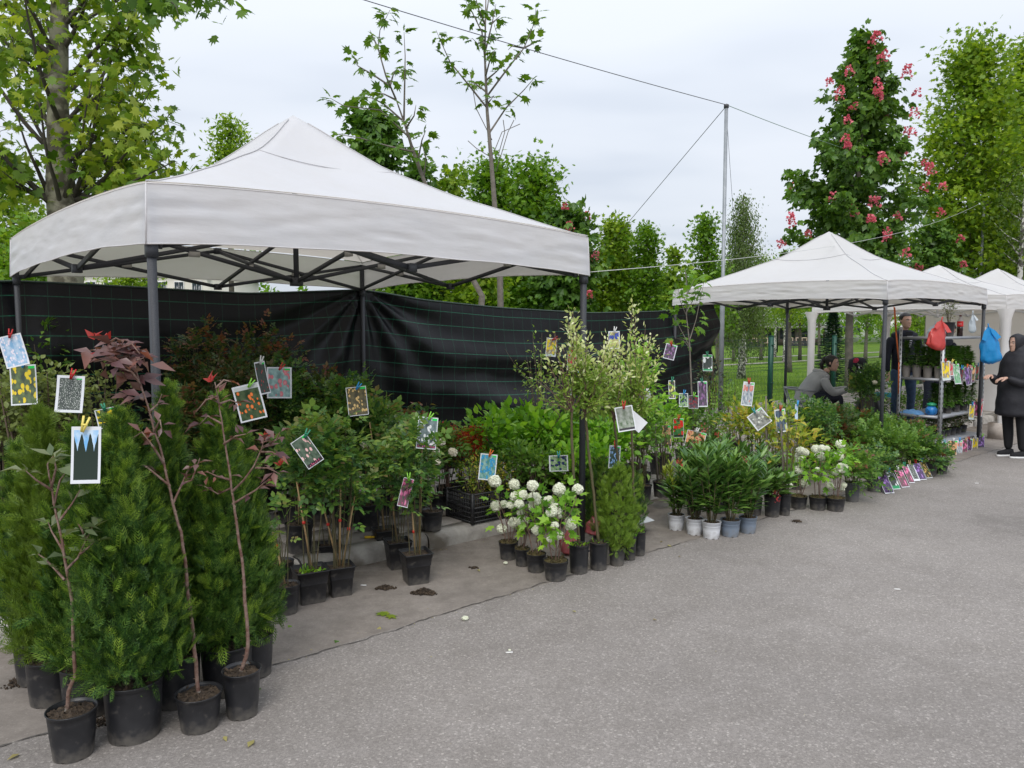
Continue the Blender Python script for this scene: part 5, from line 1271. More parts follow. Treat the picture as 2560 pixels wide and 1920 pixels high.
sapling('potted_sapling', 'dark purple leaved sapling in the taller black pot at the right of the front saplings', 607, 1803, .078, .200, M_POT,
        [(600, 1665), (617, 1640), (620, 1590), (612, 1500), (604, 1400), (592, 1310), (583, 1250), (575, 1190), (562, 1110), (555, 1050), (545, 1000), (537, 955)],
        [[(580, 1230), (610, 1200), (635, 1165), (655, 1120), (660, 1095)], [(582, 1260), (640, 1225), (680, 1190)], [(575, 1200), (540, 1190), (520, 1180)], [(560, 1110), (590, 1090), (615, 1085)], [(555, 1060), (520, 1040), (500, 1060)],
         [(548, 1010), (575, 1000), (600, 1010)], [(545, 990), (515, 1000), (490, 1030)], [(650, 1130), (680, 1130), (705, 1145)], [(640, 1170), (670, 1170), (700, 1185)], [(578, 1220), (545, 1235), (510, 1215)], [(655, 1120), (690, 1100), (700, 1080)], [(540, 970), (560, 950), (580, 955)]],
        L_PLUM, .062, 63, M_STEMR, [(528, 955, 5), (660, 1100, 4), (700, 1165, 4)], dens=36, group='bare stemmed saplings in black pots')

# ---------- left back: brown-caned pale shrubs and a few pots
PG = 'potted shrubs under the big tent'
for i, (px, py, H, r, lab) in enumerate(((15, 1420, 1.50, .24, 'pale leaved shrub with thick brown canes at the left edge'), (85, 1400, 1.42, .24, 'pale leaved shrub with arching twigs behind the leftmost thuja'), (150, 1385, 1.38, .22, 'pale leaved shrub left of the purple plum crown'), (-70, 1400, 1.55, .26, 'pale leaved shrub half outside the left edge'))):
    o = thing('potted_shrub', lab, 'shrub', px, py, .12 if i > 0 else 0, .1, PG); seedr(70 + i)
    z = pot_round(o, .11, .2); bush(o, z, H - .25, r, 9, 900, LEAFR, .043, L_OLIVE, M_STEMB, 71 + i, .42, .075, .011, 1.0, up=.2)
for i, (px, py, lab) in enumerate(((20, 1390, 'stack of empty black pots at the left edge behind the thujas'), (18, 1500, 'empty black pot on the kerb at the left edge'))):
    o = thing('stacked_pots', lab, 'pot', px, py, .12, .08); seedr(75 + i); pot_round(o, .06 + .02 * i, .10 + .05 * i)
    o2 = pot_round(o, .065 + .02 * i, .16 + .05 * i)
o = thing('potted_shrub', 'shrub with a tall leafy shoot behind the left picture cards', 'shrub', 128, 1320, .12, .1, PG); seedr(78)
z = pot_round(o, .11, .2); bush(o, z, 1.52, .12, 4, 210, LEAF, .075, L_MID, M_STEMB, 79, .45, .05, .006)
o = thing('potted_shrub', 'shrub with small leaves between the purple plum and the tent leg', 'shrub', 262, 1330, .12, .1, PG); seedr(80)
z = pot_round(o, .11, .2); bush(o, z, 1.15, .2, 7, 420, LEAFR, .040, L_OLIVE, M_STEMB, 81, .3, .06, .006)

# ---------- dark climbing roses against the sheet
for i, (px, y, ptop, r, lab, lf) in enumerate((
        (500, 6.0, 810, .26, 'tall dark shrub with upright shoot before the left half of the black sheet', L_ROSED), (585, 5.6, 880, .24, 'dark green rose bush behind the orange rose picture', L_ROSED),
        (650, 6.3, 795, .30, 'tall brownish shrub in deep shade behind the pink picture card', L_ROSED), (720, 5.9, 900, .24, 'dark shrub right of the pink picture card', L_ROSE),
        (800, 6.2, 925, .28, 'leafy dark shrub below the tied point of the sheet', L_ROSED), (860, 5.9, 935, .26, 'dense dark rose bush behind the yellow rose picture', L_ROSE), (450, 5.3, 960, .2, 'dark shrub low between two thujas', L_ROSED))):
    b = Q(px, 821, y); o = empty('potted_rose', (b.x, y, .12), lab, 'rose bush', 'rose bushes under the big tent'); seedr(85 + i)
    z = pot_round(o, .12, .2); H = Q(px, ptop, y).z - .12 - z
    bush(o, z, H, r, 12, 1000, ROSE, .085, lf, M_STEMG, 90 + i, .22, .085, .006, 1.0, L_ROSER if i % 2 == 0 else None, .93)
# ---------- front roses in square and round pots
def stakes(o, ends, z):
    for i, (dx, dy, h, b) in enumerate(ends):
        m = MB(); m.tube([(b * .3, 0, z - .02), (dx, dy, z + h)], [.0062, .0052], 6); st = m.build('cane_stake', M_CANE2, o)
        f = .55; MB().tube([(b * .3 + (dx - b * .3) * f, dy * f - .004, z + h * f - .008), (b * .3 + (dx - b * .3) * f, dy * f - .004, z + h * f + .008)], .010, 6).build('tie', M_RED, st)
def rose(px, py, zs, w, h, ptop, r, nleaf, lab, square=True, rz=.5, seed=0, st=(), leaf=L_ROSE, canes=6, clear=.30, size=.112, tip=None, potm=M_POT, green=False, stemm=M_STEMG, z_var=.4):
    o = thing('potted_rose', lab, 'rose bush', px, py, zs, w / 2, 'rose bushes under the big tent'); seedr(seed)
    z = pot_square(o, w, h, rz, potm) if square else pot_round(o, w / 2, h, potm)
    H = Q(px, ptop, o.location.y).z - o.location.z - z
    bush(o, z, H, r, canes, int(nleaf * .72), ROSE, size, leaf, stemm, seed + 1, clear, .062, .0038, .9, tip or L_NEW, .80, z_var=z_var)
    stakes(o, st, z)
    if green: weeds(o, w * .36, z, 40, L_GREEN, .045)
    return o
rose(749, 1386, .12, .19, .20, 1050, .17, 330, 'rose in the round black pot standing on the pavers at the left', False, seed=101, st=((.0, 0, .5, .0),), canes=4, clear=.42)
rose(777, 1512, 0, .195, .20, 1010, .15, 380, 'rose in a square black pot with weeds, left of a pair on the road edge', rz=.50, seed=102, st=((-.07, 0, .55, .05),), green=True, clear=.34)
rose(850, 1493, 0, .165, .185, 1010, .19, 420, 'rose with many bare green canes in the square pot, right of a pair', rz=.45, seed=104, size=.095, st=((-.12, .0, .5, 0), (.02, -.02, .55, 0), (.10, 0, .45, .05)), clear=.36, canes=9)
rose(825, 1425, .0, .15, .17, 1060, .12, 220, 'rose in a small square pot tucked behind the pair at the kerb', rz=.3, seed=106, canes=5, clear=.5)
rose(717, 1540, 0, .155, .17, 1220, .09, 16, 'nearly bare rose stub in the round black pot beside the last thuja', False, seed=108, st=((-.05, .0, .22, 0),), canes=3, clear=.6)
rose(706, 1470, 0, .15, .16, 1240, .08, 14, 'nearly bare rose stub in the pot against the kerb', False, seed=110, canes=3, clear=.6, st=((-.06, .02, .2, 0),))
rose(1040, 1463, 0, .185, .20, 1010, .16, 420, 'rose with large leaves in the front square pot of a row of three', rz=.42, seed=112, st=((-.02, 0, .28, 0), (.05, 0, .85, .08)), clear=.25, size=.10)
rose(995, 1425, 0, .17, .19, 1030, .15, 300, 'rose in the middle square pot of a row of three', rz=.42, seed=114, st=((-.06, 0, .55, 0),), clear=.3, size=.09)
rose(963, 1392, 0.0, .17, .19, 1000, .16, 280, 'rose in the rear square pot of a row of three', rz=.42, seed=116, st=((-.10, 0, .8, 0),), clear=.3)
rose(917, 1330, .12, .19, .20, 985, .22, 480, 'dark rose in the square pot standing on the pavers behind', rz=.5, seed=118, st=((.0, 0, .9, 0), (.06, 0, .7, 0)), leaf=L_ROSE, clear=.35, canes=10)
rose(862, 1318, .12, .19, .20, 985, .20, 460, 'dark rose beside the square pot on the pavers, further left', rz=.5, seed=120, st=((.03, 0, .8, 0), (-.05, 0, .7, 0)), leaf=L_ROSED, clear=.35, canes=9)
rose(790, 1300, .12, .19, .20, 985, .22, 480, 'leafy rose behind the pink white rose picture', rz=.2, seed=122, leaf=L_ROSE, clear=.3, canes=10, st=((.02, 0, .7, 0),))
rose(975, 1290, .12, .19, .2, 1010, .24, 560, 'dark rose with red young shoots left of the white rose picture', rz=.2, seed=124, leaf=L_ROSED, clear=.25, canes=12, tip=L_ROSER)
rose(1040, 1275, .12, .19, .2, 1040, .22, 460, 'rose behind the white rose picture with a few white flowers', rz=.2, seed=126, leaf=L_ROSE, clear=.3, canes=10)
rose(1096, 1278, .12, .15, .13, 1060, .16, 260, 'low rose in a small round pot left of the black crate', False, seed=128, leaf=L_MID, clear=.3, canes=6, stemm=M_STEMB)
o = thing('potted_rose', 'rose with one tall shoot above the white rose picture', 'rose bush', 1080, 1330, .12, .09, 'rose bushes under the big tent'); seedr(130)
z = pot_round(o, .085, .15); bush(o, z, Q(1062, 940, o.location.y).z - .12 - z, .05, 2, 80, LEAFR, .055, L_ROSE, M_STEMG, 131, .35, .045, .005, tipleaf=L_ROSER, tipf=.92, off=(-.06, 0))

# ---------- flower balls
def ball_mesh(r, n=60, petal=.62, m=M_PETW):
    i = np.arange(n) + .5; ph = np.arccos(1 - 2 * i / n); th = math.pi * (1 + 5 ** .5) * i
    d = np.stack([np.cos(th) * np.sin(ph), np.sin(th) * np.sin(ph), np.cos(ph)], 1)
    mb = MB(); pt = T([(0, 0, 0), (.5, .6, .18), (0, 1, .05), (-.5, .6, .18)], [(0, 1, 2, 3)])
    for k in range(4):
        a = rg.normal(size=(n, 3)) * .3; t = np.cross(d, np.roll(d, 1, 1) + .3); t /= np.linalg.norm(t, axis=1, keepdims=True)
        b_ = np.cross(d, t); ax = t * math.cos(k * 1.571 + .3) + b_ * math.sin(k * 1.571 + .3) + d * .35 + a * .3
        mb.scatter(pt, d * r * (rg.uniform(.80, .98, n) + .10 * np.sin(d[:, 0] * 5 + d[:, 2] * 4))[:, None], ax, d, r * petal * rg.uniform(.8, 1.1, n))
    mb.lathe([(r * .82 * math.sin(a), -r * .82 * math.cos(a)) for a in np.linspace(.01, 3.13, 8)], 10, cap0=False)
    o = mb.build('bloom', m); me = o.data; bpy.data.objects.remove(o); return me
seedr(5); BALLS = [ball_mesh(1.0) for _ in range(3)]
def bloom(root, px, py, y, dpx, flat=.9, me=None):
    o = bpy.data.objects.new('bloom', me or BALLS[rnd.randrange(3)]); COL.objects.link(o); o.parent = root
    p = Q(px, py, y) - root.location; s = dpx / 2 * y / 1900; o.location = p; o.scale = (s, s, s * flat); o.rotation_euler = (rnd.uniform(-.5, .5), rnd.uniform(-.5, .5), rnd.uniform(0, 6)); return o
VIB = T(*[(lambda t: (t[0], [tuple(q) for fa in t[1] for q in fa]))(MAPLE)][0]) if False else MAPLE
def viburnum(px, py, r, h, ptop, rb, lab, blooms, seed, nleaf=70, potm=M_POT, canes=4, moss=M_MOSS, off=(0, 0)):
    o = thing('potted_viburnum', lab, 'snowball bush', px, py, 0, r, 'snowball bushes with white flower balls'); seedr(seed)
    z = pot_round(o, r, h, potm, moss, fill=.96); weeds(o, r * .8, z, 26, M_MOSS, .03)
    y = o.location.y; H = Q(px, ptop, y).z - z
    bush(o, z, H, rb, canes, nleaf, MAPLE, .075, L_GREEN, M_STEMR, seed + 1, .42, .055, .004, .6, z_var=.45, off=off, up=.0)
    st = MB()
    for (bx, by, d) in blooms:
        q = bloom(o, bx, by, y + rnd.uniform(-.12, .08), d); c = q.location; st.tube([(c.x * .35, c.y * .35, z + (c.z - z) * .45), c * .92 + Vector((0, 0, -.03)), c], [.003, .0022, .002], 4, cap=False)
    st.build('flower_stalks', M_STEMR, o); return o
def z6(l): return [(1150 + x / 3.687, 1100 + y / 3.687, d / 3.687) for x, y, d in l]
viburnum(1271, 1402, .070, .125, 1215, .13, 'snowball bush in the leftmost pot of the near four', z6([(385, 817, 80), (332, 607, 88), (404, 592, 66), (320, 378, 100)]), 141, 40)
viburnum(1306, 1418, .055, .120, 1225, .12, 'snowball bush in the second pot of the near four', z6([(496, 757, 84), (462, 600, 60), (500, 408, 86), (583, 745, 90)]), 143, 44)
viburnum(1340, 1434, .068, .125, 1215, .15, 'snowball bush with the most flowers in the third pot of the near four', z6([(505, 518, 80), (578, 505, 80), (546, 590, 74), (685, 540, 105), (680, 600, 90), (668, 418, 90), (705, 832, 74), (560, 670, 60), (818, 560, 84)]), 145, 80)
viburnum(1389, 1456, .082, .130, 1225, .16, 'snowball bush in the front pot of the near four, with gravelly soil', z6([(912, 450, 100), (930, 490, 70), (1083, 453, 86), (880, 640, 105), (840, 665, 80), (905, 695, 56), (875, 785, 62), (1015, 772, 100), (920, 880, 66), (827, 915, 48)]), 147, 80)
def z8(l): return [(1550 + x / 3.687, 1000 + y / 3.687, d / 3.687) for x, y, d in l]
viburnum(1996, 1274, .078, .115, 1130, .17, 'snowball bush in the left pot of the farther three', z8([(1635, 510, 42), (1660, 560, 80), (1650, 640, 66), (1515, 700, 44), (1558, 690, 44), (1560, 787, 52), (1695, 765, 72), (1668, 470, 70)]), 149, 70)
viburnum(2044, 1277, .080, .118, 1110, .20, 'snowball bush in the middle pot of the farther three', z8([(1805, 450, 66), (1843, 520, 80), (1860, 440, 52), (1905, 450, 52), (1710, 480, 56), (1820, 640, 40), (1935, 785, 58)]), 151, 110)
viburnum(2088, 1280, .085, .120, 1095, .18, 'snowball bush in the right pot of the farther three, with the highest flower', z8([(2030, 405, 70), (2015, 518, 76), (2045, 625, 84), (1985, 660, 60), (2065, 785, 42), (2050, 825, 34)]), 153, 70)

# ---------- tall-potted standards (pale willow heads on bare stems)
def standard(px, py, r, h, stem_px, top, lab, seed, crown, n=900, y_add=0.0, canes=16, potm=M_POT, wd=True):
    o = thing('potted_willow', lab, 'willow tree', px, py, 0, r, 'willows grafted on bare stems in tall pots'); seedr(seed)
    z = pot_round(o, r, h, potm, lip=False, base=.84, fill=.93)
    if wd: weeds(o, r * .85, z, 26, L_GREEN, .04)
    y = o.location.y; b = Vector(o.location); pts = [Q(*p, y + y_add * i / len(stem_px)) - b for i, p in enumerate(stem_px)]; pts[0].z = z - .01
    fine = []
    for i in range(len(pts) - 1):
        for q in (0, .34, .67): fine.append(pts[i].lerp(pts[i + 1], q) + Vector((rnd.uniform(-1, 1), rnd.uniform(-1, 1), 0)) * .003)
    fine.append(pts[-1]); MB().tube(fine, [.0105 * (1 - .25 * i / len(fine)) * rnd.uniform(.9, 1.12) for i in range(len(fine))], 8).build('stem', M_STEMG, o, smooth=True)
    c = pts[-1]; sb = MB(); P = []; A = []; TF = []
    for (tx, ty) in crown:
        for k in range(2):
            e = Q(tx + rnd.uniform(-14, 14), ty + rnd.uniform(-14, 14), y + rnd.uniform(-.22, .22)) - b; m = c.lerp(e, .45) + Vector((rnd.uniform(-.03, .03), 0, .02))
            sb.tube([c, m, e], [.0038, .0026, .0012], 4, cap=False); L_ = (e - c).length
            q = int(n / len(crown) / 2 * (.5 + L_ * 1.4)); t = rg.uniform(.25, 1.0, q); cc = np.where(t[:, None] < .5, np.array(c) + (np.array(m) - np.array(c)) * (t[:, None] * 2), np.array(m) + (np.array(e) - np.array(m)) * (t[:, None] * 2 - 1))
            d = np.array((e - c).normalized()); dd = rg.normal(size=(q, 3)); P.append(cc + dd * .018); A.append(dd * .75 + d * .8); TF.append(t * min(1, L_ * 2.2))
    P = np.concatenate(P); A = np.concatenate(A); TF = np.concatenate(TF); U = rg.normal(size=P.shape) * .6; U[:, 2] += 1
    s = .040 * rg.uniform(.6, 1.2, len(P)); t = (TF + rg.normal(size=len(TF)) * .12) > .70
    sb.build('twigs', M_STEMR, o)
    LW = (LONG[0] * np.array([2.2, 1, 1]), LONG[1])
    MB().scatter(LW, P[t], A[t], U[t], s[t] * .95).build('foliage', L_CREAM, o)['kind'] = 'stuff'
    MB().scatter(LW, P[~t], A[~t], U[~t], s[~t]).build('foliage', L_WILLOW, o)['kind'] = 'stuff'
    return o
standard(1447, 1437, .068, .195, [(1448, 1355), (1443, 1300), (1436, 1240), (1432, 1150), (1429, 1080), (1430, 1030)], 1026, 'pale willow on a bare stem in the leftmost tall black pot', 161,
         [(1362, 860), (1375, 900), (1368, 945), (1392, 830), (1405, 870), (1350, 950), (1405, 930), (1425, 890), (1385, 970), (1355, 1000), (1440, 900), (1460, 960), (1405, 985), (1380, 1005)], 430)
standard(1496, 1428, .064, .190, [(1497, 1350), (1490, 1290), (1482, 1210), (1473, 1140), (1467, 1080), (1462, 1035)], 1036, 'creamy willow on a bare stem in the tall pot beside the right tent leg', 163,
         [(1425, 770), (1440, 830), (1450, 880), (1475, 850), (1500, 870), (1520, 850), (1500, 930), (1540, 910), (1480, 950), (1455, 920), (1530, 960), (1510, 1000), (1440, 970), (1545, 870), (1415, 800), (1560, 930), (1535, 1010), (1490, 1020)], 2100, canes=18)
standard(1597, 1391, .050, .175, [(1588, 1318), (1585, 1260), (1582, 1180), (1580, 1110), (1578, 1045)], 1040, 'pale willow on a bare stem in the rightmost slim tall pot', 165,
         [(1590, 760), (1600, 830), (1620, 850), (1580, 880), (1610, 920), (1630, 960), (1560, 900), (1590, 960), (1550, 960), (1620, 1000), (1640, 870), (1570, 1000), (1600, 1030), (1640, 1020)], 1200, y_add=.1)
standard(1573, 1402, .050, .170, [(1562, 1335), (1556, 1260), (1550, 1180), (1542, 1120), (1536, 1060)], 1053, 'pale willow leaning left in the second slim tall pot', 167,
         [(1500, 900), (1520, 940), (1545, 900), (1560, 950), (1530, 980), (1500, 960), (1515, 1010), (1555, 860)], 560)
for i, (px, py, ptop, n, lab) in enumerate(((1542, 1417, 1165, 1300, 'small thuja in the dusty grey pot among the tall pots'), (1500, 1372, 1150, 1000, 'small thuja behind the two left tall pots'), (1570, 1362, 1170, 900, 'small thuja behind the slim tall pots'))):
    o = thing('potted_thuja', lab, 'thuja', px, py, 0, .06, 'small thujas among the tall pots'); seedr(170 + i)
    z = pot_round(o, .058, .125, M_POTD if i == 0 else M_POT, fill=.95)
    thuja(o, z - .01, Q(px, ptop, o.location.y).z - z, .115, n, L_THUJAT if i == 0 else L_THUJA, L_THUJAT, 175 + i, ([0, .1, .4, .8, 1], [.6, .9, 1, .8, .1]), .075)

# ---------- bright shrub mass behind (on the pavers)
seedr(180)
for i, (px, y, ptop, r, n, lf, tpl, s, lab) in enumerate((
        (1235, 6.5, 1030, .24, 520, L_GREEN, LEAFR, .075, 'bright green shrub right of the red barberries'), (1310, 6.9, 1015, .30, 760, L_GREEN, LEAFR, .085, 'broad bright green shrub in the middle of the sheet'),
        (1385, 6.6, 1045, .30, 760, L_GREEN, LEAFR, .080, 'bright green shrub behind the blackberry picture'), (1450, 6.9, 1010, .28, 640, L_MID, LEAFR, .075, 'green shrub behind the right tent leg'),
        (1520, 6.5, 1040, .26, 560, L_GREEN, LEAFR, .075, 'green shrub behind the willow picture card'), (1290, 6.2, 1110, .20, 420, L_MID, LEAF, .055, 'small leaved shrub with reddish stems behind the blueberry picture'),
        (1345, 6.1, 1120, .20, 380, L_MID, LEAFR, .055, 'low green shrub with withered leaves in a black crate'), (1430, 6.15, 1110, .18, 360, L_GREEN, LEAFR, .060, 'low bright shrub beside the blackberry picture'),
        (1500, 6.1, 1110, .18, 360, L_GREEN, LEAFR, .060, 'low bright shrub between the tent leg and the small thujas'), (1590, 7.3, 1010, .25, 520, L_MID, LEAFR, .060, 'leafy shrub right of the willow picture'),
        (1655, 7.9, 1000, .28, 620, L_GREEN, LEAFR, .060, 'bright leafy shrub behind the peach picture'), (1720, 8.2, 1010, .30, 620, L_MID, LEAFR, .055, 'leafy shrub behind the strawberry picture'),
        (1790, 8.6, 1030, .28, 560, L_MID, LEAF, .050, 'small leaved shrub at the end of the black sheet'), (1780, 9.2, 880, .17, 420, L_ROSED, LEAF, .050, 'dark narrow shrub standing at the right edge of the black sheet'),
        (1835, 8.9, 960, .16, 300, L_MID, LEAF, .05, 'thin shrub left of the yellowish saplings'), (1600, 6.9, 850, .17, 420, L_GREEN, LEAF, .085, 'tall shrub with drooping leaves in front of the black sheet'),
        (1345, 7.0, 800, .14, 170, L_WILLOW, LEAF, .04, 'tall thin shrub with bare twigs reaching over the black sheet'))):
    b = Q(px, 821, y); o = empty('potted_shrub', (b.x, y, .12), lab, 'shrub', 'green shrubs massed behind the willows')
    seedr(190 + i); z = pot_round(o, .12, .2); bush(o, z, Q(px, ptop, y).z - .12 - z, r, 14 if i != 16 else 8, int(n * 1.1), tpl, s, lf, M_STEMB, 200 + i, .18 if i not in (14, 16) else .35, .075, .0045, 1.0)
# single arching shoot across the sheet
o = empty('arching_shoot', G(1330, 1240, .12), 'thin arching shoot with small leaves crossing the black sheet', 'shoot'); b = Vector(o.location); m = MB(); pp = [Q(*p, 6.3) - b for p in ((1400, 1040), (1345, 975), (1310, 940), (1283, 905), (1262, 872))]
m.tube([Vector((0, 0, .1)), Vector((.1, 0, .5))] + pp, [.006, .005, .004, .004, .003, .002, .0015], 5); m.build('stem', M_STEMB, o); seedr(6)
q = np.concatenate([np.linspace(np.array(pp[i]), np.array(pp[i + 1]), 14) for i in range(3)]); MB().scatter(LEAF, q + rg.normal(size=q.shape) * .012, rdir(len(q), .3), rdir(len(q), 1, .5), rg.uniform(.025, .045, len(q))).build('foliage', L_WILLOW, o)['kind'] = 'stuff'
for i, (px, y, ptop, lab) in enumerate(((1118, 6.4, 1052, 'red barberry nearest the white rose picture'), (1150, 6.6, 1058, 'orange red barberry in the middle of the red group'), (1180, 6.4, 1056, 'dark red barberry at the right of the red group'), (1048, 6.6, 1010, 'thin red spired shrub among the dark roses'))):
    b = Q(px, 821, y); o = empty('potted_barberry', (b.x, y, .12), lab, 'barberry', 'red leaved barberries'); seedr(230 + i)
    z = pot_round(o, .1, .18); bush(o, z, Q(px, ptop, y).z - .12 - z, .13 if i < 3 else .06, 18 if i < 3 else 5, 1500 if i < 3 else 260, LEAF, .026, L_BARB, M_STEMR, 235 + i, .35, .022, .003, up=.5)
# crate with yellowish shrubs
M_CRATE = plain('crate_black', (.016, .016, .018), .5, noise=(20, (.035, .035, .037), .2))
def crate(loc, rz, lab, L=.50, W=.34, Hc=.235):
    o = empty('plastic_crate', loc, lab, 'crate', 'black lattice crates holding small plants', rz); w = MB()
    for sx, sy, ln, ax in ((0, -W / 2, L, 0), (0, W / 2, L, 0), (-L / 2, 0, W, 1), (L / 2, 0, W, 1)):
        side = MB()
        for k in range(7):
            z = .012 + k * (Hc - .02) / 6; hh = .006 if k not in (0, 3, 6) else .014
            side.box((sx, sy, z), (ln if ax == 0 else .008, .008 if ax == 0 else ln, hh))
        n = int(ln / .022)
        for k in range(n + 1):
            q = -ln / 2 + k * ln / n; side.box((q if ax == 0 else sx, sy if ax == 0 else q, Hc / 2), (.005 if ax == 0 else .006, .006 if ax == 0 else .005, Hc))
        side.build('lattice_side', M_CRATE, o)
    for sx in (-1, 1):
        for sy in (-1, 1): MB().box((sx * (L / 2 - .004), sy * (W / 2 - .004), Hc / 2), (.022, .022, Hc + .008)).build('corner_post', M_CRATE, o)
    MB().box((0, 0, .006), (L - .02, W - .02, .006)).build('base', M_CRATE, o); return o
c1 = G(1185, 1312, .12); cr1 = crate(c1 + EV * .25 + NV * .19, AX, 'black lattice crate of yellowish shrubs standing at the kerb edge')
cr2 = crate(Q(1345, 821, 6.15).xy.to_3d() + Vector((0, 0, .12)), AX, 'black lattice crate half hidden behind the snowball flowers', .55, .34, .17)
for i, (dx, dy, lab) in enumerate(((-.12, -.06, 'yellowish fern like shrub in the left of the crate'), (.08, -.07, 'yellowish shrub in the middle of the crate'), (.0, .08, 'green shrub at the back of the crate'), (.16, .05, 'green shrub in the right of the crate'))):
    o = empty('crate_plant', cr1.location + EV * dx + NV * dy + Vector((0, 0, .012)), lab, 'shrub', 'small plants standing in the near crate'); seedr(240 + i); z = pot_round(o, .055, .10, notch=False, seg=16)
    bush(o, z, .42 - .05 * (i % 2), .15, 12, 420, LEAF, .034, L_YELL if i < 2 else L_MID, M_STEMB, 245 + i, .1, .05, .003, 1.0)

M_BUD = plain('oleander_bud', (.42, .035, .04), .6)
# ---------- oleanders
def oleander(px, py, r, h, ptop, rb, lab, potm, seed, n=420, tip=None, lip=True, blos=()):
    o = thing('potted_oleander', lab, 'oleander', px, py, 0, r, 'oleanders in white, blue grey and black pots'); seedr(seed)
    z = pot_round(o, r, h, potm, lip=lip, base=.82)
    y = o.location.y; H = Q(px, ptop, y).z - z; sb = MB(); P = []; A = []; TF = []
    for i in range(9):
        an = i * 2.399; q = math.sqrt((i + .3) / 9); e = Vector((math.cos(an) * rb * q, math.sin(an) * rb * q, z + H * (1 - .35 * q * rnd.random() - .10 * q))); b = Vector((math.cos(an) * r * .3, math.sin(an) * r * .3, z - .01)); m = b.lerp(e, .5) + Vector((0, 0, .05))
        sb.tube([b, m, e], [.005, .004, .003], 5, cap=False); k = n // 9
        t = rg.uniform(.08, 1.0, k) ** .8; cc = np.where(t[:, None] < .5, np.array(b) + (np.array(m) - np.array(b)) * (t[:, None] * 2), np.array(m) + (np.array(e) - np.array(m)) * (t[:, None] * 2 - 1))
        a = rg.uniform(0, 6.28, k); d = np.array((e - m).normalized()); A.append(np.stack([np.cos(a), np.sin(a), .15 + 1.1 * t - .3], 1) + d * .4); P.append(cc); TF.append(t)
    P = np.concatenate(P); A = np.concatenate(A); TF = np.concatenate(TF); U = rg.normal(size=P.shape) * .25; U[:, 2] += 1
    s = .140 * rg.uniform(.65, 1.2, len(P)) * (1 - .2 * TF); sb.build('stems', M_STEMG, o)
    if tip is not None:
        t = (TF > .62) & (P[:, 0] < rb * .4) ; MB().scatter(LONG, P[t], A[t] + [0, 0, .6], U[t], s[t] * .6).build('foliage', tip, o)['kind'] = 'stuff'; P, A, U, s = P[~t], A[~t], U[~t], s[~t]
    LW = (LONG[0] * np.array([1.15, 1, 1]), LONG[1]); MB().scatter(LW, P, A, U, s).build('foliage', L_OLEA, o)['kind'] = 'stuff'
    for (bx, by) in blos:
        c = Q(bx, by, y - .1) - o.location; k = 16
        MB().scatter(PET, np.array(c) + rg.normal(size=(k, 3)) * .014, rdir(k, 1.5), rdir(k), np.stack([rg.uniform(.006, .010, k), rg.uniform(.018, .03, k), np.full(k, .01)], 1)).build('flower_buds', M_BUD, o)['kind'] = 'stuff'
    return o
oleander(1690, 1327, .068, .125, 1150, .17, 'oleander with yellow tips in the leftmost white pot', M_POTW, 251, 430, L_OLEAY)
oleander(1736, 1339, .070, .130, 1130, .20, 'oleander in the second white pot, left of the front one', M_POTW, 252, 430, blos=((1697, 1155), (1705, 1165)))
oleander(1778, 1349, .074, .132, 1110, .21, 'oleander in the front white pot, the rightmost white one', M_POTW, 253, 520, blos=((1752, 1095), (1745, 1105)))
oleander(1825, 1344, .078, .132, 1135, .20, 'oleander in the front blue grey pot', M_POTB, 254, 470)
oleander(1869, 1335, .072, .130, 1150, .19, 'oleander in the right blue grey pot', M_POTB, 255, 430, blos=((1863, 1150),))
oleander(1930, 1294, .072, .18, 1185, .19, 'oleander in the black pot right of the blue grey ones', M_POT, 256, 380, lip=False, blos=((1885, 1180), (1940, 1235), (1945, 1250)))
oleander(1885, 1290, .07, .15, 1110, .22, 'oleander in the black pot behind the blue grey ones', M_POT, 257, 420, lip=False, blos=((1850, 1165),))
oleander(1800, 1285, .07, .15, 1085, .23, 'tallest oleander in the back row', M_POT, 258, 520, lip=False, blos=((1762, 1075), (1790, 1090)))
oleander(1735, 1290, .07, .15, 1105, .20, 'oleander in the back row behind the white pots', M_POT, 259, 420, lip=False, blos=((1722, 1085),))
# slim yellowish saplings with picture cards
def slim(px, py, r, h, stem, lab, leaf, crown_n, ptop, rb, seed, potm=M_POT, clear=.55, zs=0, size=.07, tpl=LEAF):
    o = thing('potted_sapling', lab, 'sapling', px, py, zs, r, 'slim saplings with yellowing leaves'); seedr(seed); z = pot_round(o, r, h, potm, lip=False, base=.84)
    y = o.location.y; b = Vector(o.location); pts = [Q(*p, y) - b for p in stem]; pts[0].z = z - .01
    MB().tube(pts, [.011 * (1 - .4 * i / len(pts)) for i in range(len(pts))], 7).build('stem', M_BARKY, o, smooth=True)
    H = Q(px, ptop, y).z - zs - z; bush(o, z, H, rb, 9, crown_n, tpl, size, leaf, M_STEMG, seed + 1, clear, .08, .004, .5); return o
slim(1961, 1290, .052, .19, [(1960, 1225), (1958, 1180), (1956, 1120), (1952, 1060)], 'slim sapling in the tall narrow pot left of the farther snowballs', L_YELL, 60, 1010, .14, 261)
slim(1913, 1235, .085, .12, [(1927, 1200), (1920, 1150), (1915, 1080), (1915, 990)], 'yellow leaved sapling in the wide low pot behind the oleanders', L_YELL, 200, 1000, .24, 263, size=.085)
slim(1885, 1215, .08, .14, [(1880, 1160), (1880, 1100), (1878, 1040), (1877, 990)], 'twin stemmed sapling carrying the fig picture', L_YELL, 300, 1000, .22, 265, size=.085)
slim(1845, 1215, .08, .14, [(1852, 1160), (1850, 1080), (1848, 1020)], 'slim sapling left of the fig picture with orange leaves', L_YELL, 240, 1010, .20, 267, size=.08)
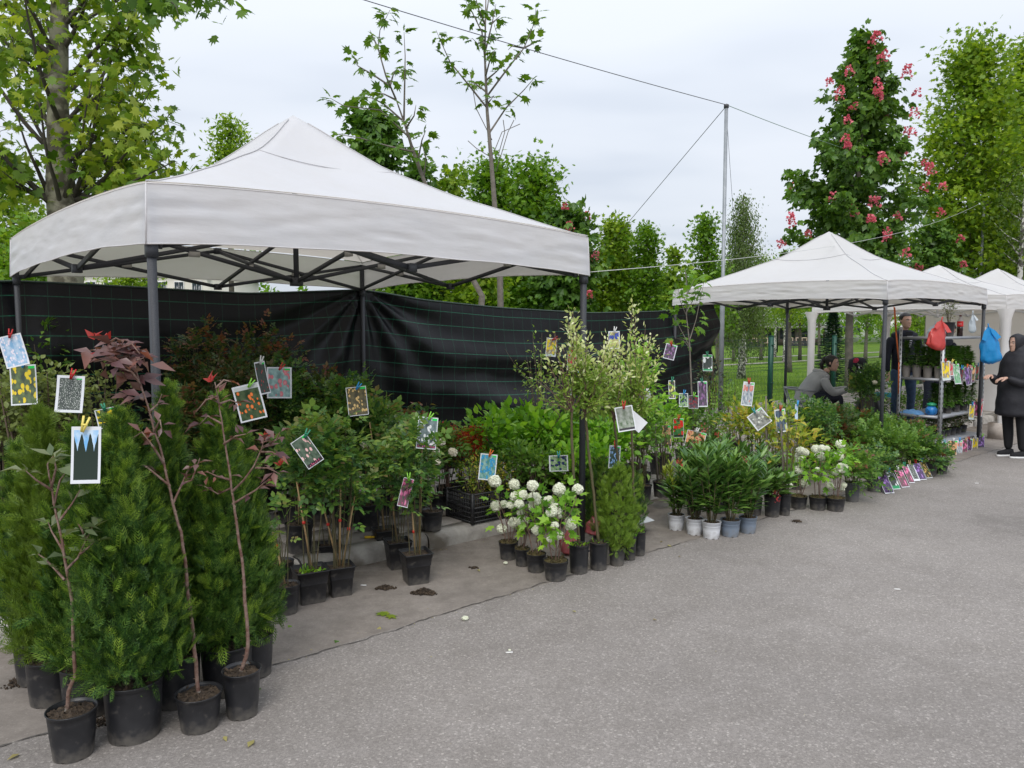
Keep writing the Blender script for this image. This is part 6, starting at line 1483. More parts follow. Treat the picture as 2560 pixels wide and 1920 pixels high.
slim(1990, 1225, .08, .14, [(1990, 1180), (1995, 1120), (1990, 1060)], 'yellow leaved shrub behind the farther snowballs', L_YELL, 260, 1060, .24, 269, size=.085, clear=.15)
slim(1945, 1190, .08, .14, [(1945, 1150), (1948, 1080), (1950, 1010)], 'yellow leaved sapling in the back row', L_MID, 260, 1015, .24, 271, size=.085, clear=.2)
slim(1605, 1255, .085, .14, [(1600, 1200), (1600, 1120), (1596, 1060)], 'slim bare stemmed tree in a black pot on the pavers behind the willows', L_MID, 120, 1040, .16, 273, zs=.12)
slim(1655, 1245, .085, .14, [(1645, 1190), (1640, 1120), (1640, 1060)], 'slim bare stemmed tree in a black pot left of the oleanders', L_MID, 120, 1040, .16, 275, zs=.12)
# roses and shrubs under the second tent
for i, (px, py, zs, r, h, ptop, rb, n, lf, potm, lab) in enumerate((
        (2130, 1256, 0, .07, .185, 1130, .20, 380, L_MID, M_POTG, 'yellowish shrub in the tall grey pot right of the snowballs'),
        (2187, 1231, 0, .085, .135, 1130, .17, 260, L_ROSE, M_POTG, 'low rose in the grey pot beside the leaning picture cards'),
        (2322, 1192, 0, .085, .16, 1125, .11, 160, L_ROSE, M_POT, 'low rose in the black pot nearest the shelf rack'),
        (2300, 1188, 0, .08, .16, 1095, .14, 300, L_ROSE, M_POTG, 'rose in the dark pot behind the leaning picture cards'),
        (2353, 1185, 0, .07, .15, 1135, .09, 90, L_ROSE, M_POT, 'small rose in the brown black pot under the rack corner'),
        (2240, 1195, 0, .1, .15, 1078, .20, 460, L_MID, M_POT, 'broad leafy rose right of the dark front leg'), (2285, 1165, 0, .1, .15, 1065, .20, 460, L_MID, M_POT, 'leafy rose with pale buds before the shelf rack'),
        (2210, 1165, 0, .1, .15, 1050, .27, 640, L_MID, M_POT, 'leafy rose around the foot of the dark front leg'), (2150, 1185, 0, .1, .15, 1070, .25, 520, L_MID, M_POT, 'light green rose left of the dark front leg'),
        (2130, 1140, 0, .1, .15, 1030, .26, 640, L_ROSE, M_POT, 'dark rose bush in front of the seated vendor'), (2070, 1150, .12, .1, .15, 1018, .28, 780, L_ROSED, M_POT, 'dense dark bush at the feet of the seated vendor'),
        (2030, 1180, .12, .1, .15, 1000, .26, 700, L_ROSE, M_POT, 'dark bush right of the yellow saplings'), (2090, 1180, 0, .1, .15, 1075, .22, 420, L_ROSER, M_POT, 'rose with red young leaves behind the snowballs'),
        (2175, 1120, .12, .1, .15, 1050, .2, 360, L_MID, M_POT, 'low green rose behind the dark front leg'), (2250, 1130, 0.12, .1, .15, 1060, .2, 420, L_ROSED, M_POT, 'dark low shrub by the left foot of the rack'),
        (2395, 1085, .0, .1, .12, 1030, .0, 0, L_ROSE, M_POT, ''), )):
    if not n: continue
    o = thing('potted_rose', lab, 'rose bush', px, py, zs, r, 'roses and shrubs under the second tent'); seedr(280 + i); z = pot_round(o, r, h, potm, notch=False, seg=20)
    bush(o, z, Q(px, ptop, o.location.y).z - zs - z, rb, 12, n, ROSE, .085, lf, M_STEMG, 300 + i, .08, .075, .004, 1.0, L_ROSER if i % 3 == 0 else None, .93)
# white roses among the dark ones
seedr(9); M_PETC = plain('petal_cream', (.78, .74, .60), .6, transl=.2)
wr = empty('rose_flowers', G(1040, 1290, .12), 'cream white rose flowers scattered over the dark rose bushes', 'flowers')
CR = ball_mesh(1.0, 26, .85, M_PETC)
for px, py, d, y in ((917, 1117, 18, 5.4), (908, 1112, 12, 5.4), (943, 1126, 16, 5.4), (985, 1106, 16, 5.6), (992, 1103, 12, 5.6), (1077, 1128, 18, 5.5), (1103, 1106, 16, 5.9), (1087, 1128, 18, 5.6), (1132, 1130, 18, 5.7), (1093, 1155, 14, 5.4), (973, 1128, 8, 5.2)): bloom(wr, px, py, y, d, .8, CR)
# rose standard with one pink bloom near the folding chair
o = empty('potted_rose', (Q(2172, 821, 10.4).x, 10.4, .12), 'round headed rose with one pink flower in a black pot beside the folding chair', 'rose bush', 'roses and shrubs under the second tent'); seedr(320)
z = pot_round(o, .13, .22, M_POT); bush(o, z, Q(2160, 912, 10.4).z - .12 - z, .19, 12, 620, ROSE, .085, L_ROSE, M_STEMG, 321, .42, .09, .005); bloom(o, 2140, 901, 10.3, 10, .8, ball_mesh(1.0, 26, .85, M_PETP)); bloom(o, 2187, 956, 10.2, 9, .8, CR)
# ================================================================== PICTURE CARDS held by clothespins
def picm(name, bg1, bg2, f1, f2, scale, cover=.5, rad=.42, dark=None, strip=None, top=None, sticker=True, border=.06, kind='blobs', sharp=.5):
    """printed plant picture: background wash, round blossoms or fruit, lettering strip, price sticker, white margin"""
    m, nt, b = mat(name); L = nt.links; b.inputs['Roughness'].default_value = .22; b.inputs['Specular IOR Level'].default_value = .5
    uv = N(nt, 'ShaderNodeUVMap'); sp = N(nt, 'ShaderNodeSeparateXYZ'); L.new(uv.outputs[0], sp.inputs[0]); u, v = sp.outputs[0], sp.outputs[1]
    def M_(op, a, c=None):
        n = N(nt, 'ShaderNodeMath', operation=op)
        for k, s in enumerate((a, c)):
            if s is None: continue
            if isinstance(s, (int, float)): n.inputs[k].default_value = s
            else: L.new(s, n.inputs[k])
        return n.outputs[0]
    def mix(f, a, c):
        x = N(nt, 'ShaderNodeMix', data_type='RGBA'); L.new(f, x.inputs[0]) if not isinstance(f, float) else None
        for s, k in ((a, 'A'), (c, 'B')):
            if isinstance(s, tuple): x.inputs[k].default_value = (*s, 1)
            else: L.new(s, x.inputs[k])
        return x.outputs['Result']
    ns = N(nt, 'ShaderNodeTexNoise'); ns.inputs['Scale'].default_value = 5; ns.inputs['Detail'].default_value = 6; L.new(uv.outputs[0], ns.inputs['Vector'])
    st = N(nt, 'ShaderNodeMapRange'); st.inputs['From Min'].default_value = .35; st.inputs['From Max'].default_value = .65; L.new(ns.outputs[0], st.inputs['Value'])
    c = mix(st.outputs[0], bg1, bg2)
    if kind == 'trees':
        sky_ = mix(st.outputs[0], (.18, .46, .80), (.62, .76, .90))
        lim = M_('SUBTRACT', M_('ADD', M_('MULTIPLY', ns.outputs[0], .20), .76), M_('MULTIPLY', M_('POWER', M_('ABSOLUTE', M_('SUBTRACT', M_('FRACT', M_('ADD', M_('MULTIPLY', u, 3.6), .25)), .5)), 1.4), .78))
        c = mix(M_('LESS_THAN', v, lim), sky_, (.012, .026, .016))
    elif kind == 'scene':
        c = mix(M_('GREATER_THAN', v, .45), c, f1); c = mix(M_('MULTIPLY', st.outputs[0], .7), c, f2)
    else:
        vo = N(nt, 'ShaderNodeTexVoronoi'); vo.inputs['Scale'].default_value = scale; L.new(uv.outputs[0], vo.inputs['Vector'])
        sc2 = N(nt, 'ShaderNodeSeparateColor'); L.new(vo.outputs['Color'], sc2.inputs[0])
        inb = M_('LESS_THAN', vo.outputs['Distance'], rad); pick = M_('LESS_THAN', sc2.outputs[0], cover)
        msk = M_('MULTIPLY', inb, pick)
        shade = N(nt, 'ShaderNodeMapRange'); shade.inputs['From Max'].default_value = rad; L.new(vo.outputs['Distance'], shade.inputs['Value'])
        petals = mix(shade.outputs[0], f2, f1)
        c = mix(msk, c, petals)
    if strip: c = mix(M_('LESS_THAN', v, .13), c, strip)
    if top: c = mix(M_('GREATER_THAN', v, .86), c, top)
    if sticker: c = mix(M_('MULTIPLY', M_('GREATER_THAN', v, .90), M_('GREATER_THAN', u, .70)), c, (.02, .62, .10))
    du = M_('ABSOLUTE', M_('SUBTRACT', u, .5)); dv_ = M_('ABSOLUTE', M_('SUBTRACT', v, .5))
    ed = M_('MAXIMUM', M_('GREATER_THAN', du, .5 - border), M_('GREATER_THAN', dv_, .5 - border * .7))
    c = mix(ed, c, (.72, .74, .78))
    L.new(c, b.inputs['Base Color']); return m
PM = dict(
    cypress=picm('print_cypress', (.2, .5, .8), (.6, .75, .9), (0, 0, 0), (0, 0, 0), 5, kind='trees', sticker=False, border=.09),
    weeping=picm('print_weeping_white', (.045, .055, .050), (.10, .12, .10), (.75, .76, .72), (.5, .52, .5), 34, .55, .34, border=.10),
    skyblue=picm('print_blue_blossom', (.20, .40, .62), (.55, .66, .78), (.72, .66, .76), (.82, .80, .86), 11, .5, .5, sticker=False),
    yellow=picm('print_yellow_flowers', (.05, .07, .05), (.16, .22, .08), (.80, .58, .02), (.86, .70, .05), 7, .6, .5, border=.05),
    orange=picm('print_orange_roses', (.030, .060, .030), (.10, .14, .07), (.80, .17, .04), (.88, .30, .10), 8, .55, .44, top=(.55, .58, .56), sticker=False),
    pink=picm('print_pink_roses', (.16, .26, .26), (.38, .56, .54), (.62, .16, .20), (.78, .34, .36), 6, .5, .52),
    darkred=picm('print_red_on_dark', (.015, .025, .018), (.035, .055, .03), (.42, .02, .02), (.50, .06, .04), 8, .45, .3),
    palepink=picm('print_pale_pink_roses', (.045, .075, .05), (.13, .18, .13), (.78, .45, .45), (.84, .62, .58), 6, .5, .40, border=.03, strip=(.04, .03, .035)),
    gold=picm('print_yellow_roses', (.05, .045, .02), (.16, .13, .05), (.72, .45, .14), (.80, .62, .28), 9, .6, .46, border=.03),
    white=picm('print_white_roses', (.085, .12, .12), (.20, .26, .27), (.78, .79, .80), (.62, .64, .66), 8, .75, .46, strip=(.07, .05, .11), border=.04),
    blueberry=picm('print_blueberries', (.05, .22, .20), (.30, .50, .45), (.020, .22, .46), (.06, .42, .66), 7, .8, .52, border=.06),
    blackberry=picm('print_blackberries', (.10, .28, .06), (.42, .48, .36), (.010, .012, .07), (.05, .07, .22), 6, .62, .52, sticker=False, border=.07),
    blueflower=picm('print_blue_flower_spike', (.04, .07, .06), (.08, .12, .10), (.22, .40, .72), (.34, .52, .80), 9, .7, .5, border=.07),
    willow=picm('print_garden_scene', (.07, .12, .05), (.25, .30, .22), (.14, .17, .12), (.42, .44, .40), 4, kind='scene', strip=(.035, .03, .035), sticker=False, border=.06),
    forsythia=picm('print_forsythia', (.30, .20, .05), (.45, .45, .38), (.85, .62, .01), (.88, .70, .03), 5, .85, .6, strip=(.55, .66, .60), sticker=False),
    red=picm('print_red_flowers', (.35, .25, .20), (.50, .42, .35), (.60, .02, .05), (.70, .07, .12), 5, .85, .6, top=(.40, .42, .38), sticker=False),
    plum=picm('print_plums', (.35, .40, .12), (.55, .42, .25), (.025, .05, .30), (.08, .13, .48), 3.2, .7, .6, border=.08, sticker=False),
    greencard=picm('print_green', (.10, .36, .16), (.40, .58, .42), (.75, .8, .75), (.6, .7, .6), 5, .4, .4),
    purple=picm('print_purple', (.05, .04, .06), (.14, .10, .14), (.22, .08, .26), (.42, .26, .42), 7, .7, .5, border=.06),
    cherry=picm('print_dark_cherries', (.03, .02, .03), (.12, .08, .09), (.22, .01, .02), (.38, .05, .06), 6, .5, .5, border=.03),
    grape=picm('print_green_grapes', (.05, .05, .05), (.12, .11, .08), (.62, .62, .12), (.72, .74, .30), 5, .6, .5, sticker=False),
    peach=picm('print_peaches', (.06, .07, .035), (.18, .16, .08), (.70, .34, .16), (.78, .56, .34), 3.6, .75, .58, strip=(.13, .05, .10), border=.03),
    strawberry=picm('print_strawberries', (.03, .12, .03), (.07, .22, .07), (.62, .008, .01), (.74, .04, .03), 4, .75, .56, strip=(.02, .03, .02), border=.03),
    fig=picm('print_figs', (.14, .19, .25), (.62, .64, .64), (.58, .17, .13), (.78, .44, .38), 3, .7, .5, top=(.74, .76, .76), border=.06),
    magnolia=picm('print_white_magnolia', (.13, .14, .13), (.40, .40, .36), (.72, .74, .68), (.52, .55, .45), 6, .4, .4, border=.07),
    pear=picm('print_green_pears', (.04, .06, .12), (.14, .20, .26), (.55, .62, .16), (.68, .70, .32), 4, .6, .5, border=.08),
    silhouette=picm('print_white_shape', (.025, .035, .03), (.05, .06, .05), (.72, .74, .74), (.75, .76, .76), 2.2, .8, .6, strip=(.02, .28, .10), top=(.04, .30, .08), border=.03, sticker=False),
    violet=picm('print_violet_flowers', (.055, .03, .09), (.10, .06, .15), (.30, .12, .50), (.52, .34, .66), 6, .6, .5, border=.03, sticker=False),
    magenta=picm('print_magenta_flowers', (.25, .05, .12), (.06, .10, .06), (.66, .10, .28), (.80, .34, .50), 5, .7, .5, border=.03, sticker=False),
    plain=picm('print_blank_back', (.72, .73, .76), (.75, .76, .79), (.7, .7, .7), (.7, .7, .7), 3, 0, .1, sticker=False),
)
def pinm(name, c): return plain(name, c, .4)
PIN = dict(red=pinm('pin_red', (.45, .012, .012)), yellow=pinm('pin_yellow', (.75, .62, .14)), blue=pinm('pin_blue', (.02, .28, .62)), lime=pinm('pin_lime', (.22, .55, .05)), green=pinm('pin_green', (.02, .22, .12)),
           orange=pinm('pin_orange', (.68, .13, .02)), teal=pinm('pin_teal', (.02, .28, .32)), white=pinm('pin_white', (.72, .72, .70)), wood=pinm('pin_wood', (.52, .36, .18)), pink=pinm('pin_pink', (.62, .25, .30)))
def card(px, py, y, w, h, tilt, pic, pin, label, group='picture cards clipped on the plants', curl=.12, yaw=0, pinx=0.0, pintilt=None, letters=None):
    k = y / 1900; W, H = w * k, h * k; c = Q(px, py - h / 2, y)
    o = empty('picture_card', c, label, 'picture card', group)
    o.rotation_euler = (R(rnd.uniform(-5, 4)), R(-tilt), R(yaw) - math.atan2(c.x, c.y) * .55)
    nx, ny = 4, 8; V = []; UV = []; F = []
    for side in (0, 1):
        for j in range(ny + 1):
            for i in range(nx + 1):
                a, f = i / nx - .5, j / ny
                V.append((a * W, -curl * H * (f ** 2) + .02 * W * math.cos(a * 3) + side * .0012, -f * H)); UV.append((a + .5, 1 - f))
        q = side * (nx + 1) * (ny + 1)
        for j in range(ny):
            for i in range(nx):
                s = q + j * (nx + 1) + i; t = (s, s + nx + 1, s + nx + 2, s + 1); F.append(t if side == 0 else t[::-1])
    MB().add(V[:45], F[:32], UV[:45]).build('printed_sheet', PM[pic], o, uv=True, smooth=True)
    MB().add(V[45:], [tuple(v - 45 for v in f) for f in F[32:]], UV[45:]).build('card_back', PM['plain'], o, uv=True, smooth=True)
    s = max(.35, min(1, H / .13)) if H < .13 else 1
    pt = R(pintilt if pintilt is not None else rnd.uniform(-25, 25)); mb = MB(); ux = Vector((math.sin(pt), 0, math.cos(pt))); sx = Vector((math.cos(pt), 0, -math.sin(pt)))
    b0 = Vector((pinx * W, -.010, -.018 * s))
    for sg in (-1, 1): mb.bar(b0 + sx * .002 * sg, b0 + ux * .056 * s + sx * sg * .010 * s, .007, .005, (0, 1, 0))
    mb.tube([b0 + ux * .026 * s - sx * .010 * s, b0 + ux * .026 * s + sx * .010 * s], .004, 6)
    mb.build('clothespin', PIN[pin], o)
    if letters:
        body, size, colr, (lx, lz) = letters
        if body == '~':                                              # too small to read: a line of uneven strokes
            m = MB(); zz = size * H; y0 = -curl * H * lz * lz - .004; q = -W * .32
            while q < W * .32: a_ = rnd.uniform(.4, 1) * zz; m.bar((q + lx * W * .6, y0, lz * H), (q + lx * W * .6 + rnd.uniform(0, zz * .3), y0, lz * H + a_), .0006, zz * .18, (1, 0, 0)); q += zz * rnd.uniform(.35, .7)
            m.build('lettering', plain('print_ink', colr, .5), o); return o
        cu = bpy.data.curves.new('lettering', 'FONT'); cu.body = body; cu.size = size * H; cu.align_x = 'CENTER'; cu.extrude = .0004
        tt_ = bpy.data.objects.new('lettering', cu); cu.resolution_u = 2; t = bpy.data.objects.new('lettering', bpy.data.meshes.new_from_object(tt_)); bpy.data.objects.remove(tt_); COL.objects.link(t); t.parent = o; t.location = (lx * W, -curl * H * (-lz) ** 2 - .004 + 0 * W, lz * H); t.rotation_euler = (R(90) - math.atan(curl * 2 * -lz) * -1, 0, 0)
        t.data.materials.append(plain('print_ink', colr, .5))
    return o
seedr(400)
card(216, 1138, 2.62, 67, 143, -2, 'cypress', 'yellow', 'picture of dark cypresses under blue sky with a yellow clothespin', curl=.05, pinx=-.12, pintilt=15)
card(178, 985, 3.9, 62, 92, -4, 'weeping', 'red', 'picture of a weeping white shrub with a red clothespin', pinx=.0, pintilt=15)
card(22, 878, 4.5, 52, 80, 14, 'skyblue', 'red', 'blue sky blossom picture at the left edge with a red clothespin', pintilt=25)
card(56, 962, 4.7, 58, 100, 2, 'yellow', 'blue', 'yellow flower picture half hidden in the pale shrub, with a blue clothespin', pintilt=20)
card(262, 1045, 3.7, 50, 48, 12, 'yellow', 'green', 'small dark picture of yellow flowers left of the dark tent leg')
card(612, 1008, 4.2, 66, 92, 13, 'orange', 'lime', 'picture of orange roses with a lime clothespin', pinx=.1, pintilt=45, curl=.05)
card(698, 957, 5.0, 60, 78, -1, 'pink', 'red', 'faded pink and turquoise rose picture with a red clothespin', curl=.03, pintilt=35)
card(648, 945, 4.8, 28, 82, 8, 'darkred', 'white', 'narrow dark picture of red flowers behind the orange rose card', yaw=35)
card(745, 1136, 4.15, 46, 80, 34, 'palepink', 'green', 'tilted picture of pale pink roses among the rose leaves', pintilt=60, pinx=.3, curl=.04, letters=('~', .10, (.62, .10, .22), (0, -.97)))
card(889, 1003, 5.0, 50, 72, 6, 'gold', 'blue', 'picture of yellow roses with a blue clothespin', pintilt=40)
card(1071, 1083, 4.75, 50, 80, -5, 'white', 'lime', 'picture of white roses with pink lettering and a lime clothespin', curl=.03, pintilt=25, letters=('Alba Maxima', .105, (.75, .08, .25), (0, -.945)))
card(1223, 1168, 5.55, 43, 66, -6, 'blueberry', 'orange', 'blueberry picture with an orange clothespin', pintilt=20, curl=.05)
card(1396, 1159, 5.7, 48, 41, 2, 'blackberry', 'teal', 'small square blackberry picture with a teal clothespin', curl=.02, letters=('~', .12, (.05, .05, .06), (.12, -.14)))
card(1538, 1143, 5.45, 28, 58, -3, 'blueflower', 'red', 'picture of a blue flower spike above the small thujas', curl=.03)
card(1571, 1062, 5.12, 34, 48, 50, 'plain', 'white', 'blank white card behind the garden scene picture')
card(1558, 1047, 5.05, 45, 62, 10, 'willow', 'red', 'picture of a garden scene hanging on the right willow stem', pintilt=10)
card(1380, 868, 6.4, 26, 46, -5, 'forsythia', 'red', 'yellow forsythia picture in front of the black sheet', pintilt=60)
card(1430, 902, 6.2, 24, 46, 0, 'red', 'red', 'red flower picture half hidden by the pale willow')
card(1441, 965, 5.9, 17, 54, -20, 'greencard', 'blue', 'narrow green card with a blue clothespin beside the tent leg', yaw=30)
card(1535, 850, 6.3, 28, 44, 1, 'plum', 'white', 'blue plum picture in front of the black sheet', curl=.02)
card(1680, 880, 7.6, 28, 38, -14, 'purple', 'red', 'tilted purple plum picture beside the plane sapling', curl=.02)
card(1769, 907, 8.6, 23, 41, 0, 'silhouette', 'green', 'dark card with a white shape between green bands')
card(1679, 974, 7.6, 16, 46, 2, 'grape', 'green', 'narrow green grape picture left of the purple one')
card(1756, 985, 8.0, 23, 64, 2, 'purple', 'green', 'long purple grape picture at the right of a row')
card(1734, 1005, 7.9, 24, 32, 0, 'cherry', 'lime', 'dark cherry picture in the middle of a row')
card(1709, 1000, 7.9, 22, 34, 0, 'blackberry', 'blue', 'dark blue berry picture left of the cherries')
card(1606, 985, 6.2, 18, 26, -10, 'cherry', 'red', 'small red flower picture in the right willow twigs')
card(1618, 990, 6.6, 14, 24, 4, 'magnolia', 'white', 'small pale picture beside the right willow twigs')
card(1664, 1091, 6.9, 25, 54, 3, 'peach', 'wood', 'narrow peach picture left of the strawberry picture', curl=.03)
card(1696, 1070, 6.9, 25, 48, 1, 'strawberry', 'red', 'bright red strawberry picture', curl=.03)
card(1743, 1102, 6.75, 48, 46, -12, 'peach', 'white', 'wide peach picture with pale margin behind the oleander tips', curl=.03)
card(1873, 985, 6.75, 27, 60, -6, 'fig', 'red', 'fig picture with a red clothespin above the yellow leaves', curl=.06, letters=('~', .06, (.35, .25, .35), (0, -.10)))
card(1885, 1052, 6.7, 44, 44, 38, 'magnolia', 'teal', 'diamond tilted grey green picture below the figs', curl=.03)
card(1949, 1052, 6.7, 27, 58, 8, 'pear', 'red', 'pear picture hanging among the yellow leaves', yaw=10)
card(1992, 1030, 6.9, 12, 38, -12, 'skyblue', 'blue', 'thin pale violet card seen almost edge on', yaw=45)
card(1023, 1232, 4.7, 28, 72, -18, 'magenta', 'lime', 'narrow pale picture hanging low in the front rose', yaw=20)
# pictures at the shelf rack
RG_ = 'picture cards clipped along the shelf rack'
up_ = [(2364, 927, 22, 48, 'forsythia', 'red', 'yellow lily'), (2378, 922, 9, 36, 'red', 'yellow', 'orange red'), (2389, 935, 20, 50, 'greencard', 'lime', 'yellow green'), (2404, 940, 10, 40, 'cherry', 'blue', 'dark'),
       (2416, 940, 14, 46, 'violet', 'orange', 'violet'), (2426, 940, 12, 42, 'purple', 'pink', 'purple'), (2434, 935, 9, 42, 'peach', 'lime', 'peach coloured'), (2444, 932, 10, 38, 'strawberry', 'blue', 'red'), (2453, 935, 8, 40, 'magenta', 'blue', 'pink')]
for i, (px, py, w_, h_, pc, pn, nm) in enumerate(up_): card(px, py, 9.75 + .11 * i, w_, h_, rnd.uniform(-5, 5), pc, pn, nm + ' flower picture, %s from the left in the upper row of the rack' % ('first second third fourth fifth sixth seventh eighth ninth'.split()[i]), RG_, curl=.08, yaw=rnd.uniform(-10, 40))
for i, (px, py, pc, pn, nm) in enumerate(((2431, 1030, 'forsythia', 'blue', 'yellow'), (2441, 1022, 'magenta', 'wood', 'pale pink'), (2453, 1022, 'red', 'pink', 'crimson'))): card(px, py, 10.4 + .12 * i, 13, 38, -6, pc, pn, nm + ' flower picture at the lower right of the rack', RG_, yaw=15)
for i, (px, py, w_, h_, pc, pn, nm) in enumerate(((2361, 1124, 12, 36, 'cherry', 'teal', 'dark red'), (2383, 1125, 22, 48, 'peach', 'white', 'fig and peach'), (2399, 1121, 14, 42, 'fig', 'blue', 'pink fig'), (2412, 1118, 12, 38, 'magenta', 'wood', 'dark pink'), (2424, 1115, 14, 36, 'purple', 'red', 'purple'), (2439, 1113, 13, 38, 'forsythia', 'white', 'yellow'), (2454, 1108, 14, 36, 'violet', 'lime', 'bright violet'))):
    card(px, py, 9.68 + .13 * i, w_, h_, rnd.uniform(-3, 3), pc, pn, nm + ' picture in the bottom card row of the rack', RG_, curl=.02, yaw=8)
# curled cards leaning on the ground beside the grey pot
def ground_card(px, py, w, L_, pic, pin, label, yaw):
    o = empty('picture_card', G(px, py, 0), label, 'picture card', 'curled picture cards hanging from a string near the ground', R(yaw))
    V = []; UV = []; F = []; n = 10
    for j in range(n + 1):
        f = j / n; a = f * 1.15
        for i in range(3): V.append(((i / 2 - .5) * w, .10 - .115 * math.sin(a * .9) ** 1.0 * 1.15 * f, .165 * math.cos(a * 1.32) ** 1.0 if f < 1 else .006)); UV.append((i / 2, 1 - f))
    for j in range(n):
        for i in range(2): s = j * 3 + i; F.append((s, s + 3, s + 4, s + 1))
    MB().add(V, F, UV).build('printed_sheet', PM[pic], o, uv=True, smooth=True)
    m = MB()
    for sg in (-1, 1): m.bar((.003 * sg, .10, .15), (.012 * sg, .11, .21), .008, .006, (0, 1, 0))
    m.build('clothespin', PIN[pin], o)
for px, py, w_, pc, pn, nm in ((2222, 1234, .11, 'violet', 'lime', 'dark violet'), (2240, 1224, .09, 'silhouette', 'blue', 'black and white'), (2262, 1219, .10, 'magenta', 'white', 'red and pink'), (2278, 1208, .07, 'magenta', 'green', 'plain magenta'), (2291, 1203, .08, 'weeping', 'wood', 'dark green and white'), (2306, 1200, .09, 'violet', 'red', 'lilac'), (2322, 1196, .08, 'gold', 'blue', 'orange yellow')):
    ground_card(px, py, w_, .2, pc, pn, nm + ' curled picture touching the ground beside the grey pot', 15)

# ================================================================== SHELF RACK
M_SLOT = plain('slotted_angle', (.34, .36, .38), .45, .6, .5, noise=(14, (.50, .52, .54), .2)); M_SLOTH = plain('slot_dark', (.03, .03, .032), .7); M_SHELF = plain('shelf_sheet', (.30, .31, .33), .5, .5)
rp = G(2349, 1138); O = Vector((rp.x, rp.y, 0)); LW_, DW = 1.50, .56; HR = 1.66
rack = empty('shelf_rack', O, 'galvanised slotted angle shelf rack loaded with lilies under the second tent', 'shelf rack', rz=AX)
for x, y in ((0, 0), (LW_, 0), (0, DW), (LW_, DW)):
    sx = 1 if x == 0 else -1; sy = 1 if y == 0 else -1
    m = MB().box((x + sx * .020, y, HR / 2), (.040, .003, HR)).box((x, y + sy * .020, HR / 2), (.003, .040, HR)); po = m.build('post', M_SLOT, rack)
    sl = MB()
    for k in range(26):
        z = .05 + k * .0625; sl.box((x + sx * .022, y - .0025 * sy, z), (.010, .004, .030)); sl.box((x - .0025 * sx, y + sy * .022, z), (.004, .010, .030))
    sl.build('slots', M_SLOTH, po)['kind'] = 'stuff'
SZ = (.16, .50, .99, 1.53)
for z in SZ:
    sh = MB().box((LW_ / 2, DW / 2, z), (LW_ - .01, DW - .01, .004)); sh.box((LW_ / 2, .004, z - .016), (LW_ - .01, .003, .032)); sh.box((LW_ / 2, DW - .004, z - .016), (LW_ - .01, .003, .032)); sh.box((.004, DW / 2, z - .016), (.003, DW - .01, .032)); sh.box((LW_ - .004, DW / 2, z - .016), (.003, DW - .01, .032))
    sh.build('shelf', M_SHELF, rack)
M_RUST = plain('rusty_wheel', (.12, .055, .035), .8, noise=(20, (.22, .13, .09), .2))
w_ = MB(); 
for k in range(3): pass
w_.tube([(LW_ - .22, -.03, .075), (LW_ - .22, .03, .075)], .075, 20); w_.tube([(LW_ - .22, -.04, .075), (LW_ - .22, .04, .075)], .022, 10); w_.build('wheel', M_RUST, rack)
M_RUBR = plain('bag_red', (.72, .10, .09), .3, bump=1, bscale=16, transl=.35); M_BAGB = plain('bag_blue', (.02, .30, .66), .3, bump=1, bscale=14, transl=.3); M_BAGW = plain('bag_clear', (.66, .72, .76), .3, transl=.5)
def rk(x, y, z): return O + EV * x + NV * y + Vector((0, 0, z))
def lily(x, y, z, h, pot_r, potm, lab, grp, seed, ph=.13, n=250):
    o = empty('potted_lily', rk(x, y, z + .003), lab, 'lily', grp); seedr(seed); zz = pot_round(o, pot_r, ph, potm, notch=False, lip=False, seg=18, base=.78)
    t = rg.uniform(.02, 1, n) ** .9; a = np.arange(n) * 2.399; st = [(rnd.uniform(-.3, .3) * pot_r, rnd.uniform(-.3, .3) * pot_r) for _ in range(2)]
    P = np.array([[st[i % 2][0], st[i % 2][1], zz + t[i] * h] for i in range(n)]); A = np.stack([np.cos(a), np.sin(a), -.1 + .9 * t], 1)
    LW2 = (LONG[0] * np.array([1.5, 1, 1.3]), LONG[1]); MB().scatter(LW2, P, A, np.stack([0 * t, 0 * t, 1 + 0 * t], 1) + rg.normal(size=(n, 3)) * .1, .098 * (1.1 - .45 * t)).build('foliage', L_LILY, o)['kind'] = 'stuff'
    m = MB()
    for s in st: m.tube([(s[0], s[1], zz), (s[0], s[1], zz + h)], .004, 5)
    m.build('stems', M_STEMG, o)
M_POTT = potmat('pot_taupe', (.20, .18, .165), (.25, .225, .205), .6)
for i in range(4): lily(.075, .08 + i * .135, SZ[2], .33, .058, M_POTT, 'lily in a taupe pot on the left end of the rack, %s of four' % ('nearest', 'second', 'third', 'farthest')[i], 'lilies in taupe pots on the rack', 420 + i, .16)
nm = 'first second third fourth fifth sixth seventh eighth ninth'.split(); q = 0
for i in range(8):
    for j in range(2):
        if j and i % 2: continue
        lily(.24 + i * .155, .12 + .2 * j, SZ[2], .30 if i < 7 else .22, .05, M_POT, 'lily %s of the %s row on the waist high shelf' % (nm[i], ('front', 'back')[j]), 'lilies on the waist high shelf', 430 + q, .10); q += 1
for i in range(9):
    lily(.20 + i * .145, .10 + .12 * (i % 2), SZ[1], .30 if i < 8 else .36, .05, M_POT, 'lily %s of the row on the knee high shelf' % nm[i], 'lilies on the knee high shelf', 450 + i, .10)
for i in range(7):
    o = empty('potted_rose', rk(.15 + i * .2, .2, SZ[0] + .003), 'low rose %s of the row on the bottom shelf' % nm[i], 'rose bush', 'roses on the bottom shelf'); seedr(470 + i); z = pot_round(o, .06, .10, M_POT, notch=False, seg=16)
    bush(o, z, .20, .12, 7, 110, ROSE, .06, L_ROSED, M_STEMB, 475 + i, .4, .05, .003)
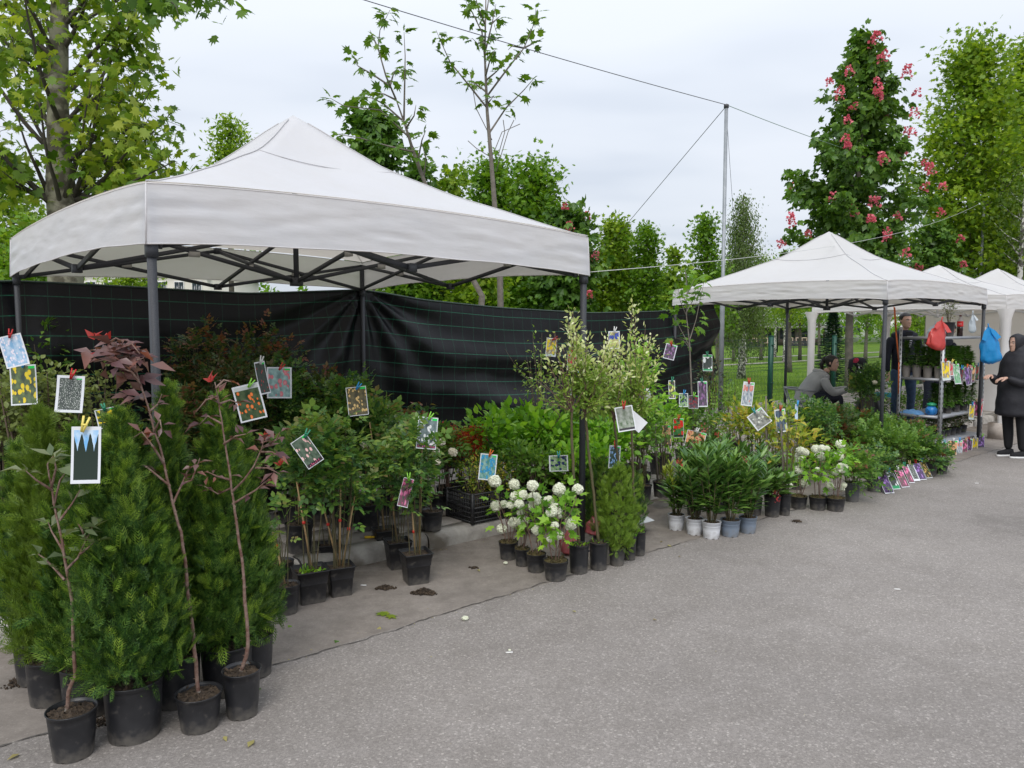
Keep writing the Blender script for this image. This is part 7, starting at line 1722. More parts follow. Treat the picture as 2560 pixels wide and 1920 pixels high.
# on the top shelf
o = empty('potted_olive', rk(.52, .14, SZ[3] + .003), 'pale leaved small tree in a black pot on the top shelf', 'potted tree'); seedr(480); z = pot_round(o, .075, .19, M_POT, lip=False)
bush(o, z, .34, .085, 7, 300, LEAF, .030, L_OLIVE, M_STEMB, 481, .15, .03, .003)
o = empty('drink_bottle', rk(.86, .12, SZ[3] + .003), 'cola bottle with a red label beside the pot on the top shelf', 'bottle')
M_COLA = plain('cola', (.020, .008, .006), .12); M_CLR = plain('clear_plastic', (.62, .58, .56), .15, transl=.5)
MB().lathe([(.034, 0), (.038, .01), (.036, .06), (.039, .10), (.038, .14)], 18, cap1=True).build('liquid', M_COLA, o, smooth=True)
MB().lathe([(.0385, .14), (.0385, .185), (.030, .225), (.014, .255), (.013, .27)], 18, cap1=True).build('upper_wall', M_CLR, o, smooth=True)
MB().lathe([(.0396, .135), (.0396, .205)], 18, cap0=False).build('label_band', plain('label_red', (.62, .012, .012), .4), o, smooth=True)
MB().lathe([(.015, .27), (.015, .29)], 12, cap1=True).build('cap', plain('cap_redbrown', (.12, .02, .02), .5), o)
cw = MB(); b2_ = Vector((-.55, -.84, 0)).normalized(); sx_ = Vector((b2_.y * -1, b2_.x, 0))
pts = [b2_ * .0405 + sx_ * a + Vector((0, 0, .168 + z)) for a, z in ((-.016, -.006), (-.012, .006), (-.006, .004), (-.008, -.008), (0, -.006), (.002, .008), (.008, .0), (.010, -.008), (.017, .004))]
cw.tube(pts, .0016, 4); cw.build('label_script', plain('label_white', (.8, .8, .8), .5), o)
def bag(loc, m, label, w, h, seed, d=.10, rz=0.0, ears=True):
    o = empty('plastic_bag', loc, label, 'bag', rz=rz); MN.seed_set(seed); V = []; F = []; nu_, nv_ = 28, 18
    for j in range(nv_ + 1):
        f = j / nv_; ww = w * (.16 + .84 * math.sin(min(1, f * 1.5) * math.pi / 2) ** 1.2) * (1 if f < .86 else math.sqrt(max(0, 1 - ((f - .86) / .145) ** 2)))
        dd = d * (.3 + .7 * f)
        for i in range(nu_):
            a = i / nu_ * 6.2832; c, s = math.cos(a), math.sin(a); n_ = 1 + .34 * MN.noise(Vector((c * 2.2, s * 2.2, f * 3 + seed))) + .16 * MN.noise(Vector((c * 6, s * 6, f * 4 + seed))) + .09 * math.sin(a * 7 + f * 5) * (1 - .5 * f)
            V.append((c * ww / 2 * n_, s * dd / 2 * n_ * (ww / w), -f * h + .01 * MN.noise(Vector((c, s, f * 6)))))
    for j in range(nv_):
        for i in range(nu_): F.append((j * nu_ + i, (j + 1) * nu_ + i, (j + 1) * nu_ + (i + 1) % nu_, j * nu_ + (i + 1) % nu_))
    MB().add(V, F).build('bag_body', m, o, smooth=True)
    if ears:
        e = MB(); 
        for sg in (-1, 1):
            e.add([(sg * .01, 0, -.0), (sg * w * .30, -.02, -h * .10), (sg * w * .52, -.05, -h * .30), (sg * w * .30, -.045, -h * .36), (sg * w * .10, -.03, -h * .18)], [(0, 1, 2, 3, 4)] if sg > 0 else [(4, 3, 2, 1, 0)])
        e.tube([(0, 0, -.01), (.0, .0, .05)], .008, 6); e.build('handles', m, o)
    return o
bag(Q(2354, 802, 9.62), M_RUBR, 'red plastic bag hanging from the tent frame over the rack', .28, .37, 3).rotation_euler = (0, R(14), .3)
bag(Q(2471, 818, 10.3), M_BAGB, 'bright blue plastic bag hanging on the right post of the rack', .25, .50, 5, .14).rotation_euler = (0, R(-7), 0)
bag(Q(2338, 812, 10.2), M_BAGW, 'translucent white bag behind the red one', .26, .28, 9, .1)
bag(Q(2432, 786, 9.95), M_BAGW, 'small clear bag hanging beside the cola bottle', .09, .24, 11, .05)
# orange strap from the tent frame to the rack
m = MB(); s0 = Q(2236, 768, 9.45); s1 = Q(2240, 830, 9.6); s2 = Q(2247, 905, 9.75); s3 = Q(2246, 985, 9.8)
m.bar(s0 - s0, s1 - s0, .045, .005, (1, 0, 0)); m.bar(s1 - s0, s2 - s0, .03, .005, (1, 0, 0)); m.bar(s2 - s0, s3 - s0, .022, .005, (1, 0, 0))
tag(m.build('strap', plain('strap_orange', (.62, .12, .02), .55), loc=s0), 'orange strap hanging from the tent frame at the left end of the rack', 'strap')
# dolphin coloured toy-like watering cans
def blob(loc, rz, label, parts, name='watering_can', cat='watering can'):
    o = empty(name, loc, label, cat, rz=rz)
    for nm_, m_, prof, c in parts: MB().lathe(prof, 18, c, cap1=True).build(nm_, m_, o, smooth=True)
    return o
M_BLUP = plain('plastic_blue', (.02, .19, .52), .35); M_GRNP = plain('plastic_green', (.02, .30, .14), .4); M_BLU2 = plain('cloth_blue', (.10, .24, .46), .6)
o = blob(rk(.10, .16, SZ[1] + .003), AX, 'round blue watering can on the low shelf of the rack', [('body', M_BLUP, [(.045, 0), (.07, .03), (.072, .08), (.05, .11), (.035, .12)], (0, 0, 0))])
m = MB(); m.tube([(.05, 0, .10), (.09, 0, .13), (.10, 0, .07), (.065, 0, .04)], .008, 6); m.build('handle', M_BLUP, o); m = MB(); m.tube([(-.06, 0, .04), (-.13, 0, .10)], [.014, .008], 8); m.build('spout', M_BLUP, o)
MB().lathe([(.001, .11), (.055, .125), (.06, .15), (.02, .165)], 12, cap1=True).build('lid', M_GRNP, o, smooth=True)
o = empty('folded_cloth', rk(.12, .40, SZ[1] + .003), 'pale blue folded packet lying on the low shelf of the rack', 'cloth', rz=AX + 1.2); mb = MB(); V = []; n = 14
for j in range(n + 1):
    for i in range(n + 1): x, y = i / n - .5, j / n - .5; V.append((x * .32, y * .16, .045 * (1 - (2 * x) ** 4) * (1 - (2 * y) ** 4) * (1 + .5 * MN.noise(Vector((x * 6, y * 6, 3))))))
mb.add(V, [(j * (n + 1) + i, j * (n + 1) + i + 1, (j + 1) * (n + 1) + i + 1, (j + 1) * (n + 1) + i) for j in range(n) for i in range(n)]); mb.build('cloth_body', M_BLU2, o, smooth=True)

# ================================================================== SMALL THINGS ON THE GROUND
seedr(500)
def clod(px, py, z, r, h, m, label, n=260, seed=0, name='soil_pile', cat='soil', kind=None):
    o = empty(name, G(px, py, z), label, cat); seedr(seed); a = rg.uniform(0, 6.28, n); q = rg.uniform(0, 1, n) ** .8
    w_ = 1 + .35 * np.sin(a * 2 + seed) + .25 * np.sin(a * 5 + seed * 2) + rg.normal(size=n) * .10; w_ = w_ * .72; P = np.stack([np.cos(a) * q * r * 1.3 * w_, np.sin(a) * q * r * w_, h * 1.6 * np.clip(1 - q ** 1.2, 0, 1) * rg.uniform(.3, 1, n) + .004], 1)
    MB().scatter((np.array([(1, 0, 0), (-.5, .8, 0), (-.5, -.8, 0), (0, 0, 1.), (0, 0, -1.)]), [np.array([(0, 1, 3), (1, 2, 3), (2, 0, 3), (1, 0, 4), (2, 1, 4), (0, 2, 4)])]), P, rdir(n), rdir(n), rg.uniform(.003, .011, n)).build('crumbs', m, o)['kind'] = 'stuff'
    return o
clod(962, 1472, 0, .050, .012, M_SOIL, 'smaller pile of spilled soil behind the larger one on the road', 240, 1)
clod(1060, 1484, 0, .062, .020, M_SOIL, 'larger pile of spilled soil in front of the square rose pot', 420, 2)
clod(1185, 1421, 0, .03, .004, M_SOIL, 'crumbs of soil left of the near snowball pots', 40, 3)
clod(700, 1285, .12, .06, .006, M_SOIL, 'crumbs of soil on the pavers behind the first rose pot', 60, 4)
clod(1992, 1304, 0, .05, .002, M_SOIL, 'dark damp crumbs on the asphalt below the farther snowballs', 120, 5)
clod(75, 1702, 0, .09, .004, M_SOIL, 'scatter of damp soil at the left beside the thuja pots', 260, 6)
clod(300, 1800, 0, .10, .004, M_SOIL, 'scatter of soil beside the largest thuja pot', 260, 7)
for i, (px, py, s) in enumerate(((1163, 1545, 14), (1264, 1407, 9), (1274, 1625, 6))):
    o = empty('fallen_flower', G(px, py, .012), ('white fallen flower ball alone on the open asphalt', 'small white petals below the leftmost near snowball pot', 'tiny white petal on the open asphalt')[i], 'petal'); seedr(510 + i); me = BALLS[0]
    q = bpy.data.objects.new('bloom', me); COL.objects.link(q); q.parent = o; k_ = s / 2 * o.location.y / 1900; q.scale = (k_, k_, k_ * .6)
M_DEAD = leafm('leaf_dry', [(.16, .13, .05), (.26, .24, .09), (.14, .09, .04)], .2, .7)
for i, (px, py, s, m_) in enumerate(((968, 1537, .085, L_YELL), (835, 1600, .055, L_MID), (720, 1562, .05, L_MID), (1668, 1362, .05, M_DEAD), (1652, 1355, .04, M_DEAD), (654, 1720, .03, L_MID), (620, 1868, .06, M_DEAD), (50, 1884, .05, M_DEAD), (950, 1566, .05, M_DEAD), (560, 1840, .04, M_DEAD), (1193, 1424, .04, M_DEAD), (1700, 1392, .03, M_DEAD), (1630, 1548, .03, M_DEAD), (1440, 1530, .03, M_DEAD))):
    names = ('pale yellowish lobed leaf lying near the soil piles', 'dark green leaf at the front end of the seam', 'thin green leaf beside the thuja pot', 'dry leaf on the seam left of the oleanders', 'small dry leaf on the seam left of the oleanders', 'tiny green leaf beside the front pots', 'dry leaf low in the foreground right of the pots', 'dry leaf in the bottom left corner', 'dry curled leaf just behind the seam', 'brown bit between the front pots', 'brown bit near the kerb left of the snowballs', 'brown bit in front of the white pots', 'tiny brown bit on the open road', 'brown bit on the road below the tall pots')
    o = empty('fallen_leaf', G(px, py, .006), names[i], 'leaf', rz=rnd.uniform(0, 6)); seedr(520 + i)
    MB().scatter(MAPLE if i == 0 else LEAF, [(0, 0, 0)] * (3 if i == 0 else 1), rdir(3 if i == 0 else 1, 0) * [1, 1, .05], np.array([[0, 0, 1.]] * (3 if i == 0 else 1)), s).build('blade', m_, o)
for i, (px, py) in enumerate(((909, 1463), (1273, 1631), (2243, 1473), (2442, 1208))):
    o = empty('cigarette_end', G(px, py, .005), ('white cigarette end near the soil piles', 'white cigarette end on the open asphalt left of centre', 'white cigarette end on the asphalt at the right', 'thin white scrap near the shelf rack')[i], 'litter', rz=rnd.uniform(-.3, .3)); m = MB(); m.tube([(-.018, 0, 0), (.018, 0, 0)], .0038, 8); m.build('paper_tube', plain('paper', (.75, .74, .72), .7) if 'paper' not in bpy.data.materials else bpy.data.materials['paper'], o)
seedr(555); n = 900; s_ = rg.uniform(.5, 16, n); t_ = 4.59 - np.abs(rg.normal(size=n)) * .22; t_[:320] = 3.5 + rg.normal(size=320) * .05; t_[:120] = rg.uniform(-2, 3.5, 120)
MB().scatter(LEAF2, [ST(a, b, .005) for a, b in zip(s_, t_)], rdir(n, 0) * [1, 1, .1], rdir(n, 3, .6), rg.uniform(.003, .016, n) * rg.uniform(.5, 1, n)).build('debris', M_DEAD); tag(bpy.data.objects['debris'], 'dry leaf crumbs and grit along the kerb and the seam', 'debris', kind='stuff')
# box cutter on the kerb
o = empty('box_cutter', G(930, 1345, .125), 'yellow box cutter lying on the kerb between the rose pots', 'knife', rz=.12); M_YEL = plain('cutter_yellow', (.78, .50, .02), .4)
MB().box((0, 0, .008), (.105, .020, .014)).build('handle', M_YEL, o); MB().box((.02, 0, .017), (.05, .008, .005)).build('slider', M_POT, o); MB().box((-.068, 0, .008), (.035, .014, .001)).build('blade', M_GALV, o)
# blank paper and pink bag among the tall pots
o = empty('paper_sheet', G(1598, 1306, .09), 'blank white sheet of card lying on the pots behind the slim tall pots', 'paper', rz=.5); V = [(-.10, -.06, 0), (.10, -.07, .02), (.11, .06, .03), (-.09, .06, -.01)]; MB().add([V[0], V[1], V[2], V[3]], [(0, 1, 2, 3)]).add([(a, b, c - .002) for a, b, c in V], [(3, 2, 1, 0)]).build('sheet', PM['plain'], o, uv=True)
M_PINKB = plain('bag_pink', (.48, .12, .13), .35, transl=.3)
bag(G(1424, 1392) + Vector((0, .05, .185)), M_PINKB, 'crumpled pink plastic bag behind the leftmost tall pot', .13, .18, 21, .12, ears=False)
bag(G(1490, 1385) + Vector((0, .12, .26)), M_PINKB, 'torn pink net bag between the small thujas', .13, .15, 23, .12, ears=False)
# open crates / black pots behind the shrubs that show as a dark row
seedr(600)
for i, (px, y, r, h, lab) in enumerate(((1375, 6.55, .17, .19, 'wide black tub under the bright shrubs, left one'), (1455, 6.5, .15, .20, 'wide black tub under the bright shrubs, middle one'), (1520, 6.3, .12, .20, 'tall black pot under the bright shrubs beside the small thujas'), (1560, 6.4, .11, .18, 'black pot right behind the small thujas'))):
    b = Q(px, 821, y); o = empty('black_tub', (b.x, y, .12), lab, 'pot'); pot_round(o, r, h, M_POT)
# dark bags and boxes beside the seated vendor
o = empty('dark_bag', (Q(2180, 821, 11.2).x, 11.2, .12), 'black bag on the ground between the rose and the folding chair', 'bag'); mb = MB(); V = []
mb.lathe([(.16, 0), (.20, .08), (.20, .30), (.15, .48), (.04, .56)], 18, cap1=True, jit=lambda i, j: (.02 * math.sin(j * 1.7 + i), 0)); mb.build('bag_body', M_POT, o, smooth=True)
o = empty('cardboard_box', (Q(2210, 821, 11.8).x, 11.6, .12), 'low beige box under the folding chair', 'box', rz=.4); MB().box((0, 0, .08), (.34, .24, .16)).build('box_body', plain('card_beige', (.40, .31, .22), .8), o); MB().box((0, 0, .162), (.344, .05, .003)).build('tape', plain('tape', (.5, .42, .3), .4), o)
# folding chair, white slats
def folding_chair():
    p = Q(2213, 821, 12.0); o = empty('folding_chair', (p.x, 12.0, .12), 'white folding garden chair with a teal cushion and a dark coat over its back', 'chair', rz=-2.15); W_ = .40
    for sx in (-1, 1):
        m = MB(); m.tube([(sx * W_ / 2, .26, .0), (sx * W_ / 2, -.18, .44), (sx * W_ / 2, -.36, .98)], .014, 6); m.build('back_leg', M_WHITEP, o)
        m = MB(); m.tube([(sx * W_ / 2 * .92, -.28, 0), (sx * W_ / 2 * .92, .20, .43)], .013, 6); m.build('front_leg', M_WHITEP, o)
        m = MB(); m.bar((sx * W_ / 2 * 1.08, -.28, .66), (sx * W_ / 2 * 1.08, .20, .66), .04, .02); m.tube([(sx * W_ / 2 * 1.08, .16, .66), (sx * W_ / 2, .16, .42)], .010, 5); m.build('armrest', M_WHITEP, o)
    for i in range(5): MB().bar((-.14 + i * .07, -.19, .46), (-.14 + i * .07, -.35, .94), .03, .012, (0, 1, 0)).build('back_slat', M_WHITEP, o)
    MB().bar((-.2, -.355, .96), (.2, -.355, .96), .03, .03).build('top_rail', M_WHITEP, o); MB().box((0, .02, .435), (.40, .42, .02)).build('seat', M_WHITEP, o)
    m = MB(); V = []; n = 10
    for s_ in (0, 1):
        for j in range(n + 1):
            for i in range(n + 1): x, y = i / n * 2 - 1, j / n * 2 - 1; V.append((x * .19, .02 + y * .19, .447 + s_ * .06 * (1 - x ** 6) * (1 - y ** 6)))
    m.add(V, [(k + j * (n + 1) + i, k + j * (n + 1) + i + 1, k + (j + 1) * (n + 1) + i + 1, k + (j + 1) * (n + 1) + i) for k in (0, (n + 1) ** 2) for j in range(n) for i in range(n)]); m.build('cushion', plain('cushion_teal', (.01, .20, .24), .8), o, smooth=True)
    c = empty('coat', o.matrix_basis @ Vector((.08, -.37, 1.0)), 'dark coat thrown over the back of the white folding chair', 'coat', rz=-2.15); m = MB(); m.lathe([(.05, .06), (.13, .02), (.15, -.12), (.12, -.30), (.08, -.40)], 14, cap0=True, cap1=True, jit=lambda i, j: (.018 * math.sin(j * 2 + i * 1.3), 0)); m.build('coat_body', plain('coat_black', (.010, .010, .013), .9), c, smooth=True)
folding_chair()
# beige stone blocks weighing down the white tents
M_BLOCK = concrete('block_concrete', (.30, .26, .23), (.45, .40, .36))
for i, (x, y, lab) in enumerate(((7.25, 11.25, 'grey concrete block at the foot of the wrapped white tent leg'), (7.6, 15.3, 'concrete block at the far foot of the white tent'))): 
    o = empty('concrete_block', (x, y, 0 if i == 0 else .12), lab, 'block', rz=AX); MB().box((0, 0, .12), (.22, .22, .24)).build('block_body', M_BLOCK, o)
for i in range(4):
    p = ST(10.6 + .75 * i + 1.2, 5.2); o = empty('potted_shrub', (p.x, p.y, .12), 'dim green shrub %s of those behind the rack under the white tent' % nm[i], 'shrub', 'shrubs behind the rack'); seedr(610 + i); z = pot_round(o, .1, .15, notch=False, seg=16); bush(o, z, .35, .2, 9, 360, LEAFR, .05, L_MID, M_STEMB, 615 + i, .1, .07, .004)
# ================================================================== PEOPLE
M_SKIN = plain('skin', (.48, .29, .215), .5, noise=(9, (.54, .34, .265), .3)); M_HAIRD = plain('hair_dark', (.010, .008, .007), .5)
M_JEAN = plain('denim_blue', (.030, .058, .12), .8, noise=(18, (.055, .10, .19), .2), bump=.3, bscale=30); M_JEAND = plain('denim_dark', (.010, .014, .030), .85, bump=.3, bscale=30)
M_NAVY = plain('jacket_navy', (.006, .008, .018), .85, noise=(10, (.014, .017, .030), .2), bump=.5, bscale=12); M_GREYJ = plain('jacket_grey', (.30, .31, .315), .75, noise=(8, (.38, .39, .395), .2), bump=.6, bscale=11)
M_BLACKC = plain('coat_quilted', (.006, .006, .010), .7, noise=(10, (.016, .016, .022), .2), bump=.6, bscale=14); M_TEE = plain('tee_black', (.006, .006, .008), .85); M_LIP = plain('lip', (.36, .11, .09), .5); M_EYE = plain('eye_white', (.62, .60, .58), .3); M_IRIS = plain('iris', (.02, .012, .01), .3); M_SOLE = plain('sole_white', (.70, .70, .70), .6)
def skin(name, V, E, Rr, m, parent, sub=2, root=0):
    me = bpy.data.meshes.new(name); me.from_pydata(V, E, []); o = bpy.data.objects.new(name, me); COL.objects.link(o); o.parent = parent
    s = o.modifiers.new('skin', 'SKIN'); s.use_smooth_shade = True
    for i, r in enumerate(Rr):
        sv = me.skin_vertices[0].data[i]; sv.radius = r if hasattr(r, '__len__') else (r, r); sv.use_root = (i == root)
    u = o.modifiers.new('sub', 'SUBSURF'); u.levels = sub; u.render_levels = sub
    me.materials.append(m); return o
def hands(parent, wrist, d, palm_n, m=M_SKIN, s=1.0, curl=.5, name='hand'):
    """palm with five separate bent fingers, thumb leaving the side"""
    w = Vector(wrist); y = Vector(d).normalized(); x = y.cross(Vector(palm_n)).normalized(); z = x.cross(y)
    V = []; E = []; Rr = []
    def a(p, r, prev=None):
        V.append(tuple(w + (x * p[0] + y * p[1] + z * p[2]) * s)); Rr.append((r * s, r * s * .8)); 
        if prev is not None: E.append((prev, len(V) - 1))
        return len(V) - 1
    i0 = a((0, -.03, 0), .024); i1 = a((0, .02, 0), .028, i0); i2 = a((0, .06, 0), .032, i1)
    for k, (fx, ln) in enumerate(((-.030, .068), (-.010, .078), (.010, .074), (.029, .060))):
        b = a((fx, .085, 0), .0105, i2); c = a((fx * 1.05, .085 + ln * .45, -ln * .22 * curl * 2), .0095, b); e = a((fx * 1.05, .085 + ln * (.45 + .35 * (1 - curl)), -ln * (.22 + .38) * curl * 1.6), .0085, c); a((fx, .085 + ln * (.45 + .5 * (1 - curl) - .1 * curl), -ln * (.85) * curl * 1.5), .0075, e)
    t = a((-.036, .025, -.006), .013, i1); t2 = a((-.058, .055, -.018), .0115, t); a((-.056, .085, -.030), .0095, t2)
    return skin(name, V, E, Rr, m, parent, 1)
def head(parent, c, yaw, pitch, hair, style, s=1.0, female=False):
    """shaped head: skull, jaw, nose, brow, lips, ears; hair as a cap of its own"""
    o = bpy.data.objects.new('head', None); COL.objects.link(o); o.parent = parent; o.location = c; o.rotation_euler = (pitch, 0, yaw)
    nseg, nr = 28, 22; V = []; F = []
    def prof(a, f):                      # a: 0 = front (-Y), f: 0 chin .. 1 crown
        z = -.118 + .236 * f
        wx = np.interp(f, [0, .08, .2, .4, .6, .8, .93, 1], [.022, .042, .056, .070, .076, .073, .048, .012]); wy = np.interp(f, [0, .08, .2, .4, .6, .8, .93, 1], [.030, .055, .068, .084, .096, .092, .062, .014])
        cy = np.interp(f, [0, .2, .45, .7, 1], [-.040, -.022, -.004, .010, .008])
        x = math.sin(a) * wx; y = cy - math.cos(a) * wy
        fr = max(0, math.cos(a)) ** 3
        nose = math.exp(-((f - .40) / .055) ** 2) * .020 + math.exp(-((f - .50) / .08) ** 2) * .007
        y -= nose * math.exp(-(a if a < math.pi else 2 * math.pi - a) ** 2 / .035)
        aa = a if a < math.pi else 2 * math.pi - a
        y += .008 * math.exp(-((aa - .42) / .18) ** 2) * math.exp(-((f - .535) / .045) ** 2)          # eye sockets
        y -= .005 * fr * math.exp(-((f - .60) / .04) ** 2)                                              # brow
        y -= .004 * math.exp(-(aa / .32) ** 2) * math.exp(-((f - .235) / .035) ** 2)                    # mouth
        y -= .006 * math.exp(-(aa / .35) ** 2) * math.exp(-((f - .06) / .06) ** 2)                      # chin
        return (x, y, z)
    for j in range(nr + 1):
        for i in range(nseg): V.append(prof(i / nseg * 2 * math.pi, j / nr))
    for j in range(nr):
        for i in range(nseg): F.append((j * nseg + i, j * nseg + (i + 1) % nseg, (j + 1) * nseg + (i + 1) % nseg, (j + 1) * nseg + i))
    F += [tuple(range(nseg))[::-1], tuple(nr * nseg + i for i in range(nseg))]
    V = [tuple(q * s for q in v) for v in V]
    f = MB().add(V, F).build('face', M_SKIN, o, smooth=True)
    for sg in (-1, 1):
        e = MB(); e.lathe([(.001, -.0095), (.0095, -.004), (.0115, 0), (.0095, .004), (.001, .0095)], 10); ev = e.build('eye', M_EYE, o, smooth=True); ev.location = (sg * .031 * s, -.078 * s, .008 * s); ev.scale = (s * 1.2, s * .7, s * .62)
        i_ = MB(); i_.lathe([(.0055, 0), (.0055, .002)], 10, cap1=True); iv = i_.build('iris', M_IRIS, o); iv.location = (sg * .031 * s, -.0855 * s, .008 * s); iv.rotation_euler = (R(90), 0, 0); iv.scale = (s, s, s)
        b = MB(); b.tube([(sg * .014 * s, -.092 * s, .024 * s), (sg * .032 * s, -.0885 * s, .031 * s), (sg * .048 * s, -.076 * s, .025 * s)], [.0035 * s, .0038 * s, .002 * s], 5); b.build('eyebrow', hair, o)
        r = MB(); r.lathe([(.006, -.018), (.014, -.012), (.017, .004), (.015, .016), (.006, .024)], 10); rv = r.build('ear', M_SKIN, o, smooth=True); rv.location = (sg * .074 * s, .008 * s, -.004 * s); rv.scale = (s * .45, s * .9, s)
    l = MB(); l.tube([(-.022 * s, -.0785 * s, -.064 * s), (0, -.0945 * s, -.0615 * s), (.022 * s, -.0785 * s, -.064 * s)], [.002 * s, .0052 * s, .002 * s], 6); l.build('mouth', M_LIP, o, smooth=True)
    # hair
    hv = []; hf = []; n1, n2 = 26, 10
    lo = dict(short=.52, tied=.60, hood=-.05)[style]
    for j in range(n2 + 1):
        for i in range(n1):
            a = i / n1 * 2 * math.pi; aa = a if a < math.pi else 2 * math.pi - a
            fl = lo if aa > 1.15 else (.80 if style != 'hood' else .80)
            if style == 'short': fl = .79 if aa < .95 else (.79 - (aa - .95) * .55 if aa < 1.7 else .30)
            if style == 'tied': fl = .80 if aa < .9 else (.80 - (aa - .9) * .7 if aa < 1.5 else .22)
            if style == 'hood': fl = .84 if aa < .55 else (.84 - (aa - .55) * 1.4 if aa < 1.2 else -.10)
            f_ = fl + (1.0 - fl) * j / n2; x, y, z = prof(a, max(0, min(1, f_))); k = 1.06 if style != 'hood' else 1.16
            if f_ < 0: z = -.118 + .236 * f_; x *= 1.5; y *= 1.2
            hv.append((x * k * s, (y * k + (.004 if style != 'hood' else .004)) * s, (z * (1.03 if style != 'hood' else 1.08) + .006 + .0025 * MN.noise(Vector((x * 60, y * 60, z * 60)))) * s))
    for j in range(n2):
        for i in range(n1): hf.append((j * n1 + i, j * n1 + (i + 1) % n1, (j + 1) * n1 + (i + 1) % n1, (j + 1) * n1 + i))
    hf.append(tuple(n2 * n1 + i for i in range(n1)))
    h = MB().add(hv, hf).build('hair' if style != 'hood' else 'headscarf', hair, o, smooth=True); sm = h.modifiers.new('t', 'SOLIDIFY'); sm.thickness = .008 * s; sm.offset = -1
    if style == 'tied':
        b = MB(); b.lathe([(.002, -.05), (.030, -.035), (.040, 0), (.030, .035), (.002, .05)], 12, jit=lambda i, j: (.004 * math.sin(j * 2.2 + i), 0)); bv = b.build('hair_bun', hair, o, smooth=True); bv.location = (0, .115 * s, .035 * s)
        t = MB(); t.tube([(0, .12 * s, .02 * s), (0, .15 * s, -.04 * s), (.01, .13 * s, -.11 * s), (.02, .15 * s, -.16 * s)], [.030, .034, .024, .006], 8); t.build('hair_tail', hair, o, smooth=True)
    return o
def torso_mesh(parent, rings, m, name, puff=0):
    R2 = []                                   # finer rings with creases (or quilted bulges)
    for q in range(len(rings) - 1):
        a, b = rings[q], rings[q + 1]
        for j in range(3): f = j / 3; g = 1 + (puff * (1 if j == 1 else -.3) if puff else .014 * math.sin(q * 5 + j * 2.1)); R2.append((Vector(a[0]).lerp(Vector(b[0]), f), (a[1] * (1 - f) + b[1] * f) * g, (a[2] * (1 - f) + b[2] * f) * g, Vector(a[3]).lerp(Vector(b[3]), f), Vector(a[4]).lerp(Vector(b[4]), f)))
    rings = R2 + [rings[-1]]
    """clothing shell from elliptic rings (centre, half width, half depth, tilt direction)"""
    V = []; F = []; n = 24
    for q, (c, wx, wy, xa, ya) in enumerate(rings):
        xa = Vector(xa).normalized(); ya = Vector(ya).normalized()
        for i in range(n):
            a = i / n * 2 * math.pi; k = 1 + .05 * MN.noise(Vector((math.cos(a) * 2, math.sin(a) * 2, q * .8))) + .03 * MN.noise(Vector((math.cos(a) * 5, math.sin(a) * 5, q * 1.7)))
            p = Vector(c) + xa * (math.cos(a) * wx * k) + ya * (math.sin(a) * wy * k); V.append(tuple(p))
    for q in range(len(rings) - 1):
        for i in range(n): F.append((q * n + i, q * n + (i + 1) % n, (q + 1) * n + (i + 1) % n, (q + 1) * n + i))
    F += [tuple(range(n))[::-1], tuple((len(rings) - 1) * n + i for i in range(n))]
    o = MB().add(V, F).build(name, m, parent, smooth=True); u = o.modifiers.new('s', 'SUBSURF'); u.levels = 1; u.render_levels = 1; return o
def limbs(parent, chains, m, name):
    for ch in chains:
        V = [p for p, r in ch]; skin(name, V, [(i, i + 1) for i in range(len(V) - 1)], [r for p, r in ch], m, parent, 2)
def shoe(parent, p, yaw, m, sole=M_SOLE, s=1.0):
    o = bpy.data.objects.new('shoe', None); COL.objects.link(o); o.parent = parent; o.location = p; o.rotation_euler = (0, 0, yaw)
    V = []; F = []; n = 16; prof = [(0, 1.0), (.022, 1.02), (.045, .92), (.062, .66), (.072, .40)]
    for q, (z, k) in enumerate(prof):
        for i in range(n):
            a = i / n * 2 * math.pi; x = math.cos(a) * .043 * (1 if q < 3 else .85); y = math.sin(a) * .130
            y2 = -.02 + y * k if q < 3 else .035 + y * k * .72
            if math.sin(a) < 0: x *= .88
            V.append((x * s, y2 * s, (z + .022) * s))
    for q in range(len(prof) - 1):
        for i in range(n): F.append((q * n + i, q * n + (i + 1) % n, (q + 1) * n + (i + 1) % n, (q + 1) * n + i))
    F.append(tuple((len(prof) - 1) * n + i for i in range(n))); MB().add(V, F).build('upper', m, o, smooth=True)
    V = [(math.cos(i / n * 6.2832) * .046 * s, (-.02 + math.sin(i / n * 6.2832) * .136) * s, z * s) for z in (0, .024) for i in range(n)]
    MB().add(V, [(i, (i + 1) % n, n + (i + 1) % n, n + i) for i in range(n)] + [tuple(range(n))[::-1], tuple(n + i for i in range(n))]).build('sole', sole, o)
# local frames: person faces -Y
# 1. standing man in a navy jacket behind the rack
p1 = empty('person', (Q(2262, 821, 11.6).x, 11.6, .12), 'standing man with short dark hair in a dark navy jacket, striped shirt and blue jeans', 'person', rz=.05)
limbs(p1, [[((-.10, 0, .93), .105), ((-.105, -.01, .70), .088), ((-.11, -.015, .50), .066), ((-.115, 0, .30), .062), ((-.12, .01, .09), .052)], [((.10, 0, .93), .105), ((.11, -.02, .70), .086), ((.125, -.03, .50), .066), ((.13, 0, .30), .060), ((.14, .01, .09), .050)]], M_JEAN, 'trouser_leg')
torso_mesh(p1, [((0, 0, .84), .175, .12, (1, 0, 0), (0, 1, 0)), ((0, 0, .98), .18, .125, (1, 0, 0), (0, 1, 0)), ((0, 0, 1.15), .185, .13, (1, 0, 0), (0, 1, 0)), ((0, 0, 1.32), .205, .135, (1, 0, 0), (0, 1, 0)), ((0, .005, 1.44), .20, .115, (1, 0, 0), (0, 1, 0)), ((0, .01, 1.50), .10, .075, (1, 0, 0), (0, 1, 0))], M_NAVY, 'jacket')
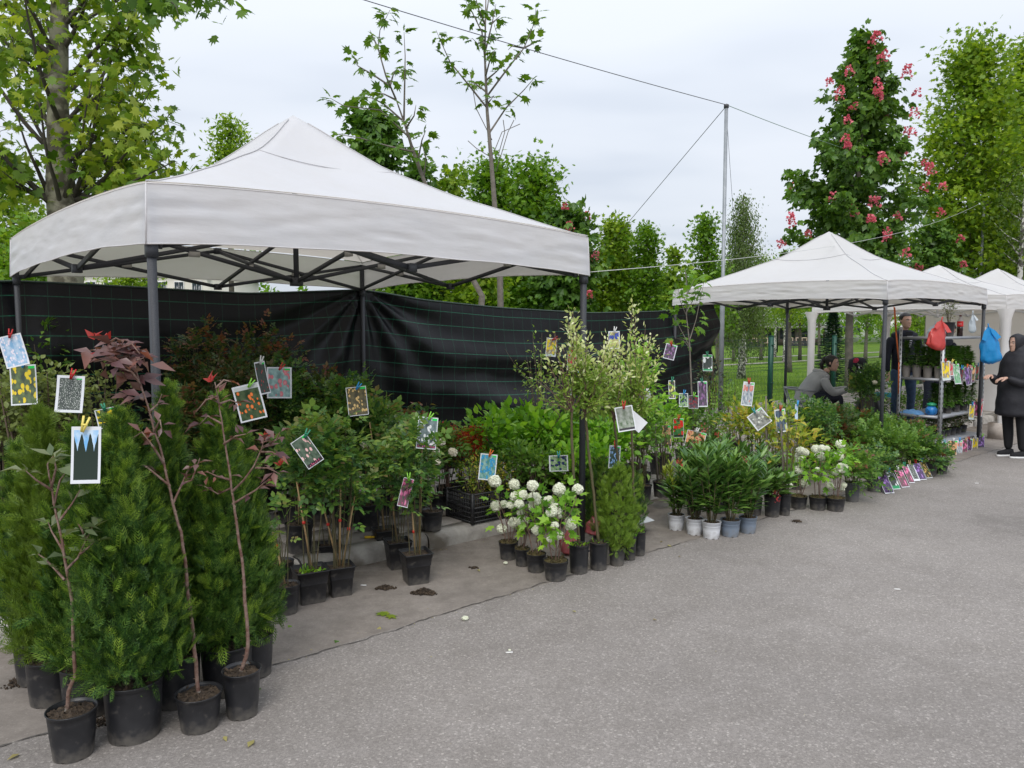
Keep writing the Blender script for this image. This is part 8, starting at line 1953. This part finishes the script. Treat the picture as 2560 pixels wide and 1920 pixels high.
MB().add([(-.055, -.125, 1.47), (.055, -.125, 1.47), (.035, -.143, 1.32), (.0, -.147, 1.18), (-.035, -.143, 1.32)], [(4, 3, 2, 1, 0)]).build('shirt', M_TEE, p1)
for i in range(6): MB().box((0, -.149, 1.24 + i * .032), (.03 + .012 * i, .004, .011)).build('shirt_stripe', M_WHITEP, p1)
limbs(p1, [[((-.19, .01, 1.40), .070), ((-.25, .01, 1.18), .058), ((-.265, -.02, .98), .046), ((-.262, -.04, .86), .036)], [((.19, .01, 1.40), .070), ((.25, .0, 1.18), .058), ((.255, -.06, .98), .046), ((.24, -.10, .87), .036)]], M_NAVY, 'sleeve')
hands(p1, (-.262, -.045, .85), (0, -.08, -1), (1, 0, 0), curl=.35); hands(p1, (.24, -.105, .86), (-.1, -.15, -1), (-1, 0, 0), curl=.35)
limbs(p1, [[((0, .012, 1.44), .058), ((0, .0, 1.56), .052)]], M_SKIN, 'neck'); head(p1, (0, -.015, 1.635), .15, .03, M_HAIRD, 'short', .98)
for sx, yw in ((-.12, .1), (.14, -.15)): shoe(p1, (sx, -.02, 0), yw, M_POT)
# 2. second man mostly hidden behind the lilies
p2 = empty('person', (Q(2338, 821, 12.3).x, 12.3, .12), 'person in dark jeans and dark jacket mostly hidden behind the shelf rack', 'person', rz=.3)
limbs(p2, [[((-.10, 0, .93), .105), ((-.105, -.01, .70), .088), ((-.11, -.015, .50), .066), ((-.115, 0, .30), .062), ((-.12, .01, .09), .052)], [((.10, 0, .93), .105), ((.11, 0, .70), .086), ((.12, -.0, .50), .066), ((.13, 0, .30), .060), ((.14, .01, .09), .050)]], M_JEAND, 'trouser_leg')
torso_mesh(p2, [((0, 0, .84), .175, .12, (1, 0, 0), (0, 1, 0)), ((0, -.04, 1.05), .18, .125, (1, 0, 0), (0, 1, 0)), ((0, -.10, 1.22), .195, .13, (1, 0, 0), (0, 1, .2)), ((0, -.16, 1.34), .19, .11, (1, 0, 0), (0, 1, .3)), ((0, -.19, 1.38), .10, .07, (1, 0, 0), (0, 1, .3))], M_NAVY, 'jacket')
limbs(p2, [[((-.19, -.14, 1.30), .068), ((-.25, -.18, 1.12), .056), ((-.20, -.34, 1.02), .040)], [((.19, -.14, 1.30), .068), ((.25, -.18, 1.12), .056), ((.16, -.34, 1.02), .040)]], M_NAVY, 'sleeve')
hands(p2, (-.20, -.35, 1.02), (.2, -1, -.1), (0, 0, 1)); hands(p2, (.16, -.35, 1.02), (-.2, -1, -.1), (0, 0, 1))
limbs(p2, [[((0, -.19, 1.34), .055), ((0, -.24, 1.43), .050)]], M_SKIN, 'neck'); head(p2, (0, -.27, 1.49), 0, .5, M_HAIRD, 'short')
for sx, yw in ((-.12, .1), (.14, -.15)): shoe(p2, (sx, -.02, 0), yw, M_POT)
# 3. woman in a black coat and headscarf at the right edge, seen from her left, facing the rack
p3 = empty('person', (Q(2546, 821, 9.62).x, 9.62, 0), 'woman in a black headscarf, black coat and black trousers standing at the right edge', 'person', rz=-1.42)
limbs(p3, [[((-.085, .0, .85), .10), ((-.09, -.01, .62), .085), ((-.09, -.01, .46), .068), ((-.09, .01, .28), .064), ((-.09, .02, .08), .046)], [((.085, .02, .85), .10), ((.09, .02, .62), .085), ((.09, .03, .46), .068), ((.09, .05, .28), .064), ((.09, .06, .08), .046)]], M_TEE, 'trouser_leg')
torso_mesh(p3, [((0, .03, .52), .225, .245, (1, 0, 0), (0, 1, 0)), ((0, .03, .66), .22, .24, (1, 0, 0), (0, 1, 0)), ((0, .02, .84), .21, .22, (1, 0, 0), (0, 1, 0)), ((0, .01, 1.02), .195, .185, (1, 0, 0), (0, 1, 0)), ((0, .0, 1.20), .195, .155, (1, 0, 0), (0, 1, 0)), ((0, .015, 1.31), .175, .125, (1, 0, 0), (0, 1, 0)), ((0, .02, 1.37), .095, .085, (1, 0, 0), (0, 1, 0))], M_BLACKC, 'coat', .035)
qt = MB()
for k in range(7):
    z = .60 + k * .085; qt.tube([(math.cos(a) * .212 * (1 - .018 * k), .015 + math.sin(a) * .203 * (1 - .035 * k), z + .02 * math.cos(a * 4)) for a in np.linspace(0, 6.283, 33)], .0035, 4, cap=False)
qt.build('quilting_seam', M_BLACKC, p3)
limbs(p3, [[((-.175, .01, 1.26), .072), ((-.225, .02, 1.02), .070), ((-.21, -.09, .95), .060), ((-.14, -.22, 1.03), .046)], [((.175, .01, 1.26), .072), ((.225, .02, 1.02), .070), ((.20, -.09, .95), .060), ((.11, -.23, 1.02), .046)]], M_BLACKC, 'sleeve')
hands(p3, (-.14, -.235, 1.035), (.35, -1, -.05), (0, 0, 1), s=.9); hands(p3, (.11, -.245, 1.02), (-.35, -1, -.2), (0, 0, 1), s=.9)
torso_mesh(p3, [((0, .03, 1.27), .155, .13, (1, 0, 0), (0, 1, 0)), ((0, .03, 1.34), .12, .105, (1, 0, 0), (0, 1, 0)), ((0, .02, 1.40), .085, .085, (1, 0, 0), (0, 1, 0)), ((0, .015, 1.43), .06, .06, (1, 0, 0), (0, 1, 0))], M_BLACKC, 'headscarf')
head(p3, (0, -.01, 1.452), .0, .03, M_BLACKC, 'hood', .93)
for sx, yy, yw in ((-.09, .0, .1), (.09, .05, -.1)): shoe(p3, (sx, yy, 0), yw, M_TEE)
m = MB(); m.box((-.205, .02, .86), (.01, .02, .03)); m.build('white_tag', M_SOLE, p3)
# 4. seated vendor in a grey jacket, leaning forward over the knees, facing right
px_s = Q(2022, 821, 11.5); p4 = empty('person', (px_s.x, 11.5, .12), 'seated vendor with tied dark hair and light grey jacket holding a black phone', 'person', rz=1.42)
Y = -1
limbs(p4, [[((-.10, .0, .46), .105), ((-.15, -.24, .50), .088), ((-.18, -.44, .50), .066), ((-.17, -.42, .26), .056), ((-.17, -.36, .07), .046)], [((.10, .0, .46), .105), ((.14, -.24, .50), .088), ((.17, -.46, .50), .066), ((.18, -.46, .26), .056), ((.18, -.42, .07), .046)]], M_NAVY, 'trouser_leg')
torso_mesh(p4, [((0, .06, .40), .20, .15, (1, 0, 0), (0, 1, 0)), ((0, .03, .50), .195, .145, (1, 0, 0), (0, 1, .2)), ((0, -.04, .62), .19, .14, (1, 0, 0), (0, .9, .45)), ((0, -.13, .74), .205, .14, (1, 0, 0), (0, .85, .55)), ((0, -.21, .825), .195, .12, (1, 0, 0), (0, .8, .6)), ((0, -.25, .87), .10, .085, (1, 0, 0), (0, .8, .6))], M_GREYJ, 'jacket')
torso_mesh(p4, [((0, -.22, .70), .075, .05, (1, 0, 0), (0, .85, .5)), ((0, -.27, .78), .085, .06, (1, 0, 0), (0, .85, .5)), ((0, -.285, .86), .06, .05, (1, 0, 0), (0, .8, .6))], M_TEE, 'tee')
V = [(math.cos(a) * .12, -.20 + math.sin(a) * .085, .862 + .018 * math.sin(a)) for a in np.linspace(.0, 3.14, 12)]
hd = MB(); hd.tube(V, [.022 + .020 * math.sin(i / 11 * 3.14) for i in range(12)], 8); hd.build('hood', M_GREYJ, p4, smooth=True)
limbs(p4, [[((-.185, -.18, .79), .074), ((-.235, -.24, .64), .066), ((-.22, -.34, .555), .060), ((-.12, -.52, .60), .046), ((-.07, -.60, .615), .040)], [((.185, -.18, .79), .074), ((.235, -.26, .64), .066), ((.22, -.36, .555), .060), ((.12, -.53, .60), .046), ((.06, -.60, .615), .040)]], M_GREYJ, 'sleeve')
hands(p4, (-.065, -.61, .618), (.25, -1, .05), (0, 0, -1), curl=.5, s=.95); hands(p4, (.055, -.61, .618), (-.25, -1, .05), (0, 0, -1), curl=.5, s=.95)
limbs(p4, [[((0, -.25, .84), .056), ((0, -.30, .93), .052)]], M_SKIN, 'neck'); head(p4, (0, -.345, 1.00), -.45, .10, M_HAIRD, 'tied', .98)
for sx, yy in ((-.17, -.38), (.18, -.44)): shoe(p4, (sx, yy, 0), 0, M_POT)
ph = empty('phone', p4.matrix_basis @ Vector((0, -.74, .625)), 'black phone held in both hands by the seated vendor', 'phone', rz=1.42); MB().box((0, 0, 0), (.075, .15, .012)).build('case', M_TEE, ph); MB().box((0, 0, .0075), (.066, .138, .003)).build('screen', M_GLASSD, ph)
# metal chair with a round tubular back
ch_ = empty('tub_chair', (p4.location.x - .02, p4.location.y + .02, .12), 'light tubular metal chair with a curved rail under the seated vendor', 'chair', rz=1.42)
m = MB(); m.tube([(math.cos(a) * .27, .04 + math.sin(a) * .27, .60 + .02 * math.sin(a)) for a in np.linspace(-.5, 3.64, 20)], .013, 8); m.build('back_rail', M_GALV, ch_, smooth=True)
m = MB(); m.lathe([(.20, .365), (.20, .38)], 20, cap1=True); m.build('seat', M_GALV, ch_)
for a in (.2, 1.2, 1.94, 2.94): m = MB(); m.tube([(math.cos(a) * .27, .04 + math.sin(a) * .27, .60), (math.cos(a) * .20, .03 + math.sin(a) * .20, .37), (math.cos(a) * .24, .03 + math.sin(a) * .24, 0)], .011, 6); m.build('leg', M_GALV, ch_)
# yellow fringed parcel and dark tub beside the vendor
o = empty('fringed_bundle', Q(2132, 950, 11.0), 'yellow fringed bundle hanging below the phone', 'bundle'); m = MB()
for i in range(9): m.tube([(-.05 + i * .012, 0, .10), (-.052 + i * .0125 + .004 * math.sin(i), .004 * math.cos(i * 2), -.02), (-.056 + i * .0135, 0, -.18)], .0045, 4)
m.build('fringe', plain('fringe_yellow', (.45, .42, .05), .8), o)
